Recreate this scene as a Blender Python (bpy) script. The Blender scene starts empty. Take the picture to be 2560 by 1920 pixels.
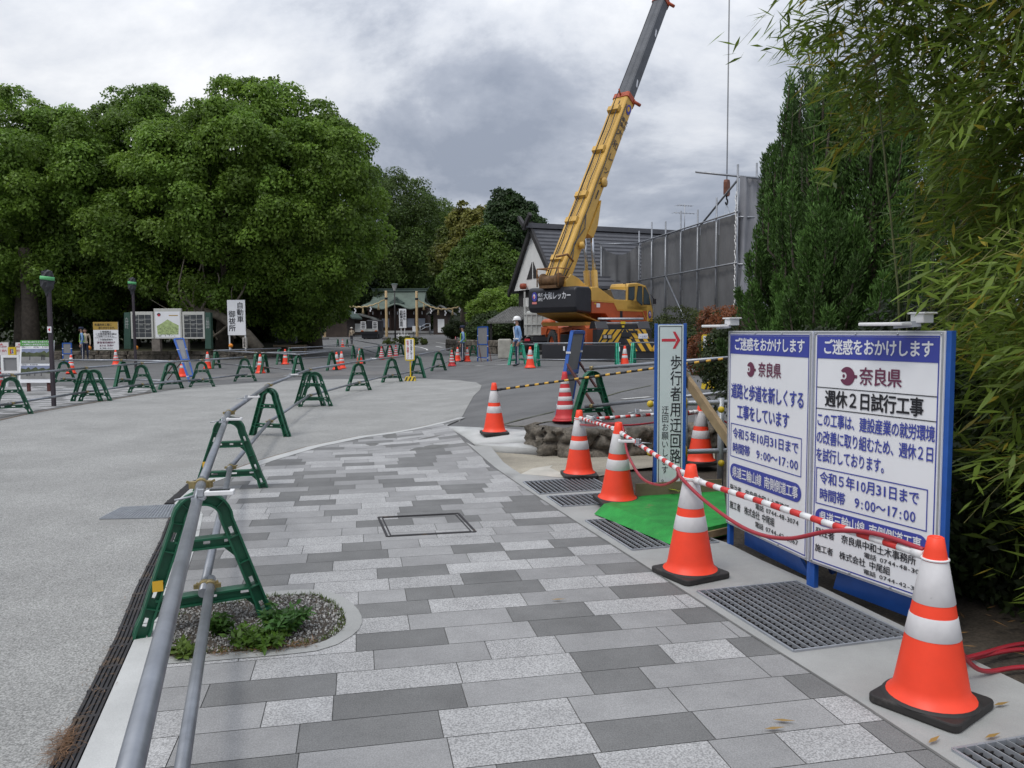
import bpy, bmesh, math, random
import numpy as np
from mathutils import Vector as V, Matrix, Euler
from mathutils.geometry import delaunay_2d_cdt
R = math.radians
random.seed(7); rng = np.random.default_rng(7)
scene = bpy.context.scene
col = scene.collection
# ---------------------------------------------------------------- camera
CAM_H, FPX, YH, ROLL = 1.56, 1962.0, 825.0, R(0.3)
PITCH = math.atan((960 - YH) / FPX)
cd = bpy.data.cameras.new("camera"); cam = bpy.data.objects.new("camera", cd); col.objects.link(cam)
cd.sensor_width = 36; cd.lens = 36 * FPX / 2560; cd.clip_start = 0.05; cd.clip_end = 2000
cam.matrix_world = Matrix.Translation((0, 0, CAM_H)) @ Matrix.Rotation(R(90) - PITCH, 4, 'X') @ Matrix.Rotation(-ROLL, 4, 'Z')
scene.camera = cam
# ---------------------------------------------------------------- world: overcast sky
SUN_EL, SUN_AZ = R(56), R(228)
w = bpy.data.worlds.new("World"); scene.world = w; w.use_nodes = True
nt = w.node_tree; nd = nt.nodes; lk = nt.links
bg = nd["Background"]
sky = nd.new("ShaderNodeTexSky"); sky.sky_type = 'NISHITA'; sky.sun_disc = False
sky.sun_elevation = SUN_EL; sky.sun_rotation = SUN_AZ; sky.dust_density = 3
tc = nd.new("ShaderNodeTexCoord"); sx = nd.new("ShaderNodeSeparateXYZ"); lk.new(tc.outputs["Generated"], sx.inputs[0])
def wmath(op, a, b=None):
    n = nd.new("ShaderNodeMath"); n.operation = op
    for i, q in enumerate((a, b)):
        if q is None: continue
        if isinstance(q, (int, float)): n.inputs[i].default_value = q
        else: lk.new(q, n.inputs[i])
    return n.outputs[0]
zc = wmath('MAXIMUM', sx.outputs[2], 0.0)
den = wmath('ADD', zc, 0.26)
cx = nd.new("ShaderNodeCombineXYZ")
lk.new(wmath('DIVIDE', sx.outputs[0], den), cx.inputs[0]); lk.new(wmath('DIVIDE', sx.outputs[1], den), cx.inputs[1])
SKY_OFF = (22.1, 11.7, 30.6)
mp = nd.new("ShaderNodeMapping"); mp.inputs["Location"].default_value = SKY_OFF; lk.new(cx.outputs[0], mp.inputs[0])
no = nd.new("ShaderNodeTexNoise"); no.inputs["Scale"].default_value = 1.25; no.inputs["Detail"].default_value = 9
no.inputs["Roughness"].default_value = 0.60; no.inputs["Distortion"].default_value = 0.25; lk.new(mp.outputs[0], no.inputs["Vector"])
no2 = nd.new("ShaderNodeTexNoise"); no2.inputs["Scale"].default_value = 0.55; no2.inputs["Detail"].default_value = 4; lk.new(mp.outputs[0], no2.inputs["Vector"])
mixn = wmath('ADD', wmath('MULTIPLY', no.outputs["Fac"], 0.62), wmath('MULTIPLY', no2.outputs["Fac"], 0.38))
cr = nd.new("ShaderNodeValToRGB"); lk.new(mixn, cr.inputs[0])
e = cr.color_ramp.elements
e[0].position = 0.43; e[0].color = (0.29, 0.325, 0.40, 1)
e[1].position = 0.63; e[1].color = (0.88, 0.89, 0.91, 1)
q = e.new(0.485); q.color = (0.40, 0.435, 0.51, 1)
q = e.new(0.535); q.color = (0.62, 0.65, 0.71, 1)
zen = wmath('ADD', wmath('ADD', 0.92, wmath('MULTIPLY', wmath('POWER', wmath('SUBTRACT', 1.0, zc), 7.0), 0.30)), wmath('MULTIPLY', wmath('POWER', zc, 1.5), 1.7))
vm = nd.new("ShaderNodeVectorMath"); vm.operation = 'SCALE'; lk.new(cr.outputs[0], vm.inputs[0]); lk.new(zen, vm.inputs["Scale"])
vs = nd.new("ShaderNodeVectorMath"); vs.operation = 'SCALE'; lk.new(sky.outputs[0], vs.inputs[0]); vs.inputs["Scale"].default_value = 0.1
mx = nd.new("ShaderNodeMixRGB"); mx.inputs[0].default_value = 0.93; lk.new(vs.outputs[0], mx.inputs[1]); lk.new(vm.outputs[0], mx.inputs[2])
lk.new(mx.outputs[0], bg.inputs[0]); bg.inputs[1].default_value = 1.0
w.cycles.sampling_method = 'MANUAL'; w.cycles.sample_map_resolution = 512
sl = bpy.data.lights.new("sun", 'SUN'); sl.energy = 1.3; sl.angle = R(16); sl.color = (1, 0.96, 0.9)
so = bpy.data.objects.new("sun", sl); col.objects.link(so)
# sun comes from behind-left of the camera
_sd = V((math.sin(SUN_AZ) * math.cos(SUN_EL), math.cos(SUN_AZ) * math.cos(SUN_EL), math.sin(SUN_EL)))
so.rotation_euler = _sd.to_track_quat('Z', 'Y').to_euler()
scene.view_settings.view_transform = 'Standard'; scene.view_settings.look = 'None'
scene.view_settings.exposure = 0.0; scene.view_settings.gamma = 1
scene.cycles.max_bounces = 6; scene.cycles.transparent_max_bounces = 8
# ---------------------------------------------------------------- helpers
def S(t):
    t = min(1.0, max(0.0, t)); return t * t * (3 - 2 * t)
def zt(x, y):
    z = 0.30 * S((y - 8.5) / 3.5) * S((x + 2.0) / 3.0)
    u = y - 70
    if u > 0: z += 0.027 * (u - 6 if u > 12 else u * u / 24)
    return z
def ray(nx, ny):
    x = (nx - 1280) / FPX; y = -(ny - 960) / FPX
    c, s = math.cos(-ROLL), math.sin(-ROLL)
    x, y = c * x - s * y, s * x + c * y
    return V((x, math.cos(PITCH) + y * math.sin(PITCH), -math.sin(PITCH) + y * math.cos(PITCH)))
def GZ(nx, ny, z=0.0):
    r = ray(nx, ny); return V((0, 0, CAM_H)) + r * ((z - CAM_H) / r.z)
def G(nx, ny):
    z = 0.0
    for _ in range(14):
        p = GZ(nx, ny, z); z = 0.5 * z + 0.5 * zt(p.x, p.y)
    p = GZ(nx, ny, z); p.z = zt(p.x, p.y); return p
def D(nx, ny, depth):
    r = ray(nx, ny); return V((0, 0, CAM_H)) + r * (depth / r.y)
def onground(nx, depth, dz=0.0):
    p = D(nx, 825, depth); return V((p.x, depth, zt(p.x, depth) + dz))
RB = lambda x, y: (500 + x * .28933, 650 + y * .28933)
RA = lambda x, y: (x * .28933, 650 + y * .28933)
RC = lambda x, y: (1080 + x * .28933, 650 + y * .28933)
R6 = lambda x, y: (1100 + x * .3617, 850 + y * .3617)
R1 = lambda x, y: (640 + x * .434, 1000 + y * .434)
R2 = lambda x, y: (1600 + x * .434, 1200 + y * .434)
R5 = lambda x, y: (x * .4943, 1100 + y * .4943)
R7 = lambda x, y: (1250 + x * .4821, y * .4821)
# materials
MATS = {}
def mat(name, c, rough=0.6, metal=0.0, var=0.12, scale=6.0, bump=0.0, bscale=40.0, spec=0.5, speck=0.0, sscale=150.0, stain=0.0, dirt=None):
    if name in MATS: return MATS[name]
    m = bpy.data.materials.new(name); m.use_nodes = True; t = m.node_tree; n = t.nodes; l = t.links
    b = n["Principled BSDF"]; b.inputs["Roughness"].default_value = rough; b.inputs["Metallic"].default_value = metal
    b.inputs["Specular IOR Level"].default_value = spec
    co = n.new("ShaderNodeTexCoord").outputs["Object"]
    cur = None
    if c == 'tone':
        a = n.new("ShaderNodeAttribute"); a.attribute_name = 'tone'; cur = a.outputs["Color"]
    def noise(sc, det=4, ro=0.6):
        x = n.new("ShaderNodeTexNoise"); x.inputs["Scale"].default_value = sc; x.inputs["Detail"].default_value = det
        x.inputs["Roughness"].default_value = ro; l.new(co, x.inputs["Vector"]); return x.outputs["Fac"]
    def mul(fac, lo, hi, a, bb):
        nonlocal cur
        mr = n.new("ShaderNodeMapRange"); mr.inputs[1].default_value = lo; mr.inputs[2].default_value = hi
        mr.inputs[3].default_value = a; mr.inputs[4].default_value = bb; l.new(fac, mr.inputs[0])
        vv = n.new("ShaderNodeVectorMath"); vv.operation = 'SCALE'
        if cur is None: vv.inputs[0].default_value = c[:3]
        else: l.new(cur, vv.inputs[0])
        l.new(mr.outputs[0], vv.inputs["Scale"]); cur = vv.outputs[0]
    mul(noise(scale), 0.3, 0.7, 1 - var, 1 + var)
    if speck: mul(noise(sscale, 2, 0.5), 0.35, 0.65, 1 - speck, 1 + speck)
    if stain: mul(noise(0.9, 6, 0.65), 0.35, 0.6, 1 - stain, 1.0)
    if dirt:
        f = noise(dirt[1], 5, 0.7); mr = n.new("ShaderNodeMapRange"); mr.inputs[1].default_value = dirt[2]; mr.inputs[2].default_value = dirt[2] + .12
        l.new(f, mr.inputs[0]); mm = n.new("ShaderNodeMixRGB"); l.new(mr.outputs[0], mm.inputs[0]); l.new(cur, mm.inputs[1])
        mm.inputs[2].default_value = (*dirt[0], 1); cur = mm.outputs[0]
    l.new(cur, b.inputs["Base Color"])
    if bump:
        bp = n.new("ShaderNodeBump"); bp.inputs["Strength"].default_value = bump; bp.inputs["Distance"].default_value = 0.01
        l.new(noise(bscale, 4, 0.6), bp.inputs["Height"]); l.new(bp.outputs[0], b.inputs["Normal"])
    if rough < 0.7:
        mr = n.new("ShaderNodeMapRange"); mr.inputs[3].default_value = rough - .08; mr.inputs[4].default_value = rough + .14
        l.new(noise(scale * 2.3), mr.inputs[0]); l.new(mr.outputs[0], b.inputs["Roughness"])
    MATS[name] = m; return m
def leafmat(name, trans=0.3, rough=0.5):
    if name in MATS: return MATS[name]
    m = bpy.data.materials.new(name); m.use_nodes = True; t = m.node_tree; n = t.nodes; l = t.links
    b = n["Principled BSDF"]; b.inputs["Roughness"].default_value = rough; b.inputs["Specular IOR Level"].default_value = 0.35
    a = n.new("ShaderNodeAttribute"); a.attribute_name = 'tone'
    tr = n.new("ShaderNodeBsdfTranslucent"); ms = n.new("ShaderNodeMixShader"); ms.inputs[0].default_value = trans
    l.new(a.outputs["Color"], b.inputs["Base Color"]); l.new(a.outputs["Color"], tr.inputs[0])
    l.new(b.outputs[0], ms.inputs[1]); l.new(tr.outputs[0], ms.inputs[2]); l.new(ms.outputs[0], n["Material Output"].inputs[0])
    MATS[name] = m; return m
# objects
def link(o, parent=None):
    col.objects.link(o)
    if parent: o.parent = parent
    return o
def tag(o, label=None, cat=None, group=None, kind=None):
    if label: o["label"] = label
    if cat: o["category"] = cat
    if group: o["group"] = group
    if kind: o["kind"] = kind
    return o
def thing(name, label, cat, loc=(0, 0, 0), rz=0.0, group=None, tilt=0.0):
    o = bpy.data.objects.new(name, None); link(o); o.location = loc; o.rotation_euler = (tilt, 0, rz); o.empty_display_size = .2
    return tag(o, label, cat, group)
def dup(root, loc, rz=0.0, label=None, group=None, scale=1.0, tilt=0.0):
    r = root.copy(); col.objects.link(r); r.location = loc; r.rotation_euler = (tilt, 0, rz); r.scale = (scale,) * 3
    if label: r["label"] = label
    if group: r["group"] = group
    for ch in list(root.children):
        c = ch.copy(); col.objects.link(c); c.parent = r
        for g in list(ch.children):
            d = g.copy(); col.objects.link(d); d.parent = c
    return r
class MB:
    def __init__(s): s.v = []; s.f = []; s.m = []; s.sm = []
    def add(s, vs, fs, mi=0, smooth=False, M=None):
        o = len(s.v)
        s.v += [tuple(M @ V(p)) for p in vs] if M else [tuple(p) for p in vs]
        s.f += [tuple(i + o for i in f) for f in fs]; s.m += [mi] * len(fs); s.sm += [smooth] * len(fs)
    def box(s, c, d, mi=0, M=None):
        x, y, z = c; a, b, h = d[0] / 2, d[1] / 2, d[2] / 2
        vs = [(x + i * a, y + j * b, z + k * h) for k in (-1, 1) for j in (-1, 1) for i in (-1, 1)]
        s.add(vs, [(0, 2, 3, 1), (4, 5, 7, 6), (0, 1, 5, 4), (2, 6, 7, 3), (0, 4, 6, 2), (1, 3, 7, 5)], mi, False, M)
    def beam(s, a, b, wd, ht, mi=0, up=(0, 0, 1), M=None):
        a, b = V(a), V(b); d = (b - a); L = d.length; d.normalize(); u = V(up)
        sd = d.cross(u)
        if sd.length < 1e-4: sd = d.cross(V((1, 0, 0)))
        sd.normalize(); u = sd.cross(d)
        vs = [p + sd * (i * wd / 2) + u * (k * ht / 2) for p in (a, b) for k in (-1, 1) for i in (-1, 1)]
        s.add(vs, [(0, 1, 3, 2), (4, 6, 7, 5), (0, 4, 5, 1), (2, 3, 7, 6), (0, 2, 6, 4), (1, 5, 7, 3)], mi, False, M)
    def tube(s, pts, r, n=8, mi=0, caps=True, M=None, smooth=True):
        pts = [V(p) for p in pts]; k = len(pts); rr = r if isinstance(r, (list, tuple)) else [r] * k
        vs = []; prev = None
        for i, p in enumerate(pts):
            d = (pts[min(i + 1, k - 1)] - pts[max(i - 1, 0)]).normalized()
            if prev is None:
                prev = d.cross(V((0, 0, 1)))
                if prev.length < 1e-3: prev = d.cross(V((1, 0, 0)))
            prev = (prev - d * prev.dot(d)).normalized(); q = d.cross(prev)
            vs += [p + (prev * math.cos(t * 2 * math.pi / n) + q * math.sin(t * 2 * math.pi / n)) * rr[i] for t in range(n)]
        fs = [(i * n + t, i * n + (t + 1) % n, (i + 1) * n + (t + 1) % n, (i + 1) * n + t) for i in range(k - 1) for t in range(n)]
        o = len(s.v); s.add(vs, fs, mi, smooth, M)
        if caps:
            s.f += [tuple(o + i for i in reversed(range(n))), tuple(o + (k - 1) * n + i for i in range(n))]; s.m += [mi, mi]; s.sm += [False, False]
    def lathe(s, prof, n=20, mi=0, M=None, smooth=True):
        vs = [(r * math.cos(t * 2 * math.pi / n), r * math.sin(t * 2 * math.pi / n), z) for r, z in prof for t in range(n)]
        fs = [(i * n + t, i * n + (t + 1) % n, (i + 1) * n + (t + 1) % n, (i + 1) * n + t) for i in range(len(prof) - 1) for t in range(n)]
        s.add(vs, fs, mi, smooth, M)
    def prism(s, pts, vec, mi=0, M=None):
        a = [V(p) for p in pts]; b = [p + V(vec) for p in a]; n = len(a)
        s.add(a + b, [tuple(range(n)), tuple(reversed(range(n, 2 * n)))] + [(i, (i + 1) % n, n + (i + 1) % n, n + i) for i in range(n)], mi, False, M)
    def quad(s, *p, mi=0, M=None): s.add(p, [tuple(range(len(p)))], mi, False, M)
    def sphere(s, c, r, mi=0, n=10, sq=(1, 1, 1), M=None):
        k = n // 2 + 1
        prof = [(max(1e-4, math.sin(math.pi * i / k)), -math.cos(math.pi * i / k)) for i in range(k + 1)]
        T = Matrix.Translation(c) @ Matrix.Diagonal((r * sq[0], r * sq[1], r * sq[2], 1))
        s.lathe(prof, n, mi, (M @ T) if M else T)
    def split(s, name, mats, parent=None, bevel=0.0, recalc=True):   # one object for each connected piece
        up = list(range(len(s.v)))
        def find(i):
            while up[i] != i: up[i] = up[up[i]]; i = up[i]
            return i
        for f in s.f:
            a = find(f[0])
            for i in f[1:]: up[find(i)] = a
        grp = {}
        for k, f in enumerate(s.f): grp.setdefault(find(f[0]), []).append(k)
        out = []
        for ks in grp.values():
            m = MB(); mp_ = {}
            for k in ks:
                for i in s.f[k]:
                    if i not in mp_: mp_[i] = len(m.v); m.v.append(s.v[i])
                m.f.append(tuple(mp_[i] for i in s.f[k])); m.m.append(s.m[k]); m.sm.append(s.sm[k])
            out.append(m.build(name, mats, parent, bevel, recalc))
        return out
    def build(s, name, mats, parent=None, bevel=0.0, recalc=True, seg=2):
        me = bpy.data.meshes.new(name); me.from_pydata(s.v, [], s.f)
        if not isinstance(mats, (list, tuple)): mats = [mats]
        for m in mats: me.materials.append(m)
        me.polygons.foreach_set("material_index", s.m); me.polygons.foreach_set("use_smooth", s.sm)
        if recalc and len(s.f) < 60000:
            bm = bmesh.new(); bm.from_mesh(me); bmesh.ops.recalc_face_normals(bm, faces=bm.faces); bm.to_mesh(me); bm.free()
        me.update()
        o = link(bpy.data.objects.new(name, me), parent)
        if bevel:
            md = o.modifiers.new("bevel", 'BEVEL'); md.width = bevel; md.segments = seg; md.limit_method = 'ANGLE'; md.angle_limit = R(40)
        return o
# lettering
_gl = {}
def glyph(ch, bold):
    k = (ch, bold)
    if k not in _gl:
        cu = bpy.data.curves.new("letter", 'FONT'); cu.body = ch; cu.size = 1; cu.offset = bold; cu.resolution_u = 2; cu.fill_mode = 'FRONT'
        o = bpy.data.objects.new("letter", cu); col.objects.link(o); bpy.context.view_layer.update()
        me = bpy.data.meshes.new_from_object(o.evaluated_get(bpy.context.evaluated_depsgraph_get()))
        _gl[k] = ([(v.co.x, v.co.y) for v in me.vertices], [tuple(p.vertices) for p in me.polygons])
        bpy.data.objects.remove(o); bpy.data.curves.remove(cu); bpy.data.meshes.remove(me)
    return _gl[k]
_xs = [p[0] for p in glyph('国', 0.0)[0]]; _ys = [p[1] for p in glyph('国', 0.0)[0]]
EMX = (max(_xs) - min(_xs)) / 0.86; EMY = (max(_ys) - min(_ys)) / 0.88
EX0 = min(_xs) - EMX * 0.07; EY0 = min(_ys) - EMY * 0.06
def adv(ch): return 1.0 if ord(ch) > 0x2000 else (0.5 if ch in ' -:' else 0.6)
class SF:                                   # a flat face that takes lettering
    def __init__(s, o, ux=(1, 0, 0), uy=(0, 0, 1)):
        s.o = V(o); s.x = V(ux).normalized(); s.y = V(uy).normalized(); s.n = s.x.cross(s.y)
    def P(s, x, y, d=0.0): return s.o + s.x * x + s.y * y + s.n * d
    def rect(s, mb, x0, y0, x1, y1, mi=0, d=0.001): mb.quad(s.P(x0, y0, d), s.P(x1, y0, d), s.P(x1, y1, d), s.P(x0, y1, d), mi=mi)
    def poly(s, mb, pts, mi=0, d=0.001): mb.quad(*[s.P(x, y, d) for x, y in pts], mi=mi)
    def frame(s, mb, x0, y0, x1, y1, t, mi=0, d=0.001):
        s.rect(mb, x0, y0, x1, y0 + t, mi, d); s.rect(mb, x0, y1 - t, x1, y1, mi, d)
        s.rect(mb, x0, y0 + t, x0 + t, y1 - t, mi, d); s.rect(mb, x1 - t, y0 + t, x1, y1 - t, mi, d)
    def disc(s, mb, cx, cy, rx, ry=None, mi=0, d=0.001, n=28, a0=0, a1=360):
        ry = ry or rx
        s.poly(mb, [(cx + rx * math.cos(R(a0 + (a1 - a0) * i / n)), cy + ry * math.sin(R(a0 + (a1 - a0) * i / n))) for i in range(n if a1 - a0 == 360 else n + 1)], mi, d)
    def ch(s, mb, c, x, y, wd, ht, mi=0, d=0.002, bold=0.0):
        if bold > .004:                          # heavier strokes: the same letter struck a few times
            for i, (a, b) in enumerate(((-1, 0), (1, 0), (0, .7), (0, -.7))): s.ch(mb, c, x + a * bold * wd, y + b * bold * ht, wd, ht, mi, d + i * .0002, 0)
            return
        vs, fs = glyph(c, 0.0)
        if ord(c) <= 0x2000 and vs:
            mn = min(p[0] for p in vs); mxx = max(p[0] for p in vs); k = 0.84 / max(mxx - mn, 0.32)
            q = [(0.5 + (p[0] - (mn + mxx) / 2) * k * 0.98, (p[1] - EY0) / EMY) for p in vs]
        else: q = [((p[0] - EX0) / EMX, (p[1] - EY0) / EMY) for p in vs]
        if vs: mb.add([s.P(x + a * wd, y + b * ht, d) for a, b in q], fs, mi)
    def text(s, mb, t, x, y, wd, ht, mi=0, d=0.002, bold=0.015):
        tot = sum(adv(c) for c in t); k = wd / tot
        for c in t:
            a = adv(c) * k
            if c not in ' 　': s.ch(mb, c, x, y, a, ht, mi, d, bold)
            x += a
    def vtext(s, mb, t, x, y, wd, ht, mi=0, d=0.002, bold=0.01):     # y = top
        for c in t:
            y -= ht
            if c == 'ー': mb.quad(*[s.P(x + a * wd, y + b * ht, d) for a, b in ((.44, .08), (.56, .08), (.56, .92), (.44, .92))], mi=mi)
            elif c not in ' 　': s.ch(mb, c, x, y, wd, ht, mi, d, bold)
# sheets draped on the terrain
def inside(p, poly):
    x, y = p; c = False; j = len(poly) - 1
    for i in range(len(poly)):
        xi, yi = poly[i]; xj, yj = poly[j]
        if (yi > y) != (yj > y) and x < (xj - xi) * (y - yi) / (yj - yi) + xi: c = not c
        j = i
    return c
def sheet(name, poly, m, res=1.0, dz=0.0, zf=zt, kind='structure', holes=(), thick=0.0, fine=None):
    poly = [tuple(p[:2]) for p in poly]; vs = []; ed = []
    def ring(pl):
        o = len(vs)
        for i in range(len(pl)):
            a, b = V(pl[i]), V(pl[(i + 1) % len(pl)]); k = max(1, int((b - a).length / res)); k = min(k, 200)
            for t in range(k): vs.append(a.lerp(b, t / k))
        n = len(vs) - o; ed.extend([(o + i, o + (i + 1) % n) for i in range(n)])
    ring(poly)
    for h in holes: ring([tuple(p[:2]) for p in h])
    xs = [p[0] for p in poly]; ys = [p[1] for p in poly]
    yy = min(ys)
    while yy < max(ys):
        xx = min(xs)
        while xx < max(xs):
            if inside((xx, yy), poly): vs.append(V((xx, yy)))
            xx += res
        yy += res
    if fine:
        x0, y0, x1, y1, fr = fine
        for i in range(int((x1 - x0) / fr)):
            for j in range(int((y1 - y0) / fr)):
                p = (x0 + i * fr, y0 + j * fr)
                if inside(p, poly): vs.append(V(p))
    r = delaunay_2d_cdt(vs, ed, [], 0, 1e-5)
    V2, F2 = r[0], r[2]; fs = []
    for f in F2:
        c = sum((V2[i] for i in f), V((0, 0))) / len(f)
        if inside(c, poly) and not any(inside(c, [tuple(p[:2]) for p in h]) for h in holes): fs.append(f)
    mb = MB(); mb.add([(p.x, p.y, zf(p.x, p.y) + dz) for p in V2], fs, 0, True)
    o = mb.build(name, m, recalc=False); o.data.update()
    if kind: o["kind"] = kind
    if thick:
        md = o.modifiers.new("solid", 'SOLIDIFY'); md.thickness = thick; md.offset = -1
    return o
def strip(pts, wd, off=0.0):                # ribbon polygon beside a polyline
    L = []; Rr = []; pts = [V(p[:2]) for p in pts]
    for i, p in enumerate(pts):
        d = (pts[min(i + 1, len(pts) - 1)] - pts[max(i - 1, 0)]).normalized(); n = V((-d.y, d.x))
        L.append(p + n * off); Rr.append(p + n * (off + wd))
    return [tuple(p) for p in L] + [tuple(p) for p in reversed(Rr)]
# leaves
def leaves(name, P, Dr, N, L, W, tone, m, parent=None, fold=0.0, droop=0.0):
    P = np.asarray(P); n = len(P)
    Dr = Dr / np.linalg.norm(Dr, axis=1, keepdims=True)
    sd = np.cross(Dr, N); sd /= np.linalg.norm(sd, axis=1, keepdims=True) + 1e-9
    up = np.cross(sd, Dr)
    L = np.broadcast_to(np.asarray(L, float), (n,))[:, None]; W = np.broadcast_to(np.asarray(W, float), (n,))[:, None]
    v = np.empty((n, 4, 3), np.float32)
    v[:, 0] = P; v[:, 1] = P + Dr * L * .42 + sd * W * .5 - up * W * fold; v[:, 2] = P + Dr * L - np.array([0, 0, 1.]) * L * droop; v[:, 3] = P + Dr * L * .42 - sd * W * .5 - up * W * fold
    me = bpy.data.meshes.new(name); me.vertices.add(n * 4); me.loops.add(n * 4); me.polygons.add(n)
    me.vertices.foreach_set("co", v.ravel()); me.loops.foreach_set("vertex_index", np.arange(n * 4, dtype=np.int32))
    me.polygons.foreach_set("loop_start", np.arange(0, n * 4, 4, dtype=np.int32))
    try: me.polygons.foreach_set("loop_total", np.full(n, 4, np.int32))
    except Exception: pass
    a = me.color_attributes.new("tone", 'FLOAT_COLOR', 'POINT')
    cc = np.ones((n, 4, 4), np.float32); cc[:, :, :3] = np.asarray(tone)[:, None, :]
    a.data.foreach_set("color", cc.ravel()); me.materials.append(m); me.update(calc_edges=True); me.validate()
    return link(bpy.data.objects.new(name, me), parent)
def rnd(n): 
    d = rng.normal(size=(n, 3)); return d / np.linalg.norm(d, axis=1, keepdims=True)
# ================================================================ setting: ground, road, paving
M_asphalt = mat("asphalt", (0.128, 0.128, 0.128), .9, var=.12, scale=1.2, bump=.4, bscale=90, speck=.25, sscale=160, stain=.22)
M_lightroad = mat("pale_asphalt", (0.285, 0.284, 0.272), .92, var=.06, scale=1.5, bump=.55, bscale=110, speck=.42, sscale=130, stain=.18, dirt=((0.235, 0.232, 0.22), .4, .58))
M_soil = mat("soil", (0.050, 0.040, 0.030), .95, var=.35, scale=5, bump=.8, bscale=25, speck=.3, sscale=60)
M_conc = mat("concrete", (0.325, 0.328, 0.318), .85, var=.10, scale=3, bump=.2, bscale=60, speck=.06, sscale=220, stain=.12)
M_conc_w = mat("white_concrete", (0.45, 0.455, 0.445), .85, var=.10, scale=3, bump=.2, bscale=50, speck=.05, sscale=200, stain=.14)
M_sand = mat("sandy_concrete", (0.33, 0.30, 0.24), .95, var=.16, scale=2.5, bump=.5, bscale=50, speck=.2, sscale=120, stain=.3)
M_joint = mat("joint_grout", (0.13, 0.13, 0.125), .95, var=.2, scale=8)
M_iron = mat("cast_iron", (0.035, 0.033, 0.035), .6, .4, var=.3, scale=9, dirt=((0.10, 0.07, 0.045), 6, .55))
M_black = mat("pit_black", (0.008, 0.008, 0.009), .9, var=.1)
M_galv = mat("galvanized_steel", (0.44, 0.46, 0.49), .45, .55, var=.14, scale=9, stain=.2)
M_grate = mat("grating_steel", (0.33, 0.35, 0.38), .5, .4, var=.15, scale=12)
M_line = mat("road_paint", (0.62, 0.62, 0.60), .8, var=.15, scale=6, stain=.25)
def gp(*a): return [tuple(G(*p)[:2]) for p in a]
sh = sheet("ground", [(-400, -60), (400, -60), (400, 700), (-400, 700)], M_soil, 60, -0.42, lambda x, y: 0)
wall_foot = [G(*R6(*p)) for p in ((592, 712), (700, 765), (960, 775), (1470, 757), (1850, 724), (1950, 705))]
wall_line = [tuple(p[:2]) for p in wall_foot]
wall_line += [(wall_line[-1][0] + 3.5, wall_line[-1][1] + 1.2), (wall_line[-1][0] + 12, wall_line[-1][1] + 3)]
padtip = gp(R6(590, 705))[0]
edge_r = [(1.95, 1.2)] + gp(R2(1730, 1615), R2(1220, 1275), R2(650, 915), R2(0, 490), R1(1825, 700), R1(1500, 485), R1(1195, 242), R1(1100, 150))
strip_r = [(3.6, 1.2)] + gp((2560, 1716), (2398, 1638), (2030, 1460), (1904, 1404), (1817, 1360), R6(1600, 1290), R6(1370, 1150), R6(1120, 1000), R6(1045, 960), R6(850, 960), R6(560, 932), R6(440, 850), R6(350, 740))
back = [(p[0] + .03, p[1] + .10) for p in wall_line]
plaza = [(-300, -40), (2.0, -40)] + [(2.0, 1.2)] + edge_r[1:7] + [edge_r[7]] + gp(R6(250, 725), R6(560, 700)) + back + [(300, back[-1][1] + 4), (300, 300), (-300, 300)]
# plaza in two rings of resolution: near patch fine, far coarse
sheet("plaza", plaza, M_asphalt, 3.0, -0.004, fine=(-9.013, 6.017, 9, 40, .40))
KO = [GZ(*p) for p in (R5(400, 1659), R5(690, 1000), R5(775, 750), R5(885, 500), R5(917, 395), (436, 1262), (494, 1209), (573, 1181), (649, 1154), (770, 1119), (896, 1093), (1018, 1078), (1100, 1067), (1143, 1060))]
KO = [KO[0] + (KO[0] - KO[1]).normalized() * 1.8] + KO
KO2 = [tuple(p[:2]) for p in KO]
crack = gp((0, 1052), (75, 1035), (185, 1016), (280, 1000), (379, 983))
crack0 = (crack[0][0] + .15, -4)
rtop = gp((477, 967), (640, 957), (760, 950), (1000, 946), (1080, 948), (1149, 951), (1190, 956), (1204, 964), (1200, 975), (1184, 990), (1164, 1026), (1148, 1056))
road = [crack0] + crack + rtop + list(reversed(KO2)) + [(KO2[0][0] + .2, -4)]
sheet("road", road, M_lightroad, .7, 0.004)
sheet("sidewalk", [crack0, (-30, -4), (-30, 23), gp((400, 963))[0], gp((477, 966))[0]] + list(reversed(crack)), M_joint, 1.0, 0.004)
# brown dirt line in the gutter of the far kerb
M_dirt = mat("gutter_dirt", (0.13, 0.085, 0.05), .95, var=.4, scale=20)
sheet("gutter_line", strip([crack0] + crack, .05), M_dirt, .6, 0.010)
sheet("gutter", strip(KO2[6:], .035, 0.0), M_dirt, .4, 0.012)
# kerb
KI = strip(KO2, .17, -.17)
sheet("kerb", KI, M_conc_w, .3, 0.016)
for k in (2, 3, 4):                                                           # kerb joints
    a = V(KO2[k]); d = (V(KO2[k + 1]) - a).normalized(); n_ = V((d.y, -d.x))
    for t in (.15, .75):
        p = a + d * t; sheet("kerb_joint", [p, p + n_ * .17, p + n_ * .17 + d * .008, p + d * .008], M_joint, .3, .0175)
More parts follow.
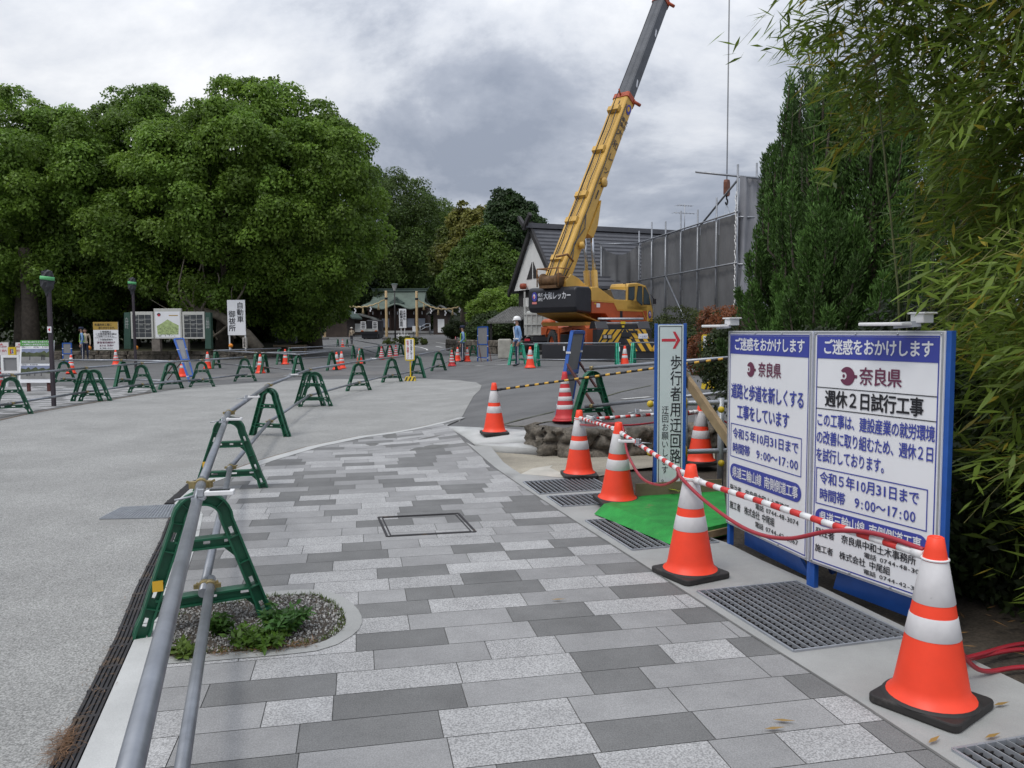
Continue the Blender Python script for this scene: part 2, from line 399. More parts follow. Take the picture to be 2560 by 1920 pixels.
# slabs
def slabs(name, poly, ang, h, seed, holes=(), dz=.012, org=(0, 0)):
    rr = random.Random(seed); c = V((math.cos(ang), math.sin(ang))); n = V((-c.y, c.x)); o = V(org)
    P = [((V(p) - o).dot(c), (V(p) - o).dot(n)) for p in poly]
    H = [[((V(p) - o).dot(c), (V(p) - o).dot(n)) for p in q] for q in holes]
    s0, s1 = min(p[0] for p in P), max(p[0] for p in P); t0, t1 = min(p[1] for p in P), max(p[1] for p in P)
    def clip(pl, f):
        out = []
        for i in range(len(pl)):
            a, b = pl[i], pl[(i + 1) % len(pl)]; fa, fb = f(a), f(b)
            if fa >= 0: out.append(a)
            if (fa >= 0) != (fb >= 0): t = fa / (fa - fb); out.append((a[0] + (b[0] - a[0]) * t, a[1] + (b[1] - a[1]) * t))
        return out
    mb = MB(); tones = []; k = math.floor(t0 / h)
    lens = [.275, .36, .45, .45, .545, .545]; prev_dark = False
    while k * h < t1:
        a0, a1 = k * h + .002, (k + 1) * h - .002
        band = clip(clip(P, lambda p: p[1] - a0), lambda p: a1 - p[1]); s = s0 - rr.random() * .5; last = None
        while s < s1 and band:
            L = rr.choice(lens); e0, e1 = s + .002, s + L - .002; s += L
            ch = rr.choices([0, 1, 2], [.30, .38, .32])[0]
            if ch == last and rr.random() < .65: ch = rr.choice([x for x in (0, 1, 2) if x != last])
            last = ch
            q = clip(clip(band, lambda p: p[0] - e0), lambda p: e1 - p[0])
            if len(q) < 3: continue
            m = (sum(p[0] for p in q) / len(q), sum(p[1] for p in q) / len(q))
            if any(inside(m, hh) for hh in H): continue
            base = (.155, .27, .345)[ch] * rr.uniform(.92, 1.08); wv = []
            for p in q:
                w_ = o + c * p[0] + n * p[1]; wv.append((w_.x, w_.y, zt(w_.x, w_.y) + dz))
            mb.add(wv, [tuple(range(len(wv)))], ch)
            tones += [(base, base * (.995 if ch else 1.0), base * (.985 if ch == 0 else .99), 1)] * len(wv)
        k += 1
    ob = mb.build(name, [mat("dark_granite", 'tone', .8, var=.12, scale=4, speck=.2, sscale=180, stain=.16, bump=.2, bscale=120),
                         mat("grey_granite", 'tone', .8, var=.10, scale=4, speck=.16, sscale=190, stain=.16, bump=.2, bscale=120),
                         mat("pale_granite", 'tone', .8, var=.09, scale=4, speck=.34, sscale=140, stain=.14, bump=.2, bscale=120)], recalc=False)
    at = ob.data.color_attributes.new("tone", 'FLOAT_COLOR', 'POINT'); at.data.foreach_set("color", np.array(tones, np.float32).ravel())
    ob["kind"] = "structure"; return ob
ki = [V(p) for p in KI[:len(KO2)]]                                             # inner kerb edge
pave_poly = [tuple(p) for p in ki] + list(reversed(edge_r))
bed = [tuple(GZ(*R5(*p))[:2]) for p in ((790, 1120), (1200, 1085), (1450, 1065), (1620, 1045), (1730, 980), (1755, 930), (1730, 870), (1650, 810), (1560, 788), (1330, 805), (1130, 840), (960, 850), (880, 860), (850, 900))]
def chaikin(pl, k=2):
    for _ in range(k):
        o = []
        for i in range(len(pl)): a, b = V(pl[i]), V(pl[(i + 1) % len(pl)]); o += [tuple(a.lerp(b, .25)), tuple(a.lerp(b, .75))]
        pl = o
    return pl
bed = chaikin(bed, 1)
bc = sum((V(p) for p in bed), V((0, 0))) / len(bed)
def ring_out(pl, d):
    out = []
    for i, p in enumerate(pl):
        t = (V(pl[(i + 1) % len(pl)]) - V(pl[i - 1])).normalized(); out.append(tuple(V(p) + V((t.y, -t.x)) * d))
    return out
bed_out = ring_out(bed, .085)
if (V(bed_out[4]) - bc).length < (V(bed[4]) - bc).length: bed_out = ring_out(bed, -.085)
sheet("paving_base", pave_poly, M_joint, .8, 0.007)
slabs("paving", pave_poly, R(11.2), .222, 3)
slabs("sidewalk_paving", [(crack0[0] - .2, -4), (-20, -4), (-20, 22.5), gp((395, 964))[0]] + [(p[0] - .2, p[1]) for p in reversed(crack)], R(3), .24, 9, dz=.010)
sheet("bed_rim", bed_out, M_conc, .15, 0.0155, holes=[bed])
sheet("bed_soil", bed, M_soil, .15, 0.014)
# inspection cover flush in the paving
mc = [GZ(*R1(*p)) for p in ((705, 685), (1165, 662), (1265, 770), (755, 797))]
ctr = sum(mc, V()) / 4
cov = thing("inspection_cover", "rectangular inspection cover with dark steel rim set flush in the paving", "manhole cover", ctr)
mb = MB()
for i in range(4): mb.beam(mc[i] - ctr + V((0, 0, .012)), mc[(i + 1) % 4] - ctr + V((0, 0, .012)), .017, .012)
mb.build("rim", M_iron, cov)
mb = MB(); inn = [p.lerp(ctr, .09) - ctr for p in mc]
for i in range(4): mb.beam(inn[i] + V((0, 0, .0125)), inn[(i + 1) % 4] + V((0, 0, .0125)), .010, .006)
mb.build("inner_rim", M_iron, cov)
# right hand concrete strip with drain gratings
def grat(a, b=None, c=None, d=None):
    if b is None: b = a + c - d
    if c is None: c = b + d - a
    return [a, b, c, d]
g2 = lambda *p: GZ(*R2(*p)); g6 = lambda *p: GZ(*R6(*p))
ga = grat(g2(330, 655), g2(905, 597), None, g2(885, 1003))
a_ = g2(1800, 1575); gb = [a_, a_ + (ga[1] - ga[0]), a_ + (ga[2] - ga[0]), a_ + (ga[3] - ga[0])]
gc_ = grat(g6(1005, 1260), None, g6(1925, 1410), g6(1330, 1465))
gd = grat(g6(740, 1092), g6(1150, 1068), None, g6(845, 1162))
ge = grat(g6(575, 990), g6(1045, 960), None, g6(690, 1075))
grs = [ga, gb, gc_, gd, ge]
strip_poly = edge_r[:-1] + gp(R6(250, 740)) + list(reversed(strip_r))
sheet("concrete_strip", strip_poly, M_conc, .35, 0.010, holes=[[tuple(p[:2]) for p in q] for q in grs])
sheet("strip_joint", strip(edge_r[:8], .014, -.010), M_joint, .3, .0145)
glab = ["wide steel drain grating in the concrete strip below the right sign panel", "steel drain grating cut off by the lower right corner of the photo",
        "steel drain grating half covered by the green mat", "narrow steel drain grating beside the leaning cone, nearer of the two", "steel drain grating farthest up the strip, in front of the farther cone"]
def grating(q, label, nu=.046, nv=.038):
    a = q[0]; t = thing("drain_grating", label, "drain grating", a, 0, "drain gratings in the pavement")
    z = V((0, 0, .010)); u = q[1] - a; v = q[3] - a; mb = MB()
    for p, r_ in ((V(), u), (v, u), (V(), v), (u, v)): mb.beam(p + z, p + r_ + z, .012, .02)
    mb.build("frame", M_grate, t)
    mb = MB(); n = max(4, int(u.length / nu))
    for i in range(1, n): mb.beam(u * (i / n) + z, u * (i / n) + v + z, .0050, .022)
    mb.build("bearing_bars", M_galv, t)
    mb = MB(); n = max(4, int(v.length / nv))
    for i in range(1, n): mb.beam(v * (i / n) + z * .6, v * (i / n) + u + z * .5, .0045, .008)
    mb.build("cross_rods", M_iron, t)
    mb = MB(); c4 = [V(), u, u + v, v]; dn = V((0, 0, -.26))
    for i in range(4): mb.quad(c4[i], c4[(i + 1) % 4], c4[(i + 1) % 4] + dn, c4[i] + dn)
    mb.quad(*[p + dn for p in c4]); mb.build("pit", M_black, t)
for q, l_ in zip(grs, glab): grating(q, l_)
# grating in the road beside the slot drain
q = [GZ(*p) for p in ((249, 1300), (303, 1272), (458, 1264), (450, 1296))]; q = [p + V((0, 0, .012)) for p in (q[0], q[1], q[2], q[3])]
t = thing("drain_grating", "pale steel grating in the road at the bend of the slot drain", "drain grating", q[0], 0, "drain gratings in the pavement")
mb = MB(); mb.quad(*[p - q[0] - V((0, 0, .003)) for p in q]); mb.build("pit", M_black, t)  # flat black sheet with no hole beneath; the pit's shade is its colour
mb = MB(); u = q[1] - q[0]; v = q[3] - q[0]; v2 = q[2] - q[1]
for i in range(0, 15): mb.beam(u * (i / 14), u * (i / 14) + v.lerp(v2, i / 14), .008, .01)
for i in range(0, 25): mb.beam(v * (i / 24), u + v2 * (i / 24), .007, .008)
mb.build("bars", M_grate, t)
# slot drain along the kerb
sd = [V(p) for p in KO2[:6]]; sd2 = [V(p) for p in KO2[6:9]]
def slot(pts, label, wd):
    t = thing("slot_drain", label, "drain", (pts[0].x, pts[0].y, 0)); o = V((pts[0].x, pts[0].y)); mb = MB()
    def off(dx): 
        out = []
        for i, p in enumerate(pts):
            d = (pts[min(i + 1, len(pts) - 1)] - pts[max(i - 1, 0)]).normalized(); qn = p + V((-d.y, d.x)) * dx - o; out.append(V((qn.x, qn.y, 0)))
        return out
    A, B = off(0.004), off(wd)
    for i in range(len(A) - 1): mb.quad(A[i] + V((0, 0, .009)), A[i + 1] + V((0, 0, .009)), B[i + 1] + V((0, 0, .009)), B[i] + V((0, 0, .009)))
    mb.build("channel", M_black, t); mb = MB()
    for k in range(5):
        c = off(.012 + (wd - .024) * k / 4)
        for i in range(len(c) - 1): mb.beam(c[i] + V((0, 0, .012)), c[i + 1] + V((0, 0, .012)), .012, .012)
    for i in range(len(A) - 1):
        L = (A[i + 1] - A[i]).length; n = max(1, int(L / .25))
        for j in range(n): 
            p = A[i].lerp(A[i + 1], (j + .5) / n); r_ = B[i].lerp(B[i + 1], (j + .5) / n); mb.beam(p + V((0, 0, .0125)), r_ + V((0, 0, .0125)), .02, .012)
    mb.build("ribs", M_iron, t)
slot(sd, "long black cast iron slot drain between the pale road and the white kerb", .10)
slot(sd2, "short black slot drain on the curve behind the road grating", .09)
# pine needles and dry litter gathered on the drain
def litter(name, label, pts, n, L, colr, spread=.05, cat="litter"):
    P = []; 
    for i in range(n):
        a = rng.uniform(0, len(pts) - 1.001); k = int(a); p = V(pts[k]).lerp(V(pts[k + 1]), a - k)
        P.append((p.x + rng.normal() * spread, p.y + rng.normal() * spread, .02 + abs(rng.normal()) * .008))
    Dv = rnd(n); Dv[:, 2] *= .15; N = np.tile([0, 0, 1.], (n, 1)); tone = np.array(colr)[None] * rng.uniform(.5, 1.4, (n, 1))
    o = leaves(name, P, Dv, N, L * rng.uniform(.5, 1.2, n), .003 if L < .09 else .012, tone, leafmat("dry_litter", .1)); tag(o, label, cat); o["kind"] = "stuff"; return o
litter("pine_needles", "heap of brown pine needles on the near end of the slot drain", [GZ(*R5(*p))[:2] for p in ((285, 1650), (330, 1560), (350, 1500))], 300, .06, (.16, .085, .04), .022)
litter("dry_debris", "dry brown litter scattered along the slot drain", [GZ(*R5(*p))[:2] for p in ((330, 1570), (470, 1290), (580, 1060), (700, 760), (860, 420))], 260, .04, (.16, .10, .06), .03)
# kerb pad and sandy apron by the far cone
sheet("concrete_pad", gp(R6(40, 600), R6(300, 612), R6(600, 628), R6(588, 712), R6(240, 722)), M_conc_w, .3, 0.012, thick=.2)
sheet("concrete_ramp", gp(R6(240, 724), R6(585, 714), R6(695, 760), R6(350, 738)), M_conc_w, .3, 0.012, thick=.2)
soil_poly = [(3.62, 1.2)] + strip_r[1:] + wall_line + [(60, wall_line[-1][1]), (60, 1.2)]
sheet("soil", soil_poly, M_soil, .5, -0.03, lambda x, y: 0.03 * math.sin(x * 2.1) * math.sin(y * 1.7))
sheet("sandy_apron", gp(R6(350, 739), R6(440, 850), R6(560, 932), R6(850, 958), R6(1045, 957), R6(1300, 900), R6(1600, 860), R6(1900, 800), R6(1900, 726), R6(1470, 757), R6(960, 778), R6(695, 763)), M_sand, .4, 0.006, lambda x, y: 0)
sheet("washout", gp(R6(560, 932), R6(640, 890), R6(780, 865), R6(760, 885), R6(860, 935), R6(850, 958)), mat("pale_washout", (0.44, 0.42, 0.37), .9, var=.15, scale=4), .3, 0.010, lambda x, y: 0)
# painted lines on the far plaza
def line(pts, wd): sheet("road_marking", strip([G(*p)[:2] for p in pts], wd), M_line, .8, 0.005)
line((RB(1840, 745), RB(1900, 755), RB(1950, 770), RB(1955, 780)), .16)
line((RC(30, 712), RC(100, 722), RC(230, 745)), .16)
line((RC(25, 745), RC(80, 755)), .2); line((RC(380, 835), RC(650, 831)), .14); line((RC(280, 909), RC(700, 900)), .10); line((RC(380, 815), RC(480, 812)), .14)
line(((1000, 916), (860, 915)), .1); line((RC(1250, 928), RC(1620, 935)), .12)
line((RC(1660, 1205), RC(1900, 1185)), .10)
M_seam = mat("seam_moss", (0.075, 0.08, 0.045), .95, var=.5, scale=12)
for pts, wd in (((RC(615, 1425), RC(760, 1385), RC(930, 1345), RC(1075, 1310)), .05), ((RC(1490, 1185), RC(1640, 1140), RC(1900, 1085)), .04), ((RC(640, 1440), RC(800, 1440), RC(1000, 1400), RC(1250, 1395)), .03)): sheet("pavement_seam", strip([G(*p)[:2] for p in pts], wd), M_seam, .5, 0.006)
M_patch = mat("asphalt_patch", (0.155, 0.15, 0.145), .92, var=.14, scale=2, bump=.4, bscale=90, speck=.25, sscale=160, stain=.2)
sheet("asphalt_patch", [tuple(G(*p)[:2]) for p in (RC(615, 1428), RC(930, 1348), RC(1080, 1312), RC(1250, 1290), RC(1240, 1385), RC(1000, 1398), RC(800, 1438))], M_patch, .4, 0.003)
sheet("asphalt_patch", [tuple(G(*p)[:2]) for p in ((470, 940), (760, 930), (1000, 928), (1010, 936), (760, 941), (480, 954))], M_patch, .8, 0.004)
# stone retaining wall at the edge of the plaza
M_rock = mat("rough_stone", (0.12, 0.105, 0.085), .95, var=.6, scale=4, bump=1.0, bscale=14, speck=.3, sscale=40, dirt=((0.05, 0.045, 0.035), 5, .52))
def rockwall(name, label, line_, h0, hf, seed, sz=.42, rows=2):
    rr = random.Random(seed); t = thing(name, label, "stone wall", (*line_[0], 0)); o = V((*line_[0], 0)); mb = MB()
    for i in range(len(line_) - 1):
        a, b = V((*line_[i], 0)), V((*line_[i + 1], 0)); L = (b - a).length; d = (b - a).normalized(); nr = V((d.y, -d.x, 0)); s = 0
        top = hf(*line_[i])
        for row in range(rows):
            s = -rr.random() * .2; z0 = h0 + (top - h0) * (0 if row == 0 else .52); z1 = h0 + (top - h0) * (.56 if row == 0 and rows == 2 else 1.0)
            while s < L:
                w_ = rr.uniform(.6, 1.5) * sz; c = a + d * min(L, s + w_ / 2) - o; hw = w_ / 2 * .98; vs = []
                for k, (u, z) in enumerate([(-hw, z0), (hw, z0), (hw, z1), (-hw, z1)]):
                    vs.append(c + d * u * rr.uniform(.86, 1) + V((0, 0, z - rr.uniform(0, .09 if rows == 1 else .03) * (k > 1))) + nr * rr.uniform(-.02, .03))
                f = [p + (c - p) * .22 + nr * rr.uniform(.05, .10) + V((0, 0, ((z0 + z1) / 2 - p.z) * .22 - (c.z - p.z) * .22)) for p in vs]
                bk = [p - nr * .25 for p in vs]
                al = f + vs + bk; mb.add(al, [(0, 1, 2, 3)] + [(j, 4 + j, 4 + (j + 1) % 4, (j + 1) % 4) for j in range(4)] + [(4 + j, 8 + j, 8 + (j + 1) % 4, 4 + (j + 1) % 4) for j in range(4)])
                s += w_
        # dark backing
        mb.quad(a - o + V((0, 0, h0)) - nr * .06, b - o + V((0, 0, h0)) - nr * .06, b - o + V((0, 0, top - .01)) - nr * .06, a - o + V((0, 0, top - .01)) - nr * .06)
    mb.build("stones", M_rock, t, bevel=.012)
    return t
from mathutils import noise as mnoise
def rockface(name, label, line_, h0, h1, step=.035):
    t = thing(name, label, "stone wall", (*line_[0], 0)); o = V((*line_[0], 0)); mb = MB(); vs = []; cols = 0; nv = 11
    for i in range(len(line_) - 1):
        a, b = V((*line_[i], 0)), V((*line_[i + 1], 0)); n = max(2, int((b - a).length / step)); d = (b - a).normalized(); nr = V((d.y, -d.x, 0))
        for k in range(n + (i == len(line_) - 2)):
            p = a.lerp(b, k / n); cols += 1
            for j in range(nv + 1):
                z = h0 + (h1 - h0) * j / nv; q = V((p.x * 3.4, p.y * 3.4, z * 5.2)); ds, _ = mnoise.voronoi(q); g = min(.5, ds[1] - ds[0])
                off = .34 * min(.26, g) ** .5 - .15 + .07 * mnoise.fractal(q * 1.6, .8, 2.2, 5) + (.05 * (1 - j / nv)); 
                if j == nv: off -= .10
                zz = z + (.05 * mnoise.noise(q * 1.3) if j > nv - 3 else 0); vs.append(p - o + nr * off + V((0, 0, zz)))
    w_ = nv + 1
    mb.add(vs, [(c * w_ + j, (c + 1) * w_ + j, (c + 1) * w_ + j + 1, c * w_ + j + 1) for c in range(cols - 1) for j in range(nv)], 0, True)
    mb.build("stones", M_rock, t); return t
rockface("stone_wall", "low rough stone retaining wall behind the cones at the sunken plot", wall_line[:7], -.05, .35)
sheet("verge", [(p[0], p[1] + .02) for p in wall_line[:7]] + [(p[0] + .05, p[1] + .55) for p in reversed(wall_line[:7])], mat("verge_dirt", (0.15, 0.13, 0.10), .95, var=.3, scale=6, bump=.6, speck=.3), .3, .012)
# earth bank under the trees on the left, low wall in front
bank_front = gp((-500, 900), (0, 899), (376, 899), (560, 899), (640, 897), (720, 886), (765, 878))
bank_front = [(p[0], p[1]) for p in bank_front]
bank = bank_front + [(-14.8, 57), (-18, 72), (-28, 95), (-120, 95), (-120, 40)]
M_bank = mat("leafy_bank", (0.06, 0.06, 0.03), .95, var=.5, scale=1.5, bump=.8, bscale=8)
sheet("embankment", bank, M_bank, 1.5, 0.0, lambda x, y: zt(x, y) + .48 + .02 * max(0, y - 45))
sheet("hill", [(-320, 62), (-33, 62), (-33, 141), (90, 141), (90, 330), (-320, 330)], mat("wooded_slope", (0.020, 0.028, 0.010), .95, var=.6, scale=.6, bump=1, bscale=2), 7, 0.3, lambda x, y: zt(x, y) + min(24, max(.2, .42 * max(0, y - 62) * S((-33 - x) / 16), .28 * max(0, y - 141))))  # dark slope added behind the trees to block the low sky
rockwall("stone_wall", "long low stone wall below the tree bank behind the notice boards", bank_front, -.02, lambda x, y: .5, 6, .9)
# ================================================================ barricades, pipes, cones
M_green = mat("green_plastic", (0.010, 0.105, 0.052), .42, var=.16, scale=7, stain=.15)
M_teal = mat("teal_plastic", (0.02, 0.32, 0.20), .45, var=.1, scale=7)
M_yel = mat("yellow_sticker", (0.72, 0.42, 0.03), .5, var=.1)
M_pipe = mat("scaffold_pipe", (0.27, 0.285, 0.31), .36, .6, var=.18, scale=6, stain=.25)
M_clamp = mat("zinc_clamp", (0.34, 0.27, 0.13), .45, .7, var=.35, scale=30)
M_white = mat("white_plastic", (0.72, 0.72, 0.72), .45, var=.05, scale=10)
M_dark = mat("dark_glass", (0.02, 0.022, 0.03), .2, var=.1)
M_orange = mat("orange_cone", (0.95, 0.062, 0.020), .45, var=.07, scale=5, stain=.12, dirt=((0.42, 0.05, 0.025), 7, .66))
M_red = mat("red_cone", (0.55, 0.03, 0.035), .5, var=.1, scale=5, stain=.12)
M_refl = mat("reflective_white", (0.66, 0.645, 0.65), .5, var=.06, scale=14, stain=.10, dirt=((0.40, 0.39, 0.38), 16, .68))
M_rub = mat("black_rubber", (0.022, 0.020, 0.019), .62, var=.25, scale=10, dirt=((0.07, 0.062, 0.055), 5, .6))
M_barred = mat("red_band", (0.60, 0.035, 0.03), .45, var=.08)
M_hose = mat("red_hose", (0.34, 0.022, 0.035), .32, var=.1, scale=10)
AH = 0.72
def aframe_parts(root, m, sticker=False):
    # outline of one side: foot -> arch, as (x, z) centreline with half width
    def path():
        p = []
        n = 12
        for i in range(n + 1): t = i / n; p.append((-.31 + (.31 - .118) * t, 0 + .565 * t))
        for i in range(1, 12):
            a = math.pi - math.pi * i / 12; p.append((.118 * math.cos(a), .565 + .118 * math.sin(a)))
        return p + [(-x, z) for x, z in reversed(p[:n + 1])]
    c = path(); hw = .034; dp = .042
    O, I = [], []
    for i, (x, z) in enumerate(c):
        a = c[max(i - 1, 0)]; b = c[min(i + 1, len(c) - 1)]; d = V((b[0] - a[0], b[1] - a[1])).normalized(); n = V((-d.y, d.x))
        if i == 0 or i == len(c) - 1: n = V((-1 if x < 0 else 1, 0)) * 1.0
        k = hw * (1.18 if i in (0, 1, len(c) - 1, len(c) - 2) else 1)
        O.append(V((x, z)) + n * k); I.append(V((x, z)) - n * k)
    mb = MB(); th = .010
    def slab2(a, b, e, f, y0, y1):          # quad a-b-e-f in xz, extruded y0..y1
        mb.prism([(a.x, y0, a.y), (b.x, y0, b.y), (e.x, y0, e.y), (f.x, y0, f.y)], (0, y1 - y0, 0))
    for i in range(len(c) - 1):
        o0, o1, i0, i1 = O[i], O[i + 1], I[i], I[i + 1]
        slab2(o0, o1, o1.lerp(i1, .15), o0.lerp(i0, .15), -dp, dp); slab2(i0.lerp(o0, .15), i1.lerp(o1, .15), i1, i0, -dp, dp)
        leg = i < 12 or i >= len(c) - 13; j = i if i < 12 else len(c) - 2 - i
        if leg and j % 3 == 1 and j not in (7,):   # slotted web
            slab2(o0, o1, o1.lerp(i1, .36), o0.lerp(i0, .36), -th, th); slab2(i0.lerp(o0, .36), i1.lerp(o1, .36), i1, i0, -th, th)
        else: slab2(o0, o1, i1, i0, -th, th)
        if leg and j % 3 == 0 or (not leg and i % 3 == 0): # ribs
            e0, e1 = o0.lerp(o1, .1), i0.lerp(i1, .1); slab2(o0, e0, e1, i0, -dp * .95, dp * .95)
    mb.build("arch", m, root)
    for z, lab in ((.155, 0), (.445, 1)):
        xh = .31 - (.31 - .118) * z / .565 - .02; mb = MB(); hh = .024
        mb.box((0, 0, z + hh), (2 * xh, .076, .010)); mb.box((0, 0, z - hh), (2 * xh, .076, .010))
        n = 8
        for k in range(n):
            x0 = -xh + 2 * xh * k / n; x1 = -xh + 2 * xh * (k + 1) / n
            if k % 3 == 1: mb.box(((x0 + x1) / 2, 0, z + .016), (x1 - x0, .018, .014)); mb.box(((x0 + x1) / 2, 0, z - .016), (x1 - x0, .018, .014))
            else: mb.box(((x0 + x1) / 2, 0, z), (x1 - x0, .018, .044))
        for sx_ in (-1, 1):               # gussets
            mb.prism([(sx_ * xh, -.009, z - .024), (sx_ * (xh - .05), -.009, z - .024), (sx_ * (xh + .012), -.009, z - .085)], (0, .018, 0))
        mb.build("crossbar", m, root)
    if sticker:
        mb = MB()
        for s_ in (-1, 1): mb.box((-.225, s_ * .0435, .26), (.05, .003, .055))
        mb.build("reflector", M_yel, root)
FR = {}
_af = {}
def aframe(key, lf, rf, label, group, m=None, sticker=False, teal=False, edge=None, sc=1.0, pos=None):
    if pos is not None: c, rz = pos
    else:
        a, b = G(*lf), G(*rf); c = (a + b) / 2; rz = math.atan2(b.y - a.y, b.x - a.x)
    if edge is not None: rz = edge
    c.z = zt(c.x, c.y) + (.012 if c.y < 8 else .006); FR[key] = (c, rz)
    k = 'teal' if teal else ('st' if sticker else 'g')
    if k not in _af:
        t = thing("barricade_stand", label, "barricade", c, rz, group); aframe_parts(t, M_teal if teal else M_green, sticker); _af[k] = t; t.scale = (sc,) * 3
    else: t = dup(_af[k], c, rz, label, group, sc)
    return t
GP = "green A-frame barricades along the paving"; GR = "green A-frame barricades beyond the pale road"; GC = "green A-frame barricades in the car park"
aframe('p1', R5(745, 1000), R5(1320, 905), "nearest green A-frame barricade, one foot in the gravel bed, yellow reflector on its leg", GP, sticker=True)
_c = G(660, 1221); _c = _c - V((.31 * .97, .31 * .25, 0))
aframe('p2', None, None, "green A-frame barricade on the kerb, second from the front, yellow reflector on its leg", GP, sticker=True, pos=(_c, R(14)))
aframe('p3', RB(445, 1515), RB(765, 1530), "green A-frame barricade alone on the pale road, third from the front", GP)
aframe('p4', RB(820, 1258), RB(1080, 1262), "left half of the doubled green A-frame pair on the pale road", GP)
aframe('p4b', RB(868, 1270), RB(1130, 1265), "right half of the doubled green A-frame pair on the pale road", GP)
aframe('p5', RB(1265, 1135), RB(1475, 1125), "green A-frame barricade just past the doubled pair, beneath an orange cone's view", GP)
aframe('p6', RB(1572, 1060), RB(1745, 1052), "green A-frame barricade just left of the small yellow framed notice", GP)
aframe('p7', RB(1815, 1015), RB(1945, 1020), "green A-frame barricade just right of the small yellow framed notice", GP)
aframe('p8', RB(1998, 960), RB(2125, 955), "green A-frame barricade second to the right of the yellow framed notice", GP)
aframe('p9', RC(125, 912), RC(220, 900), "green A-frame barricade behind the red and white striped cone by the capped guard", GP, edge=R(70))
for i, (q, l_) in enumerate([((1184, 894), "first leaning-row green barricade right of the capped guard"), ((1197, 887), "second green barricade in the row right of the capped guard"), ((1211, 880), "third green barricade in the row right of the capped guard"), ((1226, 875), "last green barricade in the row, below the blue sign back by the bushes")]):
    c = G(*q); aframe('q%d' % i, None, None, l_, "green barricades right of the capped guard", pos=(c, R(-30 - 10 * i)))
c = G(*RA(120, 1335)); 
aframe('r1', RA(-55, 1345), RA(262, 1332), "green A-frame barricade at the left edge of the photo beyond the pale road", GR)
aframe('r2', RA(640, 1224), RA(860, 1222), "left one of a touching green A-frame pair right of the near lamp post", GR)
aframe('r2b', RA(715, 1224), RA(930, 1219), "right one of a touching green A-frame pair right of the near lamp post", GR)
aframe('r3b', RA(975, 1105), RA(1150, 1088), "green A-frame barricade set back, just left of the farther lamp post", GR)
aframe('r3', RA(1125, 1150), RA(1335, 1147), "green A-frame barricade standing right under the farther lamp post", GR)
aframe('r4', RA(1385, 1121), RA(1570, 1110), "green A-frame barricade left of the leaning blue sign back", GR)
aframe('r5', RA(1665, 1100), RA(1828, 1096), "green A-frame barricade right of the leaning blue sign back", GR)
aframe('r6', RA(2038, 1051), RA(2200, 1048), "green A-frame barricade at the far corner of the pale road", GR)
aframe('r0', RA(490, 1092), RA(632, 1088), "green A-frame barricade beside the right leg of the big photo poster", GR)
aframe('rw', RA(30, 1068), RA(125, 1064), "green A-frame barricade partly hidden behind the poster's left edge", GR)
aframe('t1', RB(790, 1012), RB(912, 1002), "green A-frame barricade behind the doubled pair in the car park", GC)
aframe('t2', RB(1090, 958), RB(1190, 950), "green A-frame barricade beside two orange cones standing together", GC)
aframe('t3', RB(1350, 905), RB(1438, 897), "green A-frame barricade hidden behind an orange cone in the car park", GC)
E90 = R(82)
for k, q, l_ in [('u0', RA(1870, 937), "edge-on green barricade just right of an orange cone by the low wall"), ('u1', RB(492, 975), "edge-on green barricade left of the orange cone at the pipe joint"),
                 ('u2', RB(560, 978), "edge-on green barricade right of the orange cone at the pipe joint"), ('u3', RB(688, 902), "edge-on green barricade left of the cone in the middle of the car park"),
                 ('u4', RB(778, 900), "edge-on green barricade right of the cone in the middle of the car park"), ('u5', RB(1325, 852), "edge-on green barricade ending the back row of pipes"),
                 ('u6', RB(845, 780), "small distant green barricade near two little cones under the trees"), ('u7', RB(1192, 750), "distant green barricade left of the far orange cone"), ('u8', RB(1272, 750), "distant green barricade right of the far orange cone"),
                 ('u9', RB(1548, 835), "edge-on green barricade beside the flower bed cones")]:
    c = G(*q); aframe(k, None, None, l_, GC, pos=(c, E90))
for i, (q, l_) in enumerate([(RB(1565, 850), "green barricade left in the cluster below the shrine sign"), (RB(1640, 838), "green barricade in the middle of the cluster below the shrine sign"), (RB(1735, 832), "green barricade right in the cluster below the shrine sign")]):
    c = G(*q); aframe('v%d' % i, None, None, l_, "green barricades clustered below the shrine sign", pos=(c, R(10 + 25 * i)))
# right side A-frame in front of the blue sign back
c = (G(*R6(962, 560)) + G(*R6(1138, 566))) / 2
aframe('x1', R6(962, 565), R6(1140, 560), "lone green A-frame barricade above the stone wall, smooth sided", "barricade by the wall", edge=R(25))
# teal barricades in front of the crane
for i, (q, l_, e_) in enumerate([(RC(705, 905), "teal A-frame barricade at the helmeted guard's left", 60), (RC(770, 900), "teal A-frame barricade at the helmeted guard's right", 120), (RC(905, 925), "teal barricade stand right of the cone beside the helmeted guard", 75), (RC(1598, 925), "teal barricade stand left of the cone under the crane's striped beam", 88), (RC(1738, 918), "teal barricade stand right of the cone under the crane's striped beam", 70)]):
    c = G(*q); aframe('z%d' % i, None, None, l_, "teal barricades in front of the crane", teal=True, pos=(c, R(e_)), sc=1.12)
c = D(1762, 915, 27); c.z = zt(c.x, c.y); aframe('z5', None, None, "teal barricade stand behind the no parking notice", "teal barricades in front of the crane", teal=True, pos=(c, R(40)), sc=1.05)
c = D(1783, 915, 27); c.z = zt(c.x, c.y); aframe('z6', None, None, "teal barricade stand right behind the no parking notice's pole", "teal barricades in front of the crane", teal=True, pos=(c, R(120)), sc=1.05)
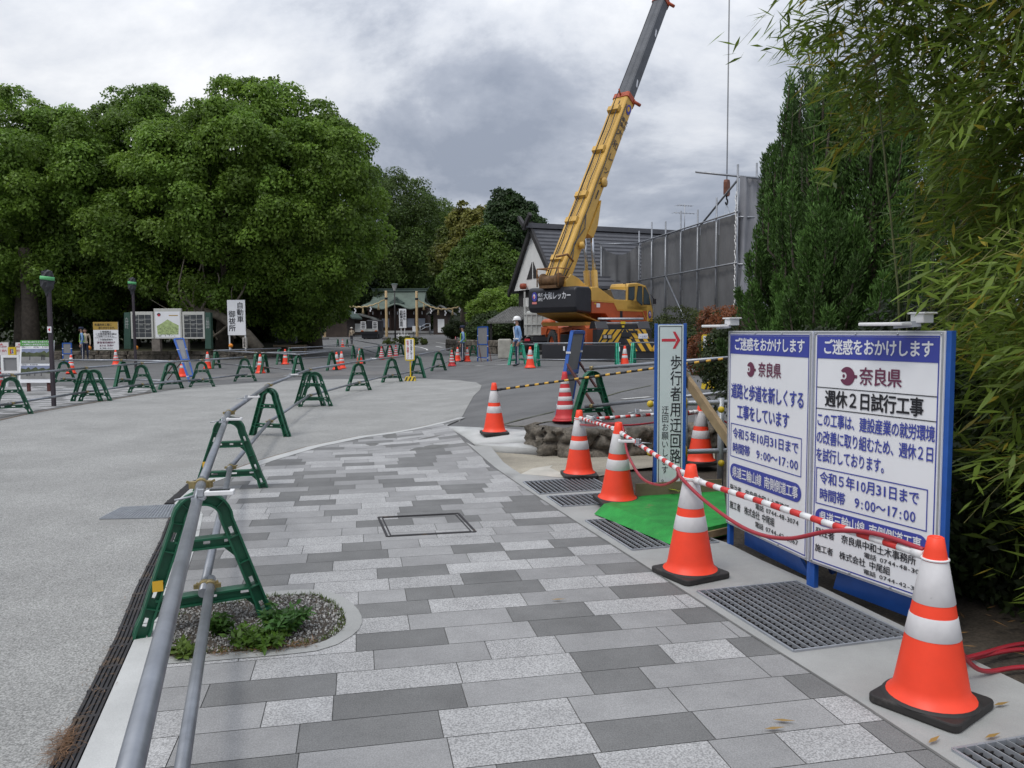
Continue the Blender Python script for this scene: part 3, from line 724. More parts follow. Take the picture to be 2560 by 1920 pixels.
# ---- pipes
def pipe(a, b, label, group, r=.0243, clamps=(0, 1), ext=.12, bands=None):
    a, b = V(a), V(b); d = (b - a).normalized(); a = a - d * ext; b = b + d * ext; L = (b - a).length
    t = thing("scaffold_pipe", label, "pipe", a, 0, group); mb = MB(); L = b - a
    mb.tube([V(), L], r, 14); 
    for e_ in (V(), L): pass
    mb.build("tube", M_pipe, t)
    if len(clamps):
        for k in clamps:
            p = d * ext if k == 0 else L - d * ext; mb = MB(); mb.tube([p - d * .022, p + d * .022], r * 1.28, 14)
            s_ = d.cross(V((0, 0, 1))).normalized(); mb.box((p + s_ * r * 1.6), (.03, .03, .035)); mb.beam(p + s_ * r * 1.2, p + s_ * r * 2.8 + V((0, 0, .02)), .012, .012); mb.beam(p - s_ * r * .8, p - s_ * r * 2.2, .02, .022)
            mb.build("pipe_clamp", M_clamp, t)
    return t
def at(k, z): c, _ = FR[k]; return c + V((0, 0, z))
PT, PL = AH + .034, .215
def low(k, side=1):                      # the lower pipe rests on the lower crossbar
    return at(k, PL)
def run(keys, top, names, group, both=True):
    for i in range(len(keys) - 1):
        a, b = keys[i], keys[i + 1]
        pipe(at(a, PT), at(b, PT), f"upper steel pipe from {names[i]} to {names[i+1]}", group)
        if both: pipe(at(a, PL), at(b, PL), f"lower steel pipe from {names[i]} to {names[i+1]}", group, clamps=(0,))
GPP = "steel pipes on the barricades along the paving"
n1 = GZ(326, 1920, .77); n2 = GZ(455, 1920, .23)
top1 = at('p1', PT); d = (n1 - top1); 
pipe(top1, top1 + d * 1.25, "thick upper steel pipe running from the gravel bed barricade out of the bottom edge", GPP, r=.0255, clamps=(0,))
lo1 = at('p1', PL) + V((.03, 0, 0)); d = (n2 - lo1)
pipe(lo1, lo1 + d * 1.25, "lower steel pipe running from the gravel bed barricade out of the bottom edge", GPP, clamps=(0,))
nm = ["the gravel bed barricade", "the kerb barricade", "the lone road barricade", "the doubled pair", "barricade five", "the notice's left barricade", "the notice's right barricade", "the next barricade", "the striped cone"]
nm[4] = "the barricade past them"
run(['p1', 'p2', 'p3', 'p4', 'p5', 'p6', 'p7', 'p8', 'p9'], True, nm, GPP)
GRP = "steel pipes on the barricades beyond the pale road"
run(['r1', 'r2', 'r3', 'r5', 'r6'], True, ["the photo's left edge", "the touching pair", "the lamp post barricade", "the blue sign back", "the road's far corner"], GRP)
c, rz = FR['r1']; dd = (FR['r1'][0] - FR['r2'][0]).normalized()
pipe(at('r1', PT), at('r1', PT) + dd * 2.5, "upper steel pipe running out of the left edge of the photo", GRP, clamps=(0,)); pipe(at('r1', PL), at('r1', PL) + dd * 2.5, "lower steel pipe running out of the left edge of the photo", GRP, clamps=(0,))
GCP = "steel pipes on the barricades in the car park"
run(['r0', 'r3b', 'r4'], True, ["the photo poster", "the set back barricade", "the leaning blue sign"], GCP)
run(['u0', 'u1'], True, ["the low wall cone", "the joint cone"], GCP)
run(['u2', 't1'], True, ["the joint cone's right", "the doubled pair's back"], GCP)
run(['u2', 't2'], True, ["the joint cone's far side", "the two cones"], GCP, both=False)
run(['u4', 'u5'], True, ["the middle cone", "the back row's end"], GCP)
run(['t1', 't2'], True, ["the barricade behind the pair", "the two standing cones"], GCP, both=False)
pipe(at('u0', PT), at('u3', PT), "steel pipe lying along the top of the low stone wall", GCP, clamps=())
run(['u6', 'u7'], True, ["the little far cones", "the far orange cone"], GCP)
run(['u8', 'v0'], True, ["the far orange cone's right", "the shrine sign cluster"], GCP)
pipe(at('t3', PT), at('v2', PT), "steel pipe rising from the car park cone towards the shrine sign", GCP)
GZP = "steel pipes on the teal barricades"
run(['z1', 'z2'], True, ["the helmeted guard", "the guard's cone"], GZP)
for zz, l_ in ((.80, "upper"), (.24, "lower")):
    pipe(at('z2', zz), at('z3', zz), f"{l_} steel pipe in front of the crane's front wheel", GZP, clamps=())
    e_ = FR['z4'][0] + V((6.5, -1.2, 0)); pipe(at('z4', zz), e_ + V((0, 0, zz)), f"{l_} steel pipe passing behind the arrow sign and the no parking notice", GZP, clamps=())
# pipes above the wall, from the lone A-frame to behind the big sign
ex = D(1905, 905, 7.9); xt = at('x1', PT); xl = at('x1', PL)
ta = D(*R6(1000, 235), FR['x1'][0].y); tb = D(1870, 891, 9.6)
pipe(xt, tb, "upper steel pipe from the lone A-frame passing behind the arrow sign", "pipes above the stone wall", clamps=(0,))
pipe(xl, D(1870, 975, 9.6), "lower steel pipe from the lone A-frame passing behind the arrow sign", "pipes above the stone wall", clamps=(0,))
# ---- solar warning lights clamped on pipes and bars
def solar(p, d, label, sc=1.0, first=[]):
    d = V(d).normalized(); rz = math.atan2(d.y, d.x)
    if not first:
        t = thing("solar_light", label, "solar light", p, rz, "solar warning lights")
        mb = MB(); mb.box((.085, 0, .012), (.13, .05, .022)); mb.build("housing", M_white, t, bevel=.004)
        mb = MB(); mb.box((.085, 0, .0245), (.09, .026, .004)); mb.build("solar_panel", M_dark, t)
        mb = MB(); mb.box((-.01, 0, -.012), (.06, .045, .012)); mb.tube([(-.02, -.02, -.01), (-.02, .03, .03)], .006, 6); mb.tube([(-.03, .0, 0), (-.11, -.03, -.01)], .005, 6); mb.box((0, 0, .015), (.025, .03, .03)); mb.build("clamp", M_galv, t)
        first.append(t); t.scale = (sc,) * 3; return t
    return dup(first[0], p, rz, label, None, sc)
def on(k1, k2, t, up=.03): return at(k1, PT).lerp(at(k2, PT), t) + V((0, 0, up))
solar(at('p1', PT).lerp(top1 + (n1 - top1), .16) + V((.02, 0, .03)), (1, .18, 0), "white solar light clamped on the thick pipe above the gravel bed")
solar(on('p1', 'p2', .74), (1, .1, 0), "white solar light on the pipe just before the kerb barricade")
solar(on('p2', 'p3', .35), (1, 0, 0), "white solar light on the pipe between the kerb and lone road barricades")
solar(on('p3', 'p4', .45), (1, -.2, 0), "small solar light on the pipe just before the doubled barricades")
solar(on('p5', 'p6', .35), (1, 0, 0), "small solar light on the pipe left of the yellow framed notice")
# ---- cones
def cone_parts(t, body, bands, base, square=True, n=28):
    rz = lambda z: .150 - (.150 - .031) * (z - .04) / .66
    segs = [(.04, .295, 0), (.295, .385, 1), (.385, .435, 0), (.435, .605, 1), (.605, .70, 0)] if bands == 2 else [(.04, .17, 0), (.17, .23, 1), (.23, .29, 0), (.29, .35, 1), (.35, .41, 0), (.41, .47, 1), (.47, .53, 0), (.53, .58, 1), (.58, .70, 0)]
    mb = MB(); prof = [(rz(.04) + .022, .040), (rz(.04) + .018, .048), (rz(.06) + .002, .062)]
    for z in np.linspace(.1, .70, 13): prof.append((rz(z), z))
    prof += [(.026, .703), (.024, .68), (.022, .40)]
    mb.lathe(prof, n); mb.build("cone_body", body, t)
    for a, b, w_ in segs:
        if w_: mb = MB(); mb.lathe([(rz(a) + .0005, a), (rz(a) + .002, a + .002), (rz(b) + .002, b - .002), (rz(b) + .0005, b)], n); mb.build("reflective_band", M_refl, t)
    mb = MB()
    if square:
        h, r_ = .18, .035; pts = []
        for cx_, cy_, a0 in ((h - r_, h - r_, 0), (-h + r_, h - r_, 90), (-h + r_, -h + r_, 180), (h - r_, -h + r_, 270)):
            pts += [(cx_ + r_ * math.cos(R(a0 + 22.5 * i)), cy_ + r_ * math.sin(R(a0 + 22.5 * i)), 0) for i in range(5)]
        mb.prism(pts, (0, 0, .036)); mb.lathe([(.185, .036), (.178, .043), (.16, .046), (.15, .06)], n)
    else: mb.lathe([(.001, 0), (.19, 0), (.19, .02), (.165, .035), (.15, .045)], n)
    mb.build("rubber_base" if square else "base", base, t, bevel=.007 if square else 0)
_cn = {}; CN = {}
def cone(key, q, label, group="orange cones with two white bands", rz=20, kind='a', tilt=0.0, pos=None, sc=1.0, lift=0.0):
    c = pos if pos is not None else G(*q)
    c.z = zt(c.x, c.y) + .012 + lift; CN[key] = c
    if kind not in _cn:
        t = thing("traffic_cone", label, "traffic cone", c, R(rz), group, tilt)
        if kind == 'a': cone_parts(t, M_orange, 2, M_rub)
        elif kind == 'b': cone_parts(t, M_red, 4, M_red, False)
        else:
            cone_parts(t, M_orange, 2, M_orange, False)
        _cn[kind] = t; t.scale = (sc,) * 3
    else: t = dup(_cn[kind], c, R(rz), label, group, sc, tilt)
    return t
cone('c1', (2326, 1768), "nearest orange cone, lower right, holding the end of the red and white bar", rz=38)
cone('c2', (1725, 1441), "orange cone in front of the left sign panel's foot, second nearest", rz=28)
cone('c3', (1543, 1270), "orange cone leaning slightly at the corner of the green mat", rz=10, tilt=R(2.5), lift=.045)
cone('c4', (1448, 1193), "orange cone behind the leaning one, at the end of the far drain grating", rz=5)
cone('c5', (1236, 1087), "orange cone alone on the white kerb pad with a black and yellow bar", rz=12)
cone('c6', R6(1800, 860), "orange cone between the arrow sign and the left sign panel", rz=15)
SM = "distant orange cones in the car park"
cone('c7', R6(868, 565), "red cone with narrow white stripes at the foot of the blue sign back", "red cones with narrow white stripes", kind='b', tilt=R(-3))
cone('c8', RC(848, 934), "orange cone just right of the helmeted guard", "cones by the crane", kind='c', rz=0)
cone('c9', RC(1665, 927), "orange cone under the crane's striped beam", "cones by the crane", kind='c')
cone('c10', RC(172, 918), "red striped cone at the far end of the curving pipe row", "red cones with narrow white stripes", kind='b')
cone('c11', RC(222, 875), "orange cone just left of the capped guard's legs", SM, kind='c')
cone('c12', RC(305, 878), "orange cone just right of the capped guard, bar leaning on it", SM, kind='c')
cone('c13', RC(205, 718), "plain red cone far off behind the capped guard", "red cones with narrow white stripes", kind='b')
cone('c14', RC(678, 805), "orange cone half hidden behind the helmeted guard", SM, kind='c')
for i, (q, l_) in enumerate([(RB(523, 980), "orange cone at the pipe joint in the middle of the car park"), (RB(738, 902), "orange cone between two edge-on barricades before the car park's back row"), (RB(68, 940), "orange cone beside the low wall near the road's far corner"),
        (RB(1183, 948), "left of two orange cones standing close together"), (RB(1225, 938), "right of two orange cones standing close together"), (RB(1380, 896), "orange cone standing in front of an arched barricade past the doubled pair"),
        (RB(1233, 752), "far orange cone between two barricades below the far visitor"), (RB(876, 778), "far orange cone left of the shrine lawn under the trees"), (RB(925, 756), "smallest far cone just right of its twin under the trees"),
        (RA(1003, 906), "orange cone left of the leaning blue sign back by the low wall"), (RA(615, 985), "orange cone leaning behind the photo poster"), (RA(1582, 1010), "orange cone seen through the leaning blue sign's legs")]):
    cone('d%d' % i, q, l_, SM, kind='c', tilt=R(-9) if i == 10 else 0)
for i, (q, l_) in enumerate([(RB(1570, 862), "left one of three striped cones below the shrine sign"), (RB(1642, 850), "middle one of three striped cones below the shrine sign"), (RB(1693, 842), "right one of three striped cones below the shrine sign"), (RA(-12, 1090), "red striped cone cut off by the photo's left edge")]):
    cone('e%d' % i, q, l_, "red cones with narrow white stripes", kind='b')
# ---- striped bars between cones
def bar(a, b, label, n=9, m1=M_barred, m2=M_white, r=.017, ring=True, frac=.5):
    a, b = V(a), V(b); t = thing("barrier_bar", label, "barrier bar", a, 0, "striped barrier bars"); L = b - a; d = L.normalized(); m_ = MB()
    k = 2 * n + 1; e0 = .11
    p0, p1 = d * e0, L - d * e0; s_ = 0
    for i in range(k):
        w_ = (frac if i % 2 else (1 - frac)) ; s1 = s_ + w_; m_.tube([p0.lerp(p1, s_ / (n + (1 - frac))), p0.lerp(p1, s1 / (n + (1 - frac)))], r, 12, 0 if i % 2 == 0 else 1); s_ = s1
    m_.build("pole", [m2, m1], t)
    for p, e_ in ((V(), p0), (L, p1)):
        m_ = MB(); m_.tube([e_, e_.lerp(p, .55)], r * 1.25, 10)
        m_.tube([p + V((math.cos(2 * math.pi * i / 18) * .050, math.sin(2 * math.pi * i / 18) * .050, 0)) for i in range(19)], .005, 6); m_.build("ring", m2 if ring else m1, t)
    return t
ctop = lambda k, z=.612: CN[k] + V((0, 0, z))
bar(ctop('c1'), ctop('c2'), "red and white barrier bar from the nearest cone to the second", 10)
bar(ctop('c2', .62), ctop('c3') + V((.02, -.02, 0)), "red and white barrier bar from the second cone to the leaning one", 10)
bar(ctop('c3', .615) + V((0, 0, .02)), ctop('c4', .62), "short looking red and white bar between the leaning cone and the one behind", 9)
bar(ctop('c4', .60), ctop('c6', .60), "red and white bar passing behind the arrow sign between far cones", 10)
M_bk = mat("black_band", (0.015, 0.015, 0.017), .5); M_yw = mat("yellow_band", (0.62, 0.36, 0.05), .5, var=.12)
_b = D(1880, 887, 9.2)
bar(ctop('c5', .60), ctop('c5', .60).lerp(_b, 1.0), "black and yellow bar from the kerb pad cone to behind the arrow sign", 22, M_yw, M_bk, .015, frac=.42)
# ---- red rope lights slung along the bars
def hose(pts, label, r=.011):
    mb = MB(); P = [V(p) for p in pts]; out = []
    for i in range(len(P) - 1):
        p0, p1, p2, p3 = P[max(i - 1, 0)], P[i], P[i + 1], P[min(i + 2, len(P) - 1)]
        for k in range(8):
            t = k / 8; out.append(.5 * ((2 * p1) + (p2 - p0) * t + (2 * p0 - 5 * p1 + 4 * p2 - p3) * t * t + (3 * p1 - p0 - 3 * p2 + p3) * t ** 3))
    out.append(P[-1]); mb.tube(out, r, 10); o = mb.build("hose", M_hose); tag(o, label, "hose", "red hoses by the cones"); return o
def bp(k1, k2, t, dx=0, dz=0): p = ctop(k1).lerp(ctop(k2), t); return p + V((dx, 0, dz))
hose([bp('c1', 'c2', .03, 0, .02), bp('c1', 'c2', .16, -.02, .03), bp('c1', 'c2', .30, -.03, -.02), bp('c1', 'c2', .48, -.03, -.14), bp('c1', 'c2', .66, -.03, -.17), bp('c1', 'c2', .86, -.04, -.10), bp('c1', 'c2', .98, -.07, .0), bp('c2', 'c3', .04, -.05, .02), bp('c2', 'c3', .075, -.04, .03)],
     "red hose sagging in a loop below the bar before the big sign panels")
hose([bp('c2', 'c3', .085, -.03, .02), bp('c2', 'c3', .12, -.02, -.05), bp('c2', 'c3', .3, -.02, -.17), bp('c2', 'c3', .55, -.02, -.22), bp('c2', 'c3', .8, 0, -.14), bp('c2', 'c3', .93, .03, -.04), bp('c2', 'c3', .99, .03, .06), bp('c3', 'c4', .2, .02, .05), bp('c3', 'c4', .6, .0, -.02), ctop('c4', .55)],
     "red hose looping from the second cone to the leaning cone")
hose([ctop('c4', .60) + V((.1, .05, 0)), ctop('c4').lerp(ctop('c6'), .3) + V((0, 0, -.10)), ctop('c4').lerp(ctop('c6'), .6) + V((0, 0, -.10)), ctop('c6', .58), ctop('c6', .45) + V((.35, 0, 0)), ctop('c6', .35) + V((.8, .1, 0))], "red hose hanging behind the arrow sign towards the far cone")
k1 = CN['c1']
hose([k1 + V((.12, .12, .30)), k1 + V((.20, .16, .17)), k1 + V((.36, .25, .03)), k1 + V((.62, .35, -.0)), k1 + V((.95, .30, -.0)), k1 + V((1.1, .48, .0)), k1 + V((.75, .55, .0)), k1 + V((.4, .40, .02)), k1 + V((.25, .28, .06)), k1 + V((.45, .42, .03)), k1 + V((.8, .62, 0)), k1 + V((1.15, .6, 0)), k1 + V((1.3, .9, 0))],
     "red hose coiled on the soil behind the nearest cone")
solar(ctop('c2').lerp(ctop('c3'), .62) + V((-.02, 0, .03)), (-1, .1, 0), "white solar light on the bar before the leaning cone")
solar(ctop('c3').lerp(ctop('c4'), .55) + V((0, 0, .05)), (-.3, .9, 0), "grey solar light on the short bar behind the leaning cone")
solar(ctop('c4').lerp(ctop('c6'), .46) + V((0, 0, .03)), (1, 0, 0), "grey solar light on the bar just left of the arrow sign")
# ================================================================ signs and boards
M_panel = mat("sign_white", (0.78, 0.79, 0.81), .35, var=.03, scale=3, stain=.03)
M_blue = mat("sign_blue_frame", (0.02, 0.10, 0.40), .4, var=.12, scale=6, stain=.12)
M_navy = mat("print_navy", (0.045, 0.06, 0.33), .4, var=.03)
M_ink = mat("print_black", (0.012, 0.012, 0.016), .45, var=.05)
M_maroon = mat("print_maroon", (0.14, 0.03, 0.07), .45, var=.05)
M_pred = mat("print_red", (0.52, 0.03, 0.05), .45, var=.05)
M_pwhite = mat("print_white", (0.72, 0.73, 0.76), .4, var=.03)
M_pyel = mat("print_yellow", (0.62, 0.44, 0.02), .45, var=.08)
M_greyback = mat("sign_back_grey", (0.20, 0.20, 0.205), .6, var=.08, scale=4)
M_wood = mat("timber", (0.28, 0.20, 0.11), .8, var=.25, scale=9, bump=.2)
M_ply = mat("plywood", (0.22, 0.17, 0.11), .85, var=.2, scale=5, stain=.2)
M_rust = mat("rusty_steel", (0.10, 0.04, 0.035), .7, .3, var=.4, scale=14)
def stand(name, label, cat, a, b, z0=0.0, tilt=0.0, group=None):
    a, b = V(a), V(b); rz = math.atan2(b.y - a.y, b.x - a.x)
    t = thing(name, label, cat, (a.x, a.y, a.z + z0), rz, group, 0)
    t.rotation_euler = (tilt, 0, rz); return t, math.hypot(b.x - a.x, b.y - a.y)
# --- the two big blue framed panels
P1 = GZ(1812, 1362); P2 = GZ(2019, 1472); P3 = D(2350, 1200, 3.84); P3.z = 0; P1.z = P2.z = 0
def bigpanel(A, B, label, legs):
    t, W = stand("construction_sign", label, "construction sign", A, B); H0, H1 = .165, 1.545; H = H1 - H0
    mb = MB(); mb.box((W / 2, .012, (H0 + H1) / 2), (W - .006, .010, H)); mb.build("panel", M_panel, t)
    mb = MB()
    for x in (0.014, W - .012 + (.018 if legs else 0)): mb.box((x, .036, H1 / 2), (.034, .036, H1))
    for z in (H0 + .03, H1 - .03, .75): mb.box((W / 2, .036, z), (W - .06, .03, .03))
    mb.build("frame", M_blue, t, bevel=.003)
    mb = MB()
    for x in (.10, W - .22): mb.beam((x, .06, .75), (x, .34, .0), .03, .03)
    mb.split("back_stay", M_blue, t)
    mb = MB(); mb.prism([(.10, .10, .02), (W - .1, .10, .02), (W - .2, .04, .20), (.2, .04, .20)], (0, .02, 0)); mb.build("kick_board", M_blue, t)
    mb = MB(); s = SF((0, .006, H0)); s.frame(mb, .006, .004, W - .006, H - .004, .010, 0, .004)
    for x in (.02, W * .36, W * .68, W - .02):
        for y in (.018, H - .016): mb.sphere(s.P(x, y, .003), .006, 0, 6)
    mb.build("trim", [M_galv], t)
    return t, W, H, s
t, W, H, s = bigpanel(P2, P3, "right of two blue framed construction notices, behind the nearest cone", 1)
L = MB(); NV, WH, IK, MR = 0, 1, 2, 3; h = lambda f: H * (1 - f)
def common(s, L, W, H, h, big):
    s.frame(L, .028, .022, W - .028, H - .024, .007, IK if False else NV, .001)
    s.rect(L, .034, h(.115), W - .034, h(.024), NV, .0016); s.text(L, "ご迷惑をおかけします", W * .09, h(.100), W * .84, H * .066, WH, .003, .03)
t_ = None
common(s, L, W, H, h, 1)
def emblem(s, L, x, y, r):
    pts = [(x + r * math.cos(R(a)), y + r * math.sin(R(a))) for a in range(205, 515, 8)]
    pts += [(x - r * .42 + r * .34 * math.cos(R(a)), y + r * .02 + r * .40 * math.sin(R(a))) for a in range(120, -121, -16)]
    s.poly(L, pts, MR, .002); s.rect(L, x + r * .9, y - r * .17, x + r * 1.32, y + r * .17, MR, .002)
    s.disc(L, x - r * .48, y + .0, r * .17, r * .2, MR, .002, 12)
emblem(s, L, W * .30, h(.183), .052); s.text(L, "奈良県", W * .40, h(.218), W * .32, H * .075, MR, .003, .02)
s.rect(L, .034, h(.2385), W - .034, h(.235), IK, .002); s.rect(L, .034, h(.3285), W - .034, h(.325), IK, .002)
s.text(L, "週休２日試行工事", W * .115, h(.3185), W * .76, H * .074, IK, .003, .030)
for i, (q, wf) in enumerate([("この工事は、建設産業の就労環境", .91), ("の改善に取り組むため、週休２日", .91), ("を試行しております。", .60)]):
    s.text(L, q, W * .045, h(.405 + i * .075), W * wf, H * .062, NV, .003, .022)
s.frame(L, W * .05, h(.735), W * .92, h(.578), .006, NV, .002)
s.text(L, "令和５年10月31日まで", W * .085, h(.648), W * .78, H * .056, NV, .003, .022); s.text(L, "時間帯　9:00～17:00", W * .085, h(.718), W * .76, H * .055, NV, .003, .022)
def pill(s, L, x0, y0, x1, y1, mi, d=.002):
    r = (y1 - y0) / 2; s.poly(L, [(x1 - r + r * math.cos(R(a)), y0 + r + r * math.sin(R(a))) for a in range(-90, 91, 15)] + [(x0 + r + r * math.cos(R(a)), y0 + r + r * math.sin(R(a))) for a in range(90, 271, 15)], mi, d)
pill(s, L, W * .05, h(.826), W * .93, h(.752), NV); s.text(L, "県道三輪山線 南側側道工事", W * .09, h(.817), W * .80, H * .056, WH, .004, .018)
s.text(L, "発注者　奈良県中和土木事務所", W * .055, h(.874), W * .80, H * .038, IK, .003, .016); s.text(L, "電話 0744-48-3074", W * .47, h(.904), W * .47, H * .024, IK, .003, .012)
s.text(L, "施工者　株式会社 中尾組", W * .055, h(.943), W * .62, H * .035, IK, .003, .014); s.text(L, "電話 0744-42-3567", W * .47, h(.970), W * .47, H * .022, IK, .003, .012)
L.build("lettering", [M_navy, M_pwhite, M_ink, M_maroon], t, recalc=False)
t, W, H, s = bigpanel(P1, P2 - (P2 - P1).normalized() * .012, "left of two blue framed construction notices, announcing road and footpath renewal", 0)
L = MB(); common(s, L, W, H, h, 0)
emblem(s, L, W * .31, h(.188), .050); s.text(L, "奈良県", W * .41, h(.222), W * .27, H * .074, MR, .003, .02)
s.text(L, "道路と歩道を新しくする", W * .055, h(.345), W * .88, H * .082, NV, .003, .028); s.text(L, "工事をしています", W * .14, h(.445), W * .64, H * .078, NV, .003, .028)
s.frame(L, W * .055, h(.643), W * .915, h(.470), .006, NV, .002)
s.text(L, "令和５年10月31日まで", W * .085, h(.548), W * .80, H * .058, NV, .003, .022); s.text(L, "時間帯　9:00～17:00", W * .085, h(.622), W * .80, H * .056, NV, .003, .022)
pill(s, L, W * .055, h(.760), W * .92, h(.675), NV); s.text(L, "県道三輪山線 南側側道工事", W * .09, h(.748), W * .80, H * .060, WH, .004, .018)
s.text(L, "発注者　奈良県中和土木事務所", W * .055, h(.828), W * .74, H * .043, IK, .003, .014); s.text(L, "電話 0744-48-3074", W * .40, h(.866), W * .50, H * .031, IK, .003, .012)
s.text(L, "施工者　株式会社 中尾組", W * .055, h(.915), W * .58, H * .043, IK, .003, .014); s.text(L, "電話 0744-42-3567", W * .40, h(.955), W * .50, H * .031, IK, .003, .012)
L.build("lettering", [M_navy, M_pwhite, M_ink, M_maroon], t, recalc=False)
def topspot(A, B, f, label, dx):
    p = A.lerp(B, f); d = (B - A).normalized(); rz = math.atan2(d.y, d.x)
    t = thing("sign_lamp", label, "solar lamp", (p.x, p.y, 1.572), rz, "lamps on the sign panels")
    mb = MB(); mb.box((dx, -.09, .008), (.27, .075, .018)); mb.build("lamp_head", M_white, t, bevel=.006)
    mb = MB(); mb.box((0, .01, .035), (.075, .075, .045)); mb.box((0, .01, .062), (.105, .095, .010)); mb.build("battery_box", M_white, t, bevel=.004)
    mb = MB(); mb.beam((0, .0, .01), (dx * .6, -.09, .0), .03, .03); mb.build("arm", M_galv, t)
topspot(P1, P2, .04, "white solar lamp on the top left corner of the left sign panel", -.06)
topspot(P2, P3, .84, "white solar lamp on the top right corner of the right sign panel", -.14)
# small brown tag tied to the right panel's edge
# --- pedestrian detour sign with the red arrow
A = GZ(1641, 1258); yd = A.y; Bp = D(1706, 1200, yd - .03); A.z = Bp.z = 0
t, W = stand("detour_sign", "tall narrow white sign with red arrow and vertical writing in a blue frame", "pedestrian sign", A, Bp)
H0, H1 = .16, 1.60; H = H1 - H0
mb = MB(); mb.box((W / 2, .012, (H0 + H1) / 2), (W - .004, .010, H)); mb.build("panel", mat("detour_face", (0.58, 0.66, 0.66), .4, var=.04, scale=3), t)
mb = MB()
for x in (.0, W): mb.box((x + (.012 if x else -.012), .03, H1 / 2 + .005), (.028, .05, H1 + .01))
mb.box((W / 2, .03, H1 - .01), (W - .03, .03, .03)); mb.box((W / 2, .03, H0 + .02), (W - .03, .03, .03)); mb.build("frame", M_blue, t, bevel=.003)
mb = MB(); mb.beam((0, .04, 1.0), (0, .6, .02), .028, .028); mb.beam((W, .04, 1.0), (W, .6, .02), .028, .028); mb.split("back_stay", M_blue, t)
s = SF((0, .007, H0)); L = MB(); h = lambda f: H * (1 - f); s.frame(L, .014, .012, W - .014, H - .014, .006, 2, .001)
yA = h(.095); s.rect(L, W * .16, yA - .012, W * .70, yA + .012, 4, .002)
s.poly(L, [(W * .58, yA + .075), (W * .68, yA + .075), (W * .87, yA), (W * .68, yA - .075), (W * .58, yA - .075), (W * .74, yA)], 4, .0025)
s.vtext(L, "歩行者用迂回路", W * .50, h(.185), W * .42, H * .097, 2, .003, .006); s.vtext(L, "迂回お願いします。", W * .18, h(.50), W * .27, H * .0535, 2, .003, .004)
L.build("lettering", [M_navy, M_pwhite, M_ink, M_maroon, M_pred], t, recalc=False)
# --- guard pipe with yellow ends, timber brace, plywood board, green mat
t = thing("guard_pipe", "low two-rail steel guard pipe with yellow ball ends behind the arrow sign", "guard rail", GZ(1625, 1190, 0)); o = t.location.copy(); mb = MB(); m2 = MB()
yy = 7.35
for ya, yb in ((1010, 1004), (1132, 1124)):
    a = D(1626, ya, yy); b = D(1905, yb, yy); mb.tube([a - o, b - o], .024, 12)
    m2.sphere(a - o, .034, 0, 10); m2.sphere(D(1712, ya - 2, yy - .03) - o, .042, 0, 10, (.6, 1, 1.6)); m2.sphere(D(1803, yb + (20 if ya < 1100 else 34), yy - .1) - o, .032, 0, 10)
mb.split("rail", M_galv, t); m2.split("end_cap", M_pyel, t)
mb = MB()
for nx in (1712, 1803): p = D(nx, 1000, yy); mb.tube([V((p.x, p.y, 0)) - o, V((p.x, p.y, D(nx, 995, yy).z)) - o], .03, 10)
mb.split("post", M_galv, t)
mb = MB(); a, b = D(1704, 930, 7.1), D(1830, 1112, 6.3); mb.beam(a, b, .04, .09); tag(mb.build("timber_brace", M_wood, bevel=.003), "bare timber brace leaning down behind the arrow sign", "timber")
mb = MB(); a, b = GZ(*R6(1352, 1128), .03), GZ(*R6(1945, 1092), .03); mb.beam(a + V((0, 0, .08)), b + V((0, 0, .08)), .014, .19); tag(mb.build("plywood_board", M_ply, bevel=.002), "brown plywood board standing on edge behind the green mat", "board")
M_mat = mat("green_mat", (0.015, 0.25, 0.038), .75, var=.3, scale=7, bump=.5, bscale=60, dirt=((0.16, 0.13, 0.06), 3.5, .64))
mt = [GZ(*R6(*p), .02) for p in ((1065, 1202), (1605, 1418), (1990, 1330), (1960, 1085), (1395, 1135))]
mo = mt[0].copy(); mo.z = 0
t = thing("floor_mat", "bright green mat laid over a low plywood ramp beneath the arrow sign", "mat", mo)
fr0, fr1 = mt[0] - mo, mt[1] - mo; rt, bk1, bk0 = mt[2] - mo, mt[3] - mo, mt[4] - mo
i0 = fr0.lerp(bk0, .20) + V((0, 0, .07)); i1 = fr1.lerp(rt, .22) + V((0, 0, .07)); up = V((0, 0, .075))
mb = MB(); mb.quad(fr0, fr1, i1, i0); mb.quad(i0, i1, rt + up, bk1 + up, bk0 + up); lo = V((0, 0, -.02))
for a, b, a0, b0 in ((i1, rt + up, fr1 + lo, rt + lo), (rt + up, bk1 + up, rt + lo, bk1 + lo), (bk0 + up, i0, bk0 + lo, fr0 + lo)): mb.quad(a, b, b0, a0)
mb.quad(i1, fr1, fr1 + lo, fr1 + lo + V((.001, 0, 0)))
mb.build("mat", M_mat, t)
mb = MB(); s = SF(bk0.lerp(i0, .45) + V((.62, -.12, .082)), (i0 - i1) , (i0 - bk0)); s.n = V((0, 0, 1)); s.text(mb, "足元注意", .05, -.02, .34, .085, 0, .004, .01)
s.o = s.o + V((.45, .18, 0)); s.rect(mb, -.05, .0, .12, .03, 0, .004)
mb.build("print", mat("mat_print", (0.35, 0.42, 0.02), .7, var=.4, scale=20), t, recalc=False)
mb = MB(); mb.beam(i1 + V((.02, .0, -.05)), rt + V((.0, 0, .02)), .03, .05); mb.build("ramp_timber", M_wood, t)
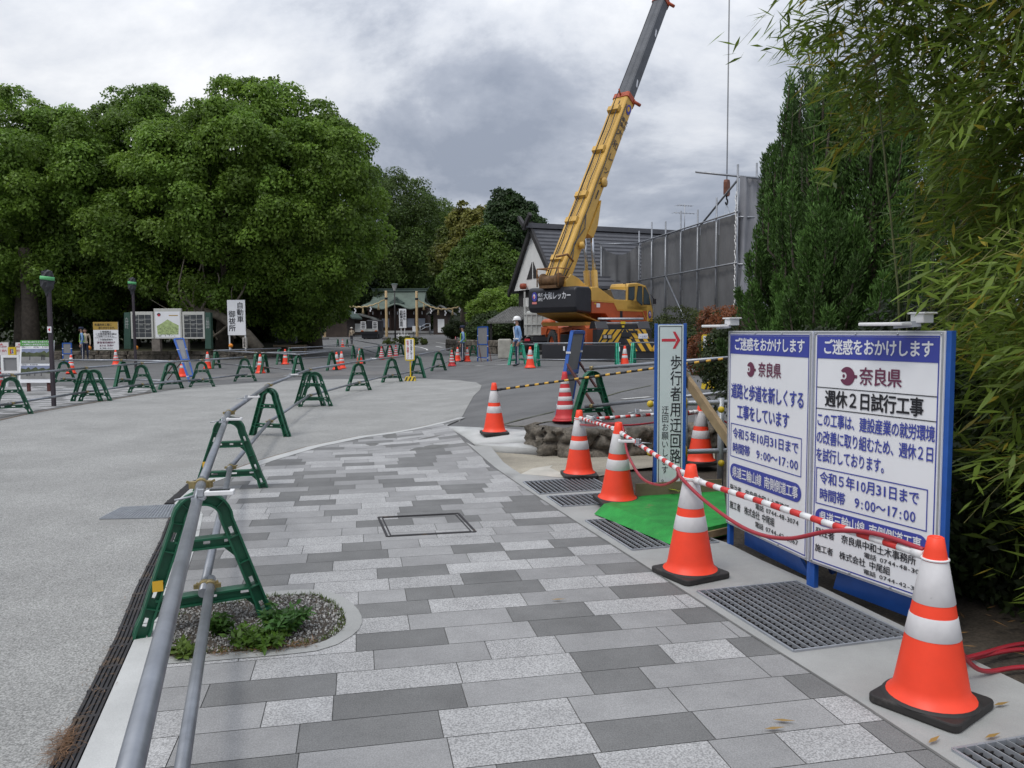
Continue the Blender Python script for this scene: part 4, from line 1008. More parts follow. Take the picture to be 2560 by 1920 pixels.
# --- blue framed signs seen from behind
def backsign(label, foot_a, foot_b, top_a, top_b, dep_a, dep_b, lean, W=None, props=True, group="blue framed sign backs", ht=1.5):
    a = D(*foot_a, dep_a); b = D(*foot_b, dep_b); z = zt(a.x, a.y); ta = D(*top_a, dep_a + lean[0]); tb = D(*top_b, dep_b + lean[1]); a.z = z; b.z = z
    t = thing("reversed_sign", label, "sign board", a, 0, group); o = V(a); mb = MB(); up = (ta - a).normalized(); nrm = (b - a).cross(up).normalized()
    A_, B_, TA, TB = a - o, b - o, ta - o, tb - o
    for p, q_ in ((A_, TA), (B_, TB), (TA, TB), (A_.lerp(TA, .12), B_.lerp(TB, .12)), (A_.lerp(TA, .5), B_.lerp(TB, .5))): mb.beam(p, q_, .045, .05, 0, tuple(nrm))
    mb.build("frame", M_blue, t)
    mb = MB(); mb.prism([A_.lerp(TA, .12), B_.lerp(TB, .12), TB, TA], nrm * .008); mb.build("panel", M_greyback, t)
    mb = MB()
    for k in (.12, .45, .75): 
        for p, q_ in ((A_, TA), (B_, TB)): c = p.lerp(q_, k); mb.box(c, (.07, .07, .03))
    mb.split("clip", M_pwhite, t)
    if props:
        mb = MB(); sgn = 1
        for p, q_ in ((A_, TA), (B_, TB)):
            m0 = p.lerp(q_, .62); ft = p + V((props[0], props[1], 0)); mb.beam(m0, ft, .03, .03)
        mb.split("prop", M_rust, t)
    return t
backsign("blue framed sign back seen nearly edge-on, propped by rusty stays behind a striped red cone", (1393, 1040), (1426, 1020), (1430, 830), (1459, 830), 11.7, 12.5, (.25, .25), props=(.62, -.55))
backsign("leaning blue framed sign seen from behind near the low wall on the left", (474, 960), (486, 958), (436, 848), (458, 847), 24.5, 24.8, (1.0, 1.0), props=(-1.0, .3))
backsign("blue framed sign back standing by the bushes right of the capped guard", (1194, 870), (1219, 873), (1195, 818), (1219, 817), 39, 38, (.2, .2), props=(.2, -.5))
# --- boards on the left
def postsign(name, label, cat, x0, x1, y0, y1, depth, face, legs=(), thick=.04, lean=0.0, frame=None, zfoot=None, group=None, rz=0):
    a = D(x0, y1, depth); b = D(x1, y1, depth); zg = zt(a.x, depth) if zfoot is None else zfoot
    t = thing(name, label, cat, (a.x, depth, zg), 0, group); W = b.x - a.x; zb = a.z - zg; H = D(x0, y0, depth).z - a.z
    t.rotation_euler = (0, 0, rz)
    T = Matrix.Translation((0, 0, zb)) @ Matrix.Rotation(-lean, 4, 'X')
    mb = MB(); mb.box((W / 2, thick / 2, H / 2), (W, thick, H), 0, T); mb.build("board", face, t)
    if frame:
        mb = MB()
        for c, d_ in (((0, 0, H / 2), (.07, thick * 1.6, H + .07)), ((W, 0, H / 2), (.07, thick * 1.6, H + .07)), ((W / 2, 0, H), (W - .07, thick * 1.6, .07)), ((W / 2, 0, 0), (W - .07, thick * 1.6, .07))): mb.box(c, d_, 0, T)
        mb.build("frame", frame, t)
    for lx, lm in legs:
        mb = MB(); mb.box((W * lx, thick + .03, zb / 2 + .1), (.07, .06, zb + .2)); mb.build("leg", lm, t)
    s = SF(T @ V((0, 0, 0)), T.to_3x3() @ V((1, 0, 0)), T.to_3x3() @ V((0, 0, 1))); return t, W, H, s
M_brass = mat("ochre_print", (0.40, 0.26, 0.05), .6, var=.08)
M_signgreen = mat("dark_green_post", (0.03, 0.075, 0.055), .6, var=.15)
bankz = lambda y: .48 + .02 * max(0, y - 45)
t, W, H, s = postsign("roadside_sign", "tall white sign board with two columns of brush writing on the tree bank", "sign board", 570, 614.5, 750, 838, 43.5, M_panel, [(.06, M_white), (.95, M_white)], zfoot=.5)
L = MB(); s.vtext(L, "自動車", W * .53, H * .94, W * .38, H * .195, 0, .01, .012); s.vtext(L, "御祓所", W * .07, H * .70, W * .38, H * .20, 0, .01, .012); L.build("lettering", [M_ink], t, recalc=False)
# map board: three panels between two green pillars
dep = 43.2; o = D(310, 870, dep); t = thing("notice_board", "wide notice board of photo panels and a hill map between two green pillars", "notice board", (o.x, dep, .5)); zg = .5; px = lambda nx, ny: D(nx, ny, dep) - V((o.x, dep, zg))
mb = MB()
for x0, x1 in ((310, 325), (513, 526)):
    a, b, c_, d_ = px(x0, 781), px(x1, 781), px(x1 + 2, 872), px(x0 - 0, 872); mb.prism([a, b, c_, d_], (0, .3, 0))
mb.split("pillar", M_signgreen, t)
M_case = mat("cream_case", (0.50, 0.50, 0.46), .6, var=.06); M_photo = mat("dark_photo", (0.045, 0.05, 0.055), .5, var=.5, scale=3); M_map = mat("hill_map", (0.55, 0.60, 0.52), .6, var=.06)
for nm_, x0, x1, y0, y1 in (("photo_case", 328, 381, 779, 847), ("map_case", 386, 452, 771, 847), ("photo_case", 457, 510, 779, 847)):
    a, b = px(x0, y1), px(x1, y0); mb = MB(); mb.box(((a.x + b.x) / 2, .10, (a.z + b.z) / 2), (b.x - a.x, .16, b.z - a.z)); ob = mb.build(nm_, M_case, t, bevel=.01)
    W, H = b.x - a.x, b.z - a.z; s = SF((a.x, .02, a.z)); L = MB()
    if nm_ == "photo_case":
        for i in range(3):
            for j in range(5):
                xx0, yy0 = W * (.08 + .285 * i), H * (.06 + .168 * j); s.rect(L, xx0, yy0, xx0 + W * .265, yy0 + H * .152, 0, .008)
                if (i * 7 + j * 3) % 4 < 2: s.rect(L, xx0 + W * .03, yy0 + H * .11, xx0 + W * (.10 + .03 * (i + j) % 4), yy0 + H * .125, 1, .012)
        L.build("photos", [M_photo, M_case], ob, recalc=False)
    else:
        s.rect(L, W * .05, H * .04, W * .95, H * .90, 0, .006); rr = random.Random(2)
        s.poly(L, [(W * .1, H * .42), (W * .3, H * .52), (W * .5, H * .64), (W * .7, H * .53), (W * .9, H * .44), (W * .88, H * .14), (W * .12, H * .14)], 1, .010)
        for i in range(70): x_, y_ = rr.uniform(.12, .86), rr.uniform(.08, .42); s.disc(L, W * x_, H * y_, W * .018, H * .012, rr.choice([1, 2, 2, 3]), .014, 6)
        s.disc(L, W * .19, H * .80, W * .07, H * .055, 3, .012, 12); s.disc(L, W * .19, H * .775, W * .05, H * .035, 4, .015, 12); s.rect(L, W * .55, H * .755, W * .88, H * .785, 5, .012)
        L.build("map", [M_panel, mat("map_green", (0.36, 0.45, 0.20), .7, var=.3, scale=6), mat("map_olive", (0.16, 0.22, 0.08), .7), M_photo, M_pred, M_brass], ob, recalc=False)
mb = MB()
for y_ in (789, 815, 842):
    for x0, x1 in ((324, 330), (380, 388), (451, 459), (509, 515)): a, b = px(x0, y_), px(x1, y_); mb.beam(a + V((0, .12, 0)), b + V((0, .12, 0)), .05, .06)
mb.split("bracket", M_galv, t)
mb = MB()
for nx in (388, 458): a = px(nx, 847); mb.box((a.x, .2, a.z / 2), (.45, .3, a.z)); 
mb.split("plinth", mat("old_stone", (0.17, 0.15, 0.13), .9, var=.3, scale=4, bump=.5), t)
M_cap = mat("pillar_text", (0.35, 0.38, 0.36), .6)
L = MB()
for nx, tx in ((313, "大神神社"), (515, "三輪明神")): a = px(nx, 822); s = SF((a.x, -.005, a.z)); s.vtext(L, tx, 0, .62, .2, .155, 0, .01)
L.build("pillar_lettering", [M_cap], t, recalc=False)
# parking notice
t, W, H, s = postsign("parking_notice", "white notice with ochre heading standing on the bank beside the map board", "notice", 235, 297, 805, 875, 42, M_panel, [(.1, M_ply), (.9, M_ply)], zfoot=.48)
L = MB(); s.rect(L, 0, H * .72, W, H, 0, .004); s.text(L, "県道改良工事に", W * .06, H * .85, W * .70, H * .10, 1, .01); s.text(L, "取りかかります。", W * .22, H * .735, W * .72, H * .10, 1, .01)
s.text(L, "工事期間は", W * .26, H * .615, W * .46, H * .07, 1, .01); s.text(L, "この県有駐車区画は", W * .08, H * .535, W * .86, H * .075, 1, .01); s.text(L, "ご利用できません。", W * .12, H * .455, W * .78, H * .075, 1, .01); s.rect(L, W * .05, H * .43, W * .95, H * .438, 1, .01)
s.text(L, "ＪＲ線路南側の", W * .16, H * .335, W * .62, H * .065, 1, .01); s.text(L, "参拝者用無料Ｐ", W * .13, H * .22, W * .76, H * .09, 2, .01); s.text(L, "または 民間Ｐ", W * .22, H * .12, W * .6, H * .075, 2, .01); s.text(L, "をご利用ください。", W * .24, H * .03, W * .58, H * .06, 1, .01)
L.build("lettering", [M_brass, M_ink, M_maroon], t, recalc=False)
# big photo poster leaning on a stand
t, W, H, s = postsign("photo_poster", "large white poster with green heading and two landscape photos, leaning behind the lamp post", "poster", 47, 131, 850, 957, 20.6, M_panel, [(.25, M_rust), (.85, M_rust)], lean=R(8), thick=.03)
L = MB(); s.rect(L, 0, H * .865, W * 1.0, H * 1.0, 0, .004); s.text(L, "県道三輪山線が生まれ変わります", W * .05, H * .935, W * .88, H * .05, 1, .008, .01); s.text(L, "～大神神社の表参道が歩きやすく～", W * .05, H * .875, W * .86, H * .045, 1, .008, .01)
s.text(L, "整備後のイメージ　北側歩道より、東の鳥居を望む", W * .04, H * .825, W * .88, H * .03, 2, .008, .01)
s.rect(L, W * .05, H * .455, W * .95, H * .80, 3, .006); s.rect(L, W * .05, H * .09, W * .95, H * .40, 3, .006); s.text(L, "北側歩道より、南の鳥居を望む", W * .06, H * .41, W * .5, H * .028, 2, .008)
M_pg = mat("print_trees", (0.05, 0.065, 0.025), .6, var=.5, scale=5); M_pgr = mat("print_road", (0.22, 0.22, 0.215), .6, var=.2, scale=4)
for y0 in (.455, .09):
    hh = .345 if y0 > .2 else .31; rr = random.Random(int(y0 * 100))
    s.poly(L, [(W * .05, H * (y0 + hh * .45))] + [(W * (.05 + .9 * i / 12), H * (y0 + hh * (.70 + .22 * rr.random()))) for i in range(13)] + [(W * .95, H * (y0 + hh * .4))], 4, .009)
    s.poly(L, [(W * .05, H * y0), (W * .95, H * y0), (W * .95, H * (y0 + hh * .40)), (W * .5, H * (y0 + hh * .46)), (W * .05, H * (y0 + hh * .45))], 5, .011)
    for i in range(5): x_ = rr.uniform(.15, .85); s.rect(L, W * x_, H * (y0 + hh * .22), W * (x_ + .02), H * (y0 + hh * .52), 2, .013); s.disc(L, W * (x_ + .01), H * (y0 + hh * .55), W * .012, H * .012, 2, .013, 8)
L.build("print", [mat("print_green", (0.06, 0.26, 0.04), .5), M_pwhite, M_ink, mat("print_sky", (0.20, 0.23, 0.33), .6, var=.3, scale=3), M_pg, M_pgr], t, recalc=False)
# other small boards at far left
for x0, x1, lab in ((-14, 20, "pink printed white board cut off by the left edge of the photo"), (38, 57, "pink printed white board behind the restroom sign")):
    t, W, H, s = postsign("printed_board", lab, "notice", x0, x1, 856, 888, 30, mat("pinkish_white", (0.62, 0.58, 0.58), .6), [(.1, M_blue), (.9, M_blue)], lean=R(6)); L = MB()
    s.poly(L, [(W * .35, H * .78), (W * .65, H * .78), (W * .5, H * .95)], 0, .01); s.text(L, "神社参拝", W * .1, H * .6, W * .8, H * .12, 0, .01); s.text(L, "参拝 案内", W * .1, H * .25, W * .8, H * .2, 0, .01); L.build("lettering", [mat("faded_red", (0.45, 0.12, 0.14), .6)], t, recalc=False)
t, W, H, s = postsign("restroom_sign", "small yellow edged restroom sign with a red and a blue figure", "sign", 24, 38, 870, 888, 28, M_panel, [(.5, M_pyel)], frame=M_pyel); L = MB()
for fx, mi in ((.3, 0), (.68, 1)): s.disc(L, W * fx, H * .72, W * .09, mi=mi, d=.03, n=10); s.poly(L, [(W * (fx - .12), H * .25), (W * (fx + .12), H * .25), (W * (fx + .08), H * .60), (W * (fx - .08), H * .60)], mi, .03)
L.build("pictogram", [M_pred, M_navy], t, recalc=False)
t, W, H, s = postsign("grey_board", "grey panel with pale rounded frame standing at the left behind the pipes", "board", 8, 48, 891, 930, 22.5, M_greyback, [(.1, M_white), (.9, M_white)], frame=M_white)
backsign("small grey sign back with blue top edge on the bank, between poster and far visitors", (157, 880), (178, 880), (157, 858), (178, 858), 38.5, 38.5, (.02, .02), props=None)
# yellow framed notices on stands
def notice(label, foot, x0, x1, y0, y1, main, sub, red, sign=False):
    c = G(*foot); dep = c.y; a = D(x0, y1, dep); b = D(x1, y0, dep); t = thing("notice_stand", label, "notice stand", c, 0, "yellow framed notices on stands")
    W = b.x - a.x; z0 = a.z - c.z; H = b.z - a.z; ox = a.x - c.x; mb = MB()
    pts = []; r_ = W * .2
    for cx_, cz_, a0 in ((ox + W - r_, z0 + H - r_, 0), (ox + r_, z0 + H - r_, 90), (ox + r_, z0 + r_, 180), (ox + W - r_, z0 + r_, 270)): pts += [(cx_ + r_ * math.cos(R(a0 + 18 * i)), 0, cz_ + r_ * math.sin(R(a0 + 18 * i))) for i in range(6)]
    mb.prism(pts, (0, .03, 0)); mb.build("frame", M_pyel, t)
    mb = MB(); mb.box((ox + W / 2, -.003, z0 + H / 2), (W * .78, .008, H * .88)); mb.build("panel", M_panel, t)
    mb = MB(); mb.box((0, .045, z0 / 2 + .1), (.04, .03, z0 + .2)); mb.build("pole", M_pyel, t)
    mb = MB(); mb.prism([(-.17, -.14, 0), (.17, -.14, 0), (.14, -.1, .13), (-.14, -.1, .13)], (0, .26, 0)); mb.build("base", M_pyel, t)
    mb = MB()
    for k in (-1, 0, 1): mb.prism([(k * .11 - .045, -.144, .005), (k * .11 + .0, -.144, .005), (k * .11 + .05, -.104, .125), (k * .11 + .005, -.104, .125)], (0, -.003, 0))
    mb.build("base_stripes", M_bk, t)
    s = SF((ox, -.008, z0)); L = MB(); n = len(main); k = min(W * .34, H * .82 / n)
    if sign: s.disc(L, W * .5, H * .88, W * .16, mi=2, d=.003); s.vtext(L, main, W * .40, H * .78, W * .36, H * .155, 0, .004, .02); s.vtext(L, sub, W * .18, H * .5, W * .16, H * .06, 1, .004)
    else: s.vtext(L, main, W * .20, H * .90, W * .24, H * .82 / n, 0, .004, .015); s.vtext(L, sub, W * .56, H * .92, W * .22, H * .84 / len(sub), 1, .004, .01)
    L.build("lettering", [red, M_ink, M_maroon], t, recalc=False)
notice("small yellow framed notice on a striped base at the edge of the pale road", RB(1818, 1045), 1012, 1036, 845, 902, "駐車ご遠慮下さい", "係員の誘導に従って", M_pred)
notice("yellow framed no parking notice between the arrow sign and the left sign panel", (1776, 972), 1754, 1784, 836, 900, "駐車禁止", "お願いします", M_pred, True)
# ================================================================ mobile crane
M_cyel = mat("crane_yellow", (0.62, 0.37, 0.075), .40, var=.10, scale=1.2, stain=.18)
M_corg = mat("crane_orange", (0.46, 0.095, 0.028), .45, var=.12, scale=1.2, stain=.2)
M_cblk = mat("crane_black", (0.016, 0.016, 0.02), .4, var=.2, scale=2)
M_cgrey = mat("boom_grey", (0.10, 0.105, 0.115), .5, .2, var=.15, scale=1.5, stain=.2)
M_crust = mat("boom_collar", (0.38, 0.07, 0.025), .5, var=.25, scale=4)
M_tyre = mat("tyre_rubber", (0.020, 0.020, 0.021), .85, var=.3, scale=4)
M_haz = mat("hazard_yellow", (0.62, 0.36, 0.03), .45, var=.12, scale=3)
M_glass = mat("window_glass", (0.055, 0.075, 0.085), .08, var=.2, scale=1.5, spec=.8)
M_chrome = mat("chrome_rod", (0.6, 0.62, 0.65), .2, .9)
M_blue2 = mat("emblem_blue", (0.05, 0.05, 0.30), .5)
cz = .25; AZ = R(50); CC = V((3.57, 35.3, cz))
crane = thing("mobile_crane", "yellow and orange mobile crane with black counterweight and raised telescopic boom", "crane", CC, AZ)
# upper body frame: x forward, y left, z up, origin at the slewing centre
def sidepoly(mb, pts, y0, y1, mi=0): mb.prism([(x, y0, z) for x, z in pts], (0, y1 - y0, 0), mi)
yr = -1.25
mb = MB(); pl = [(-2.9, -1.27), (-2.75, -1.27)]
cw = [(-2.88, 2.05), (-2.98, 2.25), (-2.98, 2.98), (-2.86, 3.10), (-1.95, 3.10), (-1.80, 3.0), (-1.80, 1.98)]
sidepoly(mb, cw, yr, 1.25); cwo = mb.build("counterweight", M_cblk, crane, bevel=.10, seg=3)
L = MB(); s = SF((-2.985, 1.25, 2.0), (0, -1, 0), (0, 0, 1)); 
s.text(L, "大和レッカー", .86, .56, 1.42, .33, 0, .012, .016); s.text(L, "株式", .56, .70, .26, .16, 0, .012, .008); s.text(L, "会社", .56, .51, .26, .16, 0, .012, .008)
s.disc(L, .38, .71, .14, .2, 1, .012); s.disc(L, .36, .72, .06, .10, 0, .015); s.disc(L, .35, .70, .035, .07, 2, .018); s.rect(L, .25, .40, .50, .49, 3, .012); L.build("lettering", [M_pwhite, M_blue2, M_pred, mat("pale_red", (0.6, 0.2, 0.18), .5)], cwo, recalc=False)
# side body right: yellow above orange
mb = MB(); sidepoly(mb, [(-1.797, 2.52), (-1.797, 3.10), (-1.35, 3.12), (.0, 2.62), (2.75, 2.62), (2.75, 2.16), (.2, 2.16), (-.12, 2.50)], yr, -.35); mb.build("body_upper", M_cyel, crane, bevel=.03)
mb = MB(); sidepoly(mb, [(-1.797, 2.0), (-1.797, 2.517), (-.13, 2.497), (.19, 2.157), (2.75, 2.157), (2.75, 1.62), (.1, 1.62), (-.25, 1.62), (-.75, 2.0)], yr, -.35); mb.build("body_lower", M_corg, crane, bevel=.02)
mb = MB(); sidepoly(mb, [(-1.797, 2.0), (-1.797, 3.05), (.2, 2.6), (2.4, 2.4), (2.4, 1.6), (-.6, 1.6)], .35, 1.25); mb.build("body_far_side", M_cyel, crane, bevel=.03)
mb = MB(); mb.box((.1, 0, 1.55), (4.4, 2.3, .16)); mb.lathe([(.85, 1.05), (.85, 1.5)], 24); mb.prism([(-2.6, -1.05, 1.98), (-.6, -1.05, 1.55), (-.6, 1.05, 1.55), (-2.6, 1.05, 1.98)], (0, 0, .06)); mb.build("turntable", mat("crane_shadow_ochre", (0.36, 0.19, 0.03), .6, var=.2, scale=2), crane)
mb = MB(); 
for a, b in (((-1.79, 2.505), (-.12, 2.485)), ((-.12, 2.485), (.2, 2.145)), ((.2, 2.145), (2.3, 2.145)), ((2.3, 2.145), (2.62, 1.75))): mb.beam((a[0], yr - .003, a[1]), (b[0], yr - .003, b[1]), .03, .035)
mb.build("trim_stripe", M_cyel, crane)
L = MB(); s = SF((-1.6, yr - .001, 2.2)); s.rect(L, 0, .18, .12, .24, 0); s.rect(L, .15, .05, .42, .22, 1, .002); s.rect(L, .35, -.35 + .0, .55, .10, 2) if 0 else None; s.rect(L, 2.0, -.45, 2.22, -.05, 2); L.build("stickers", [M_pyel, M_pwhite, M_cblk], crane, recalc=False)
# grey air intake between body and cab
mb = MB(); sidepoly(mb, [(.05, 2.62), (.95, 2.62), (.95, 3.02), (-.25, 3.02)], yr + .06, -.45); mb.build("hood", mat("grey_grille", (0.17, 0.18, 0.19), .5, var=.2, scale=8), crane)
mb = MB(); mb.box((.4, -1.1, 3.05), (1.25, .16, .03)); mb.build("hood_rail", M_galv, crane)
# cab
cabp = [(.95, 2.157), (.95, 2.62), (1.02, 3.22), (1.12, 3.36), (1.9, 3.42), (2.62, 3.33), (2.95, 2.95), (3.30, 2.2), (3.30, 1.65), (2.76, 1.65), (2.76, 2.157)]
mb = MB(); sidepoly(mb, cabp, yr, -.30); cab = mb.build("cab", M_cyel, crane, bevel=.05, seg=3)
s = SF((0, yr - .004, 0)); mb = MB(); fr = MB()
def win(pts, mi=0):
    c = sum((V(p) for p in pts), V((0, 0))) / len(pts); m_ = MB(); s.poly(m_, [tuple(c + (V(p) - c) * 1.10) for p in pts], 0, .003); s.poly(m_, pts, 1, .006); m_.build("window", [M_cblk, M_glass], cab, recalc=False)
win([(1.10, 2.66), (1.12, 3.18), (1.62, 3.22), (1.60, 2.72), (1.50, 2.63)]); win([(1.80, 2.74), (1.92, 3.24), (2.27, 3.24), (2.30, 2.46), (2.22, 2.44), (1.82, 2.62)]); win([(2.42, 2.48), (2.42, 3.22), (2.60, 3.20), (2.88, 2.92), (3.02, 2.48)])
s = SF((0, -.30, 0)); mb = MB(); u = V((3.30 - 2.95, 0, 2.2 - 2.95)).normalized()
a, b = V((2.965, 0, 2.93)), V((3.295, 0, 2.25)); off = V((.018, 0, .01)); mb.quad(a + V((0, yr + .07, 0)) + off, a + V((0, -.37, 0)) + off, b + V((0, -.37, 0)) + off, b + V((0, yr + .07, 0)) + off); mb.build("windscreen", M_glass, cab)
L = MB(); s = SF((0, yr - .004, 0)); s.disc(L, 2.98, 2.0, .14, .18, 0, .006); s.disc(L, 2.98, 2.02, .08, .11, 1, .009); s.disc(L, 2.97, 1.99, .05, .07, 2, .012); s.text(L, "大和レッカー", 1.85, 1.86, .7, .10, 3, .006); s.rect(L, 1.72, 1.70, 1.725, 3.3, 3, .006); s.rect(L, 2.36, 1.70, 2.365, 3.3, 3, .006); L.build("emblem", [M_blue2, M_pwhite, M_pred, mat("dull_red", (0.2, 0.05, 0.03), .5)], cab, recalc=False)
mb = MB(); mb.tube([(1.8, -.9, 3.42), (1.82, -.9, 3.52), (2.5, -.9, 3.48), (2.52, -.9, 3.38)], .02, 6); mb.tube([(2.55, -.5, 3.36), (2.6, -.5, 3.44), (2.95, -.5, 3.1), (2.95, -.5, 3.0)], .02, 6); mb.tube([(.75, -1.2, 3.34), (1.1, -1.1, 3.36)], .02, 6); mb.tube([(3.0, -1.25, 2.95), (3.12, -1.4, 2.7)], .018, 6); mb.box((3.12, -1.42, 2.6), (.06, .14, .24)); mb.build("grab_rail", M_cblk, cab)
# boom
mbm = crane.matrix_world if False else Matrix.Translation(CC) @ Matrix.Rotation(AZ, 4, 'Z'); inv = mbm.inverted()
B0 = inv @ D(1399, 690, 34.0); B1 = inv @ D(1634.5, 38.6, 40.4); bd = (B1 - B0).normalized(); bd.y = 0; bd.normalize()
up_b = V((-bd.z, 0, bd.x)); piv = B0 - bd * .9
TB = Matrix((( bd.x, 0, up_b.x, B0.x), (0, 1, 0, B0.y), (bd.z, 0, up_b.z, B0.z), (0, 0, 0, 1)))
def seg(x0, x1, hw, hh, hw2=None, hh2=None):
    hw2 = hw2 or hw; hh2 = hh2 or hh; c = .18; pr = []
    for x, a, b in ((x0, hw, hh), (x1, hw2, hh2)): pr.append([TB @ V((x, y, z)) for y, z in ((-a, b * .85), (-a * .85, b), (a * .85, b), (a, b * .85), (a, -b * .55), (a * .55, -b), (-a * .55, -b), (-a, -b * .55))])
    vs = pr[0] + pr[1]; fs = [(i, (i + 1) % 8, 8 + (i + 1) % 8, 8 + i) for i in range(8)] + [tuple(reversed(range(8))), tuple(range(8, 16))]; return vs, fs
L1 = 9.9; L2 = 16.4; L3 = 23; L4 = 34
mb = MB(); mb.add(*seg(-1.0, L1, .42, .50, .40, .40)); bm_ = mb.build("boom_base", M_cyel, crane, bevel=.02)
mb = MB(); mb.add(*seg(L1 - .3, L2, .33, .34)); mb.build("boom_section", M_cgrey, crane)
mb = MB(); mb.add(*seg(L2 - .3, L3, .28, .29)); mb.build("boom_section", M_cgrey, crane)
mb = MB(); mb.add(*seg(L3 - .3, L4, .23, .24)); mb.build("boom_section", M_cgrey, crane)
for x_, r_ in ((L1, .44), (L2, .37), (L3, .32)):
    mb = MB(); mb.add(*seg(x_ - .10, x_ + .16, r_, r_)); mb.tube([TB @ V((x_, -r_, -.1)), TB @ V((x_ + .1, -r_ - .12, -r_ - .05))], .08, 8); mb.tube([TB @ V((x_, 0, r_)), TB @ V((x_ + .15, 0, r_ + .25))], .04, 6); mb.build("collar", M_crust, crane)
mb = MB()
for x_ in (L1 + .9, L1 + 4.2): mb.add([TB @ V(p) for p in ((x_, -.336, -.12), (x_ + .35, -.336, -.02), (x_ + .35, -.336, .10), (x_, -.336, .0))], [(0, 1, 2, 3)])
mb.split("boom_mark", M_pwhite, crane, recalc=False)
L = MB(); s = SF(TB @ V((9.3, -.425, .20)), TB.to_3x3() @ V((-1, 0, 0)), TB.to_3x3() @ V((0, 0, -1)))
s = SF(TB @ V((9.3, -.435, -.20)), TB.to_3x3() @ V((-1, 0, 0)), TB.to_3x3() @ V((0, 0, 1))); s.n = V((0, -1, 0))
# writing runs down the boom, letters upright to a viewer looking along it
def bl(ch, x, sz): 
    vs, fs = glyph(ch, .02); L.add([TB @ V((x - sz * .5 + sz * (p[0] - EX0) / EMX, -.432, -.27 + sz * (p[1] - EY0) / EMY)) for p in vs], fs, 0)
xx = 8.1
for c_ in "大和レッカ":
    vs, fs = glyph(c_, .0); sz = .46
    # rotate a quarter turn so the column reads from the top of the boom down
    L.add([TB @ V((xx - sz + sz * (p[1] - EY0) / EMY, -.43, .24 - sz * (p[0] - EX0) / EMX)) for p in vs], fs, 0); xx -= .72
L.add([TB @ V(p) for p in ((xx + .05, -.43, .06), (xx - .42, -.43, .06), (xx - .42, -.43, -.02), (xx + .05, -.43, -.02))], [(0, 1, 2, 3)], 0)
for c_, x_, y_ in (("株", 8.75, .22), ("式", 8.75, -.04), ("会", 8.45, .22), ("社", 8.45, -.04)):
    vs, fs = glyph(c_, .02); L.add([TB @ V((x_ - .25 + .25 * (p[1] - EY0) / EMY, -.425, y_ - .25 * (p[0] - EX0) / EMX)) for p in vs], fs, 0)
L.add([TB @ V((9.3 + .26 * math.cos(R(a)), -.425, .0 + .19 * math.sin(R(a)))) for a in range(0, 360, 15)], [tuple(range(24))], 1); L.add([TB @ V((9.3 + .13 * math.cos(R(a)), -.43, .03 + .10 * math.sin(R(a)))) for a in range(0, 360, 20)], [tuple(range(18))], 2)
L.build("lettering", [mat("worn_black", (0.05, 0.045, 0.05), .6), M_blue2, M_haz], bm_, recalc=False)
mb = MB()
mb.lathe([(.001, 0), (.22, 0), (.22, .08), (.1, .10), (.001, .12)], 16, 0, TB @ Matrix.Translation((5.1, -.42, -.1)) @ Matrix.Rotation(R(90), 4, 'X'))
mb.lathe([(.001, 0), (.16, 0), (.16, .10), (.001, .12)], 14, 0, TB @ Matrix.Translation((1.6, -.5, -.05)) @ Matrix.Rotation(R(90), 4, 'X'))
for x_ in (.4, 2.4, 3.8, 6.4, 8.8): mb.add(*[[TB @ V(p) for p in ((x_, -.30, .46), (x_ + .35, -.30, .46), (x_ + .3, -.30, .62), (x_ + .05, -.30, .62), (x_, .30, .46), (x_ + .35, .30, .46), (x_ + .3, .30, .62), (x_ + .05, .30, .62))], [(0, 1, 2, 3), (4, 5, 6, 7), (0, 1, 5, 4), (2, 3, 7, 6), (0, 3, 7, 4), (1, 2, 6, 5)]])
mb.add([TB @ V(p) for p in ((2.4, -.44, -.3), (4.3, -.44, -.36), (3.2, -.44, -.72), (2.5, -.44, -.72), (2.4, .44, -.3), (4.3, .44, -.36), (3.2, .44, -.72), (2.5, .44, -.72))], [(0, 1, 2, 3), (4, 5, 6, 7), (0, 1, 5, 4), (1, 2, 6, 5), (2, 3, 7, 6), (3, 0, 4, 7)])
mb.split("boom_fitting", M_cyel, bm_)
mb = MB()
for y_, z_ in ((-.435, .28), (-.2, .54), (.1, .54)): mb.tube([TB @ V((x_, y_, z_ + .02 * math.sin(x_ * 3))) for x_ in np.linspace(-.6, 9.4, 24)], .022, 6)
mb.tube([TB @ V(p) for p in ((-.5, -.45, .2), (.6, -.5, .1), (1.4, -.46, .35), (2.4, -.5, .1), (3.0, -.46, .3))], .025, 6)
mb.build("boom_hose", M_cblk, bm_)
# luffing cylinder and turret
a = V((.15, 0, 1.9)); b = TB @ V((3.0, 0, -.62)); m_ = a.lerp(b, .52)
mb = MB()
for y_ in (-.20, .20): mb.tube([a + V((0, y_, 0)), m_ + V((0, y_, 0))], .15, 12)
mb.split("cylinder", M_cyel, crane); mb = MB()
for y_ in (-.20, .20): mb.tube([m_ + V((0, y_, 0)), b + V((0, y_, 0))], .085, 12)
mb.split("cylinder_rod", M_chrome, crane)
mb = MB(); bx = TB @ V((-.5, 0, 0))
for y_ in (-.50, .50): mb.prism([(bx.x - .45, y_, 2.1), (bx.x - .45, y_, bx.z + .15), (bx.x - .1, y_, bx.z + .45), (bx.x + .45, y_, bx.z + .3), (bx.x + 1.9, y_, 2.75), (bx.x + 2.4, y_, 2.1)], (0, -.06 if y_ < 0 else .06, 0))
mb.split("turret_plate", M_cyel, crane, bevel=.015)
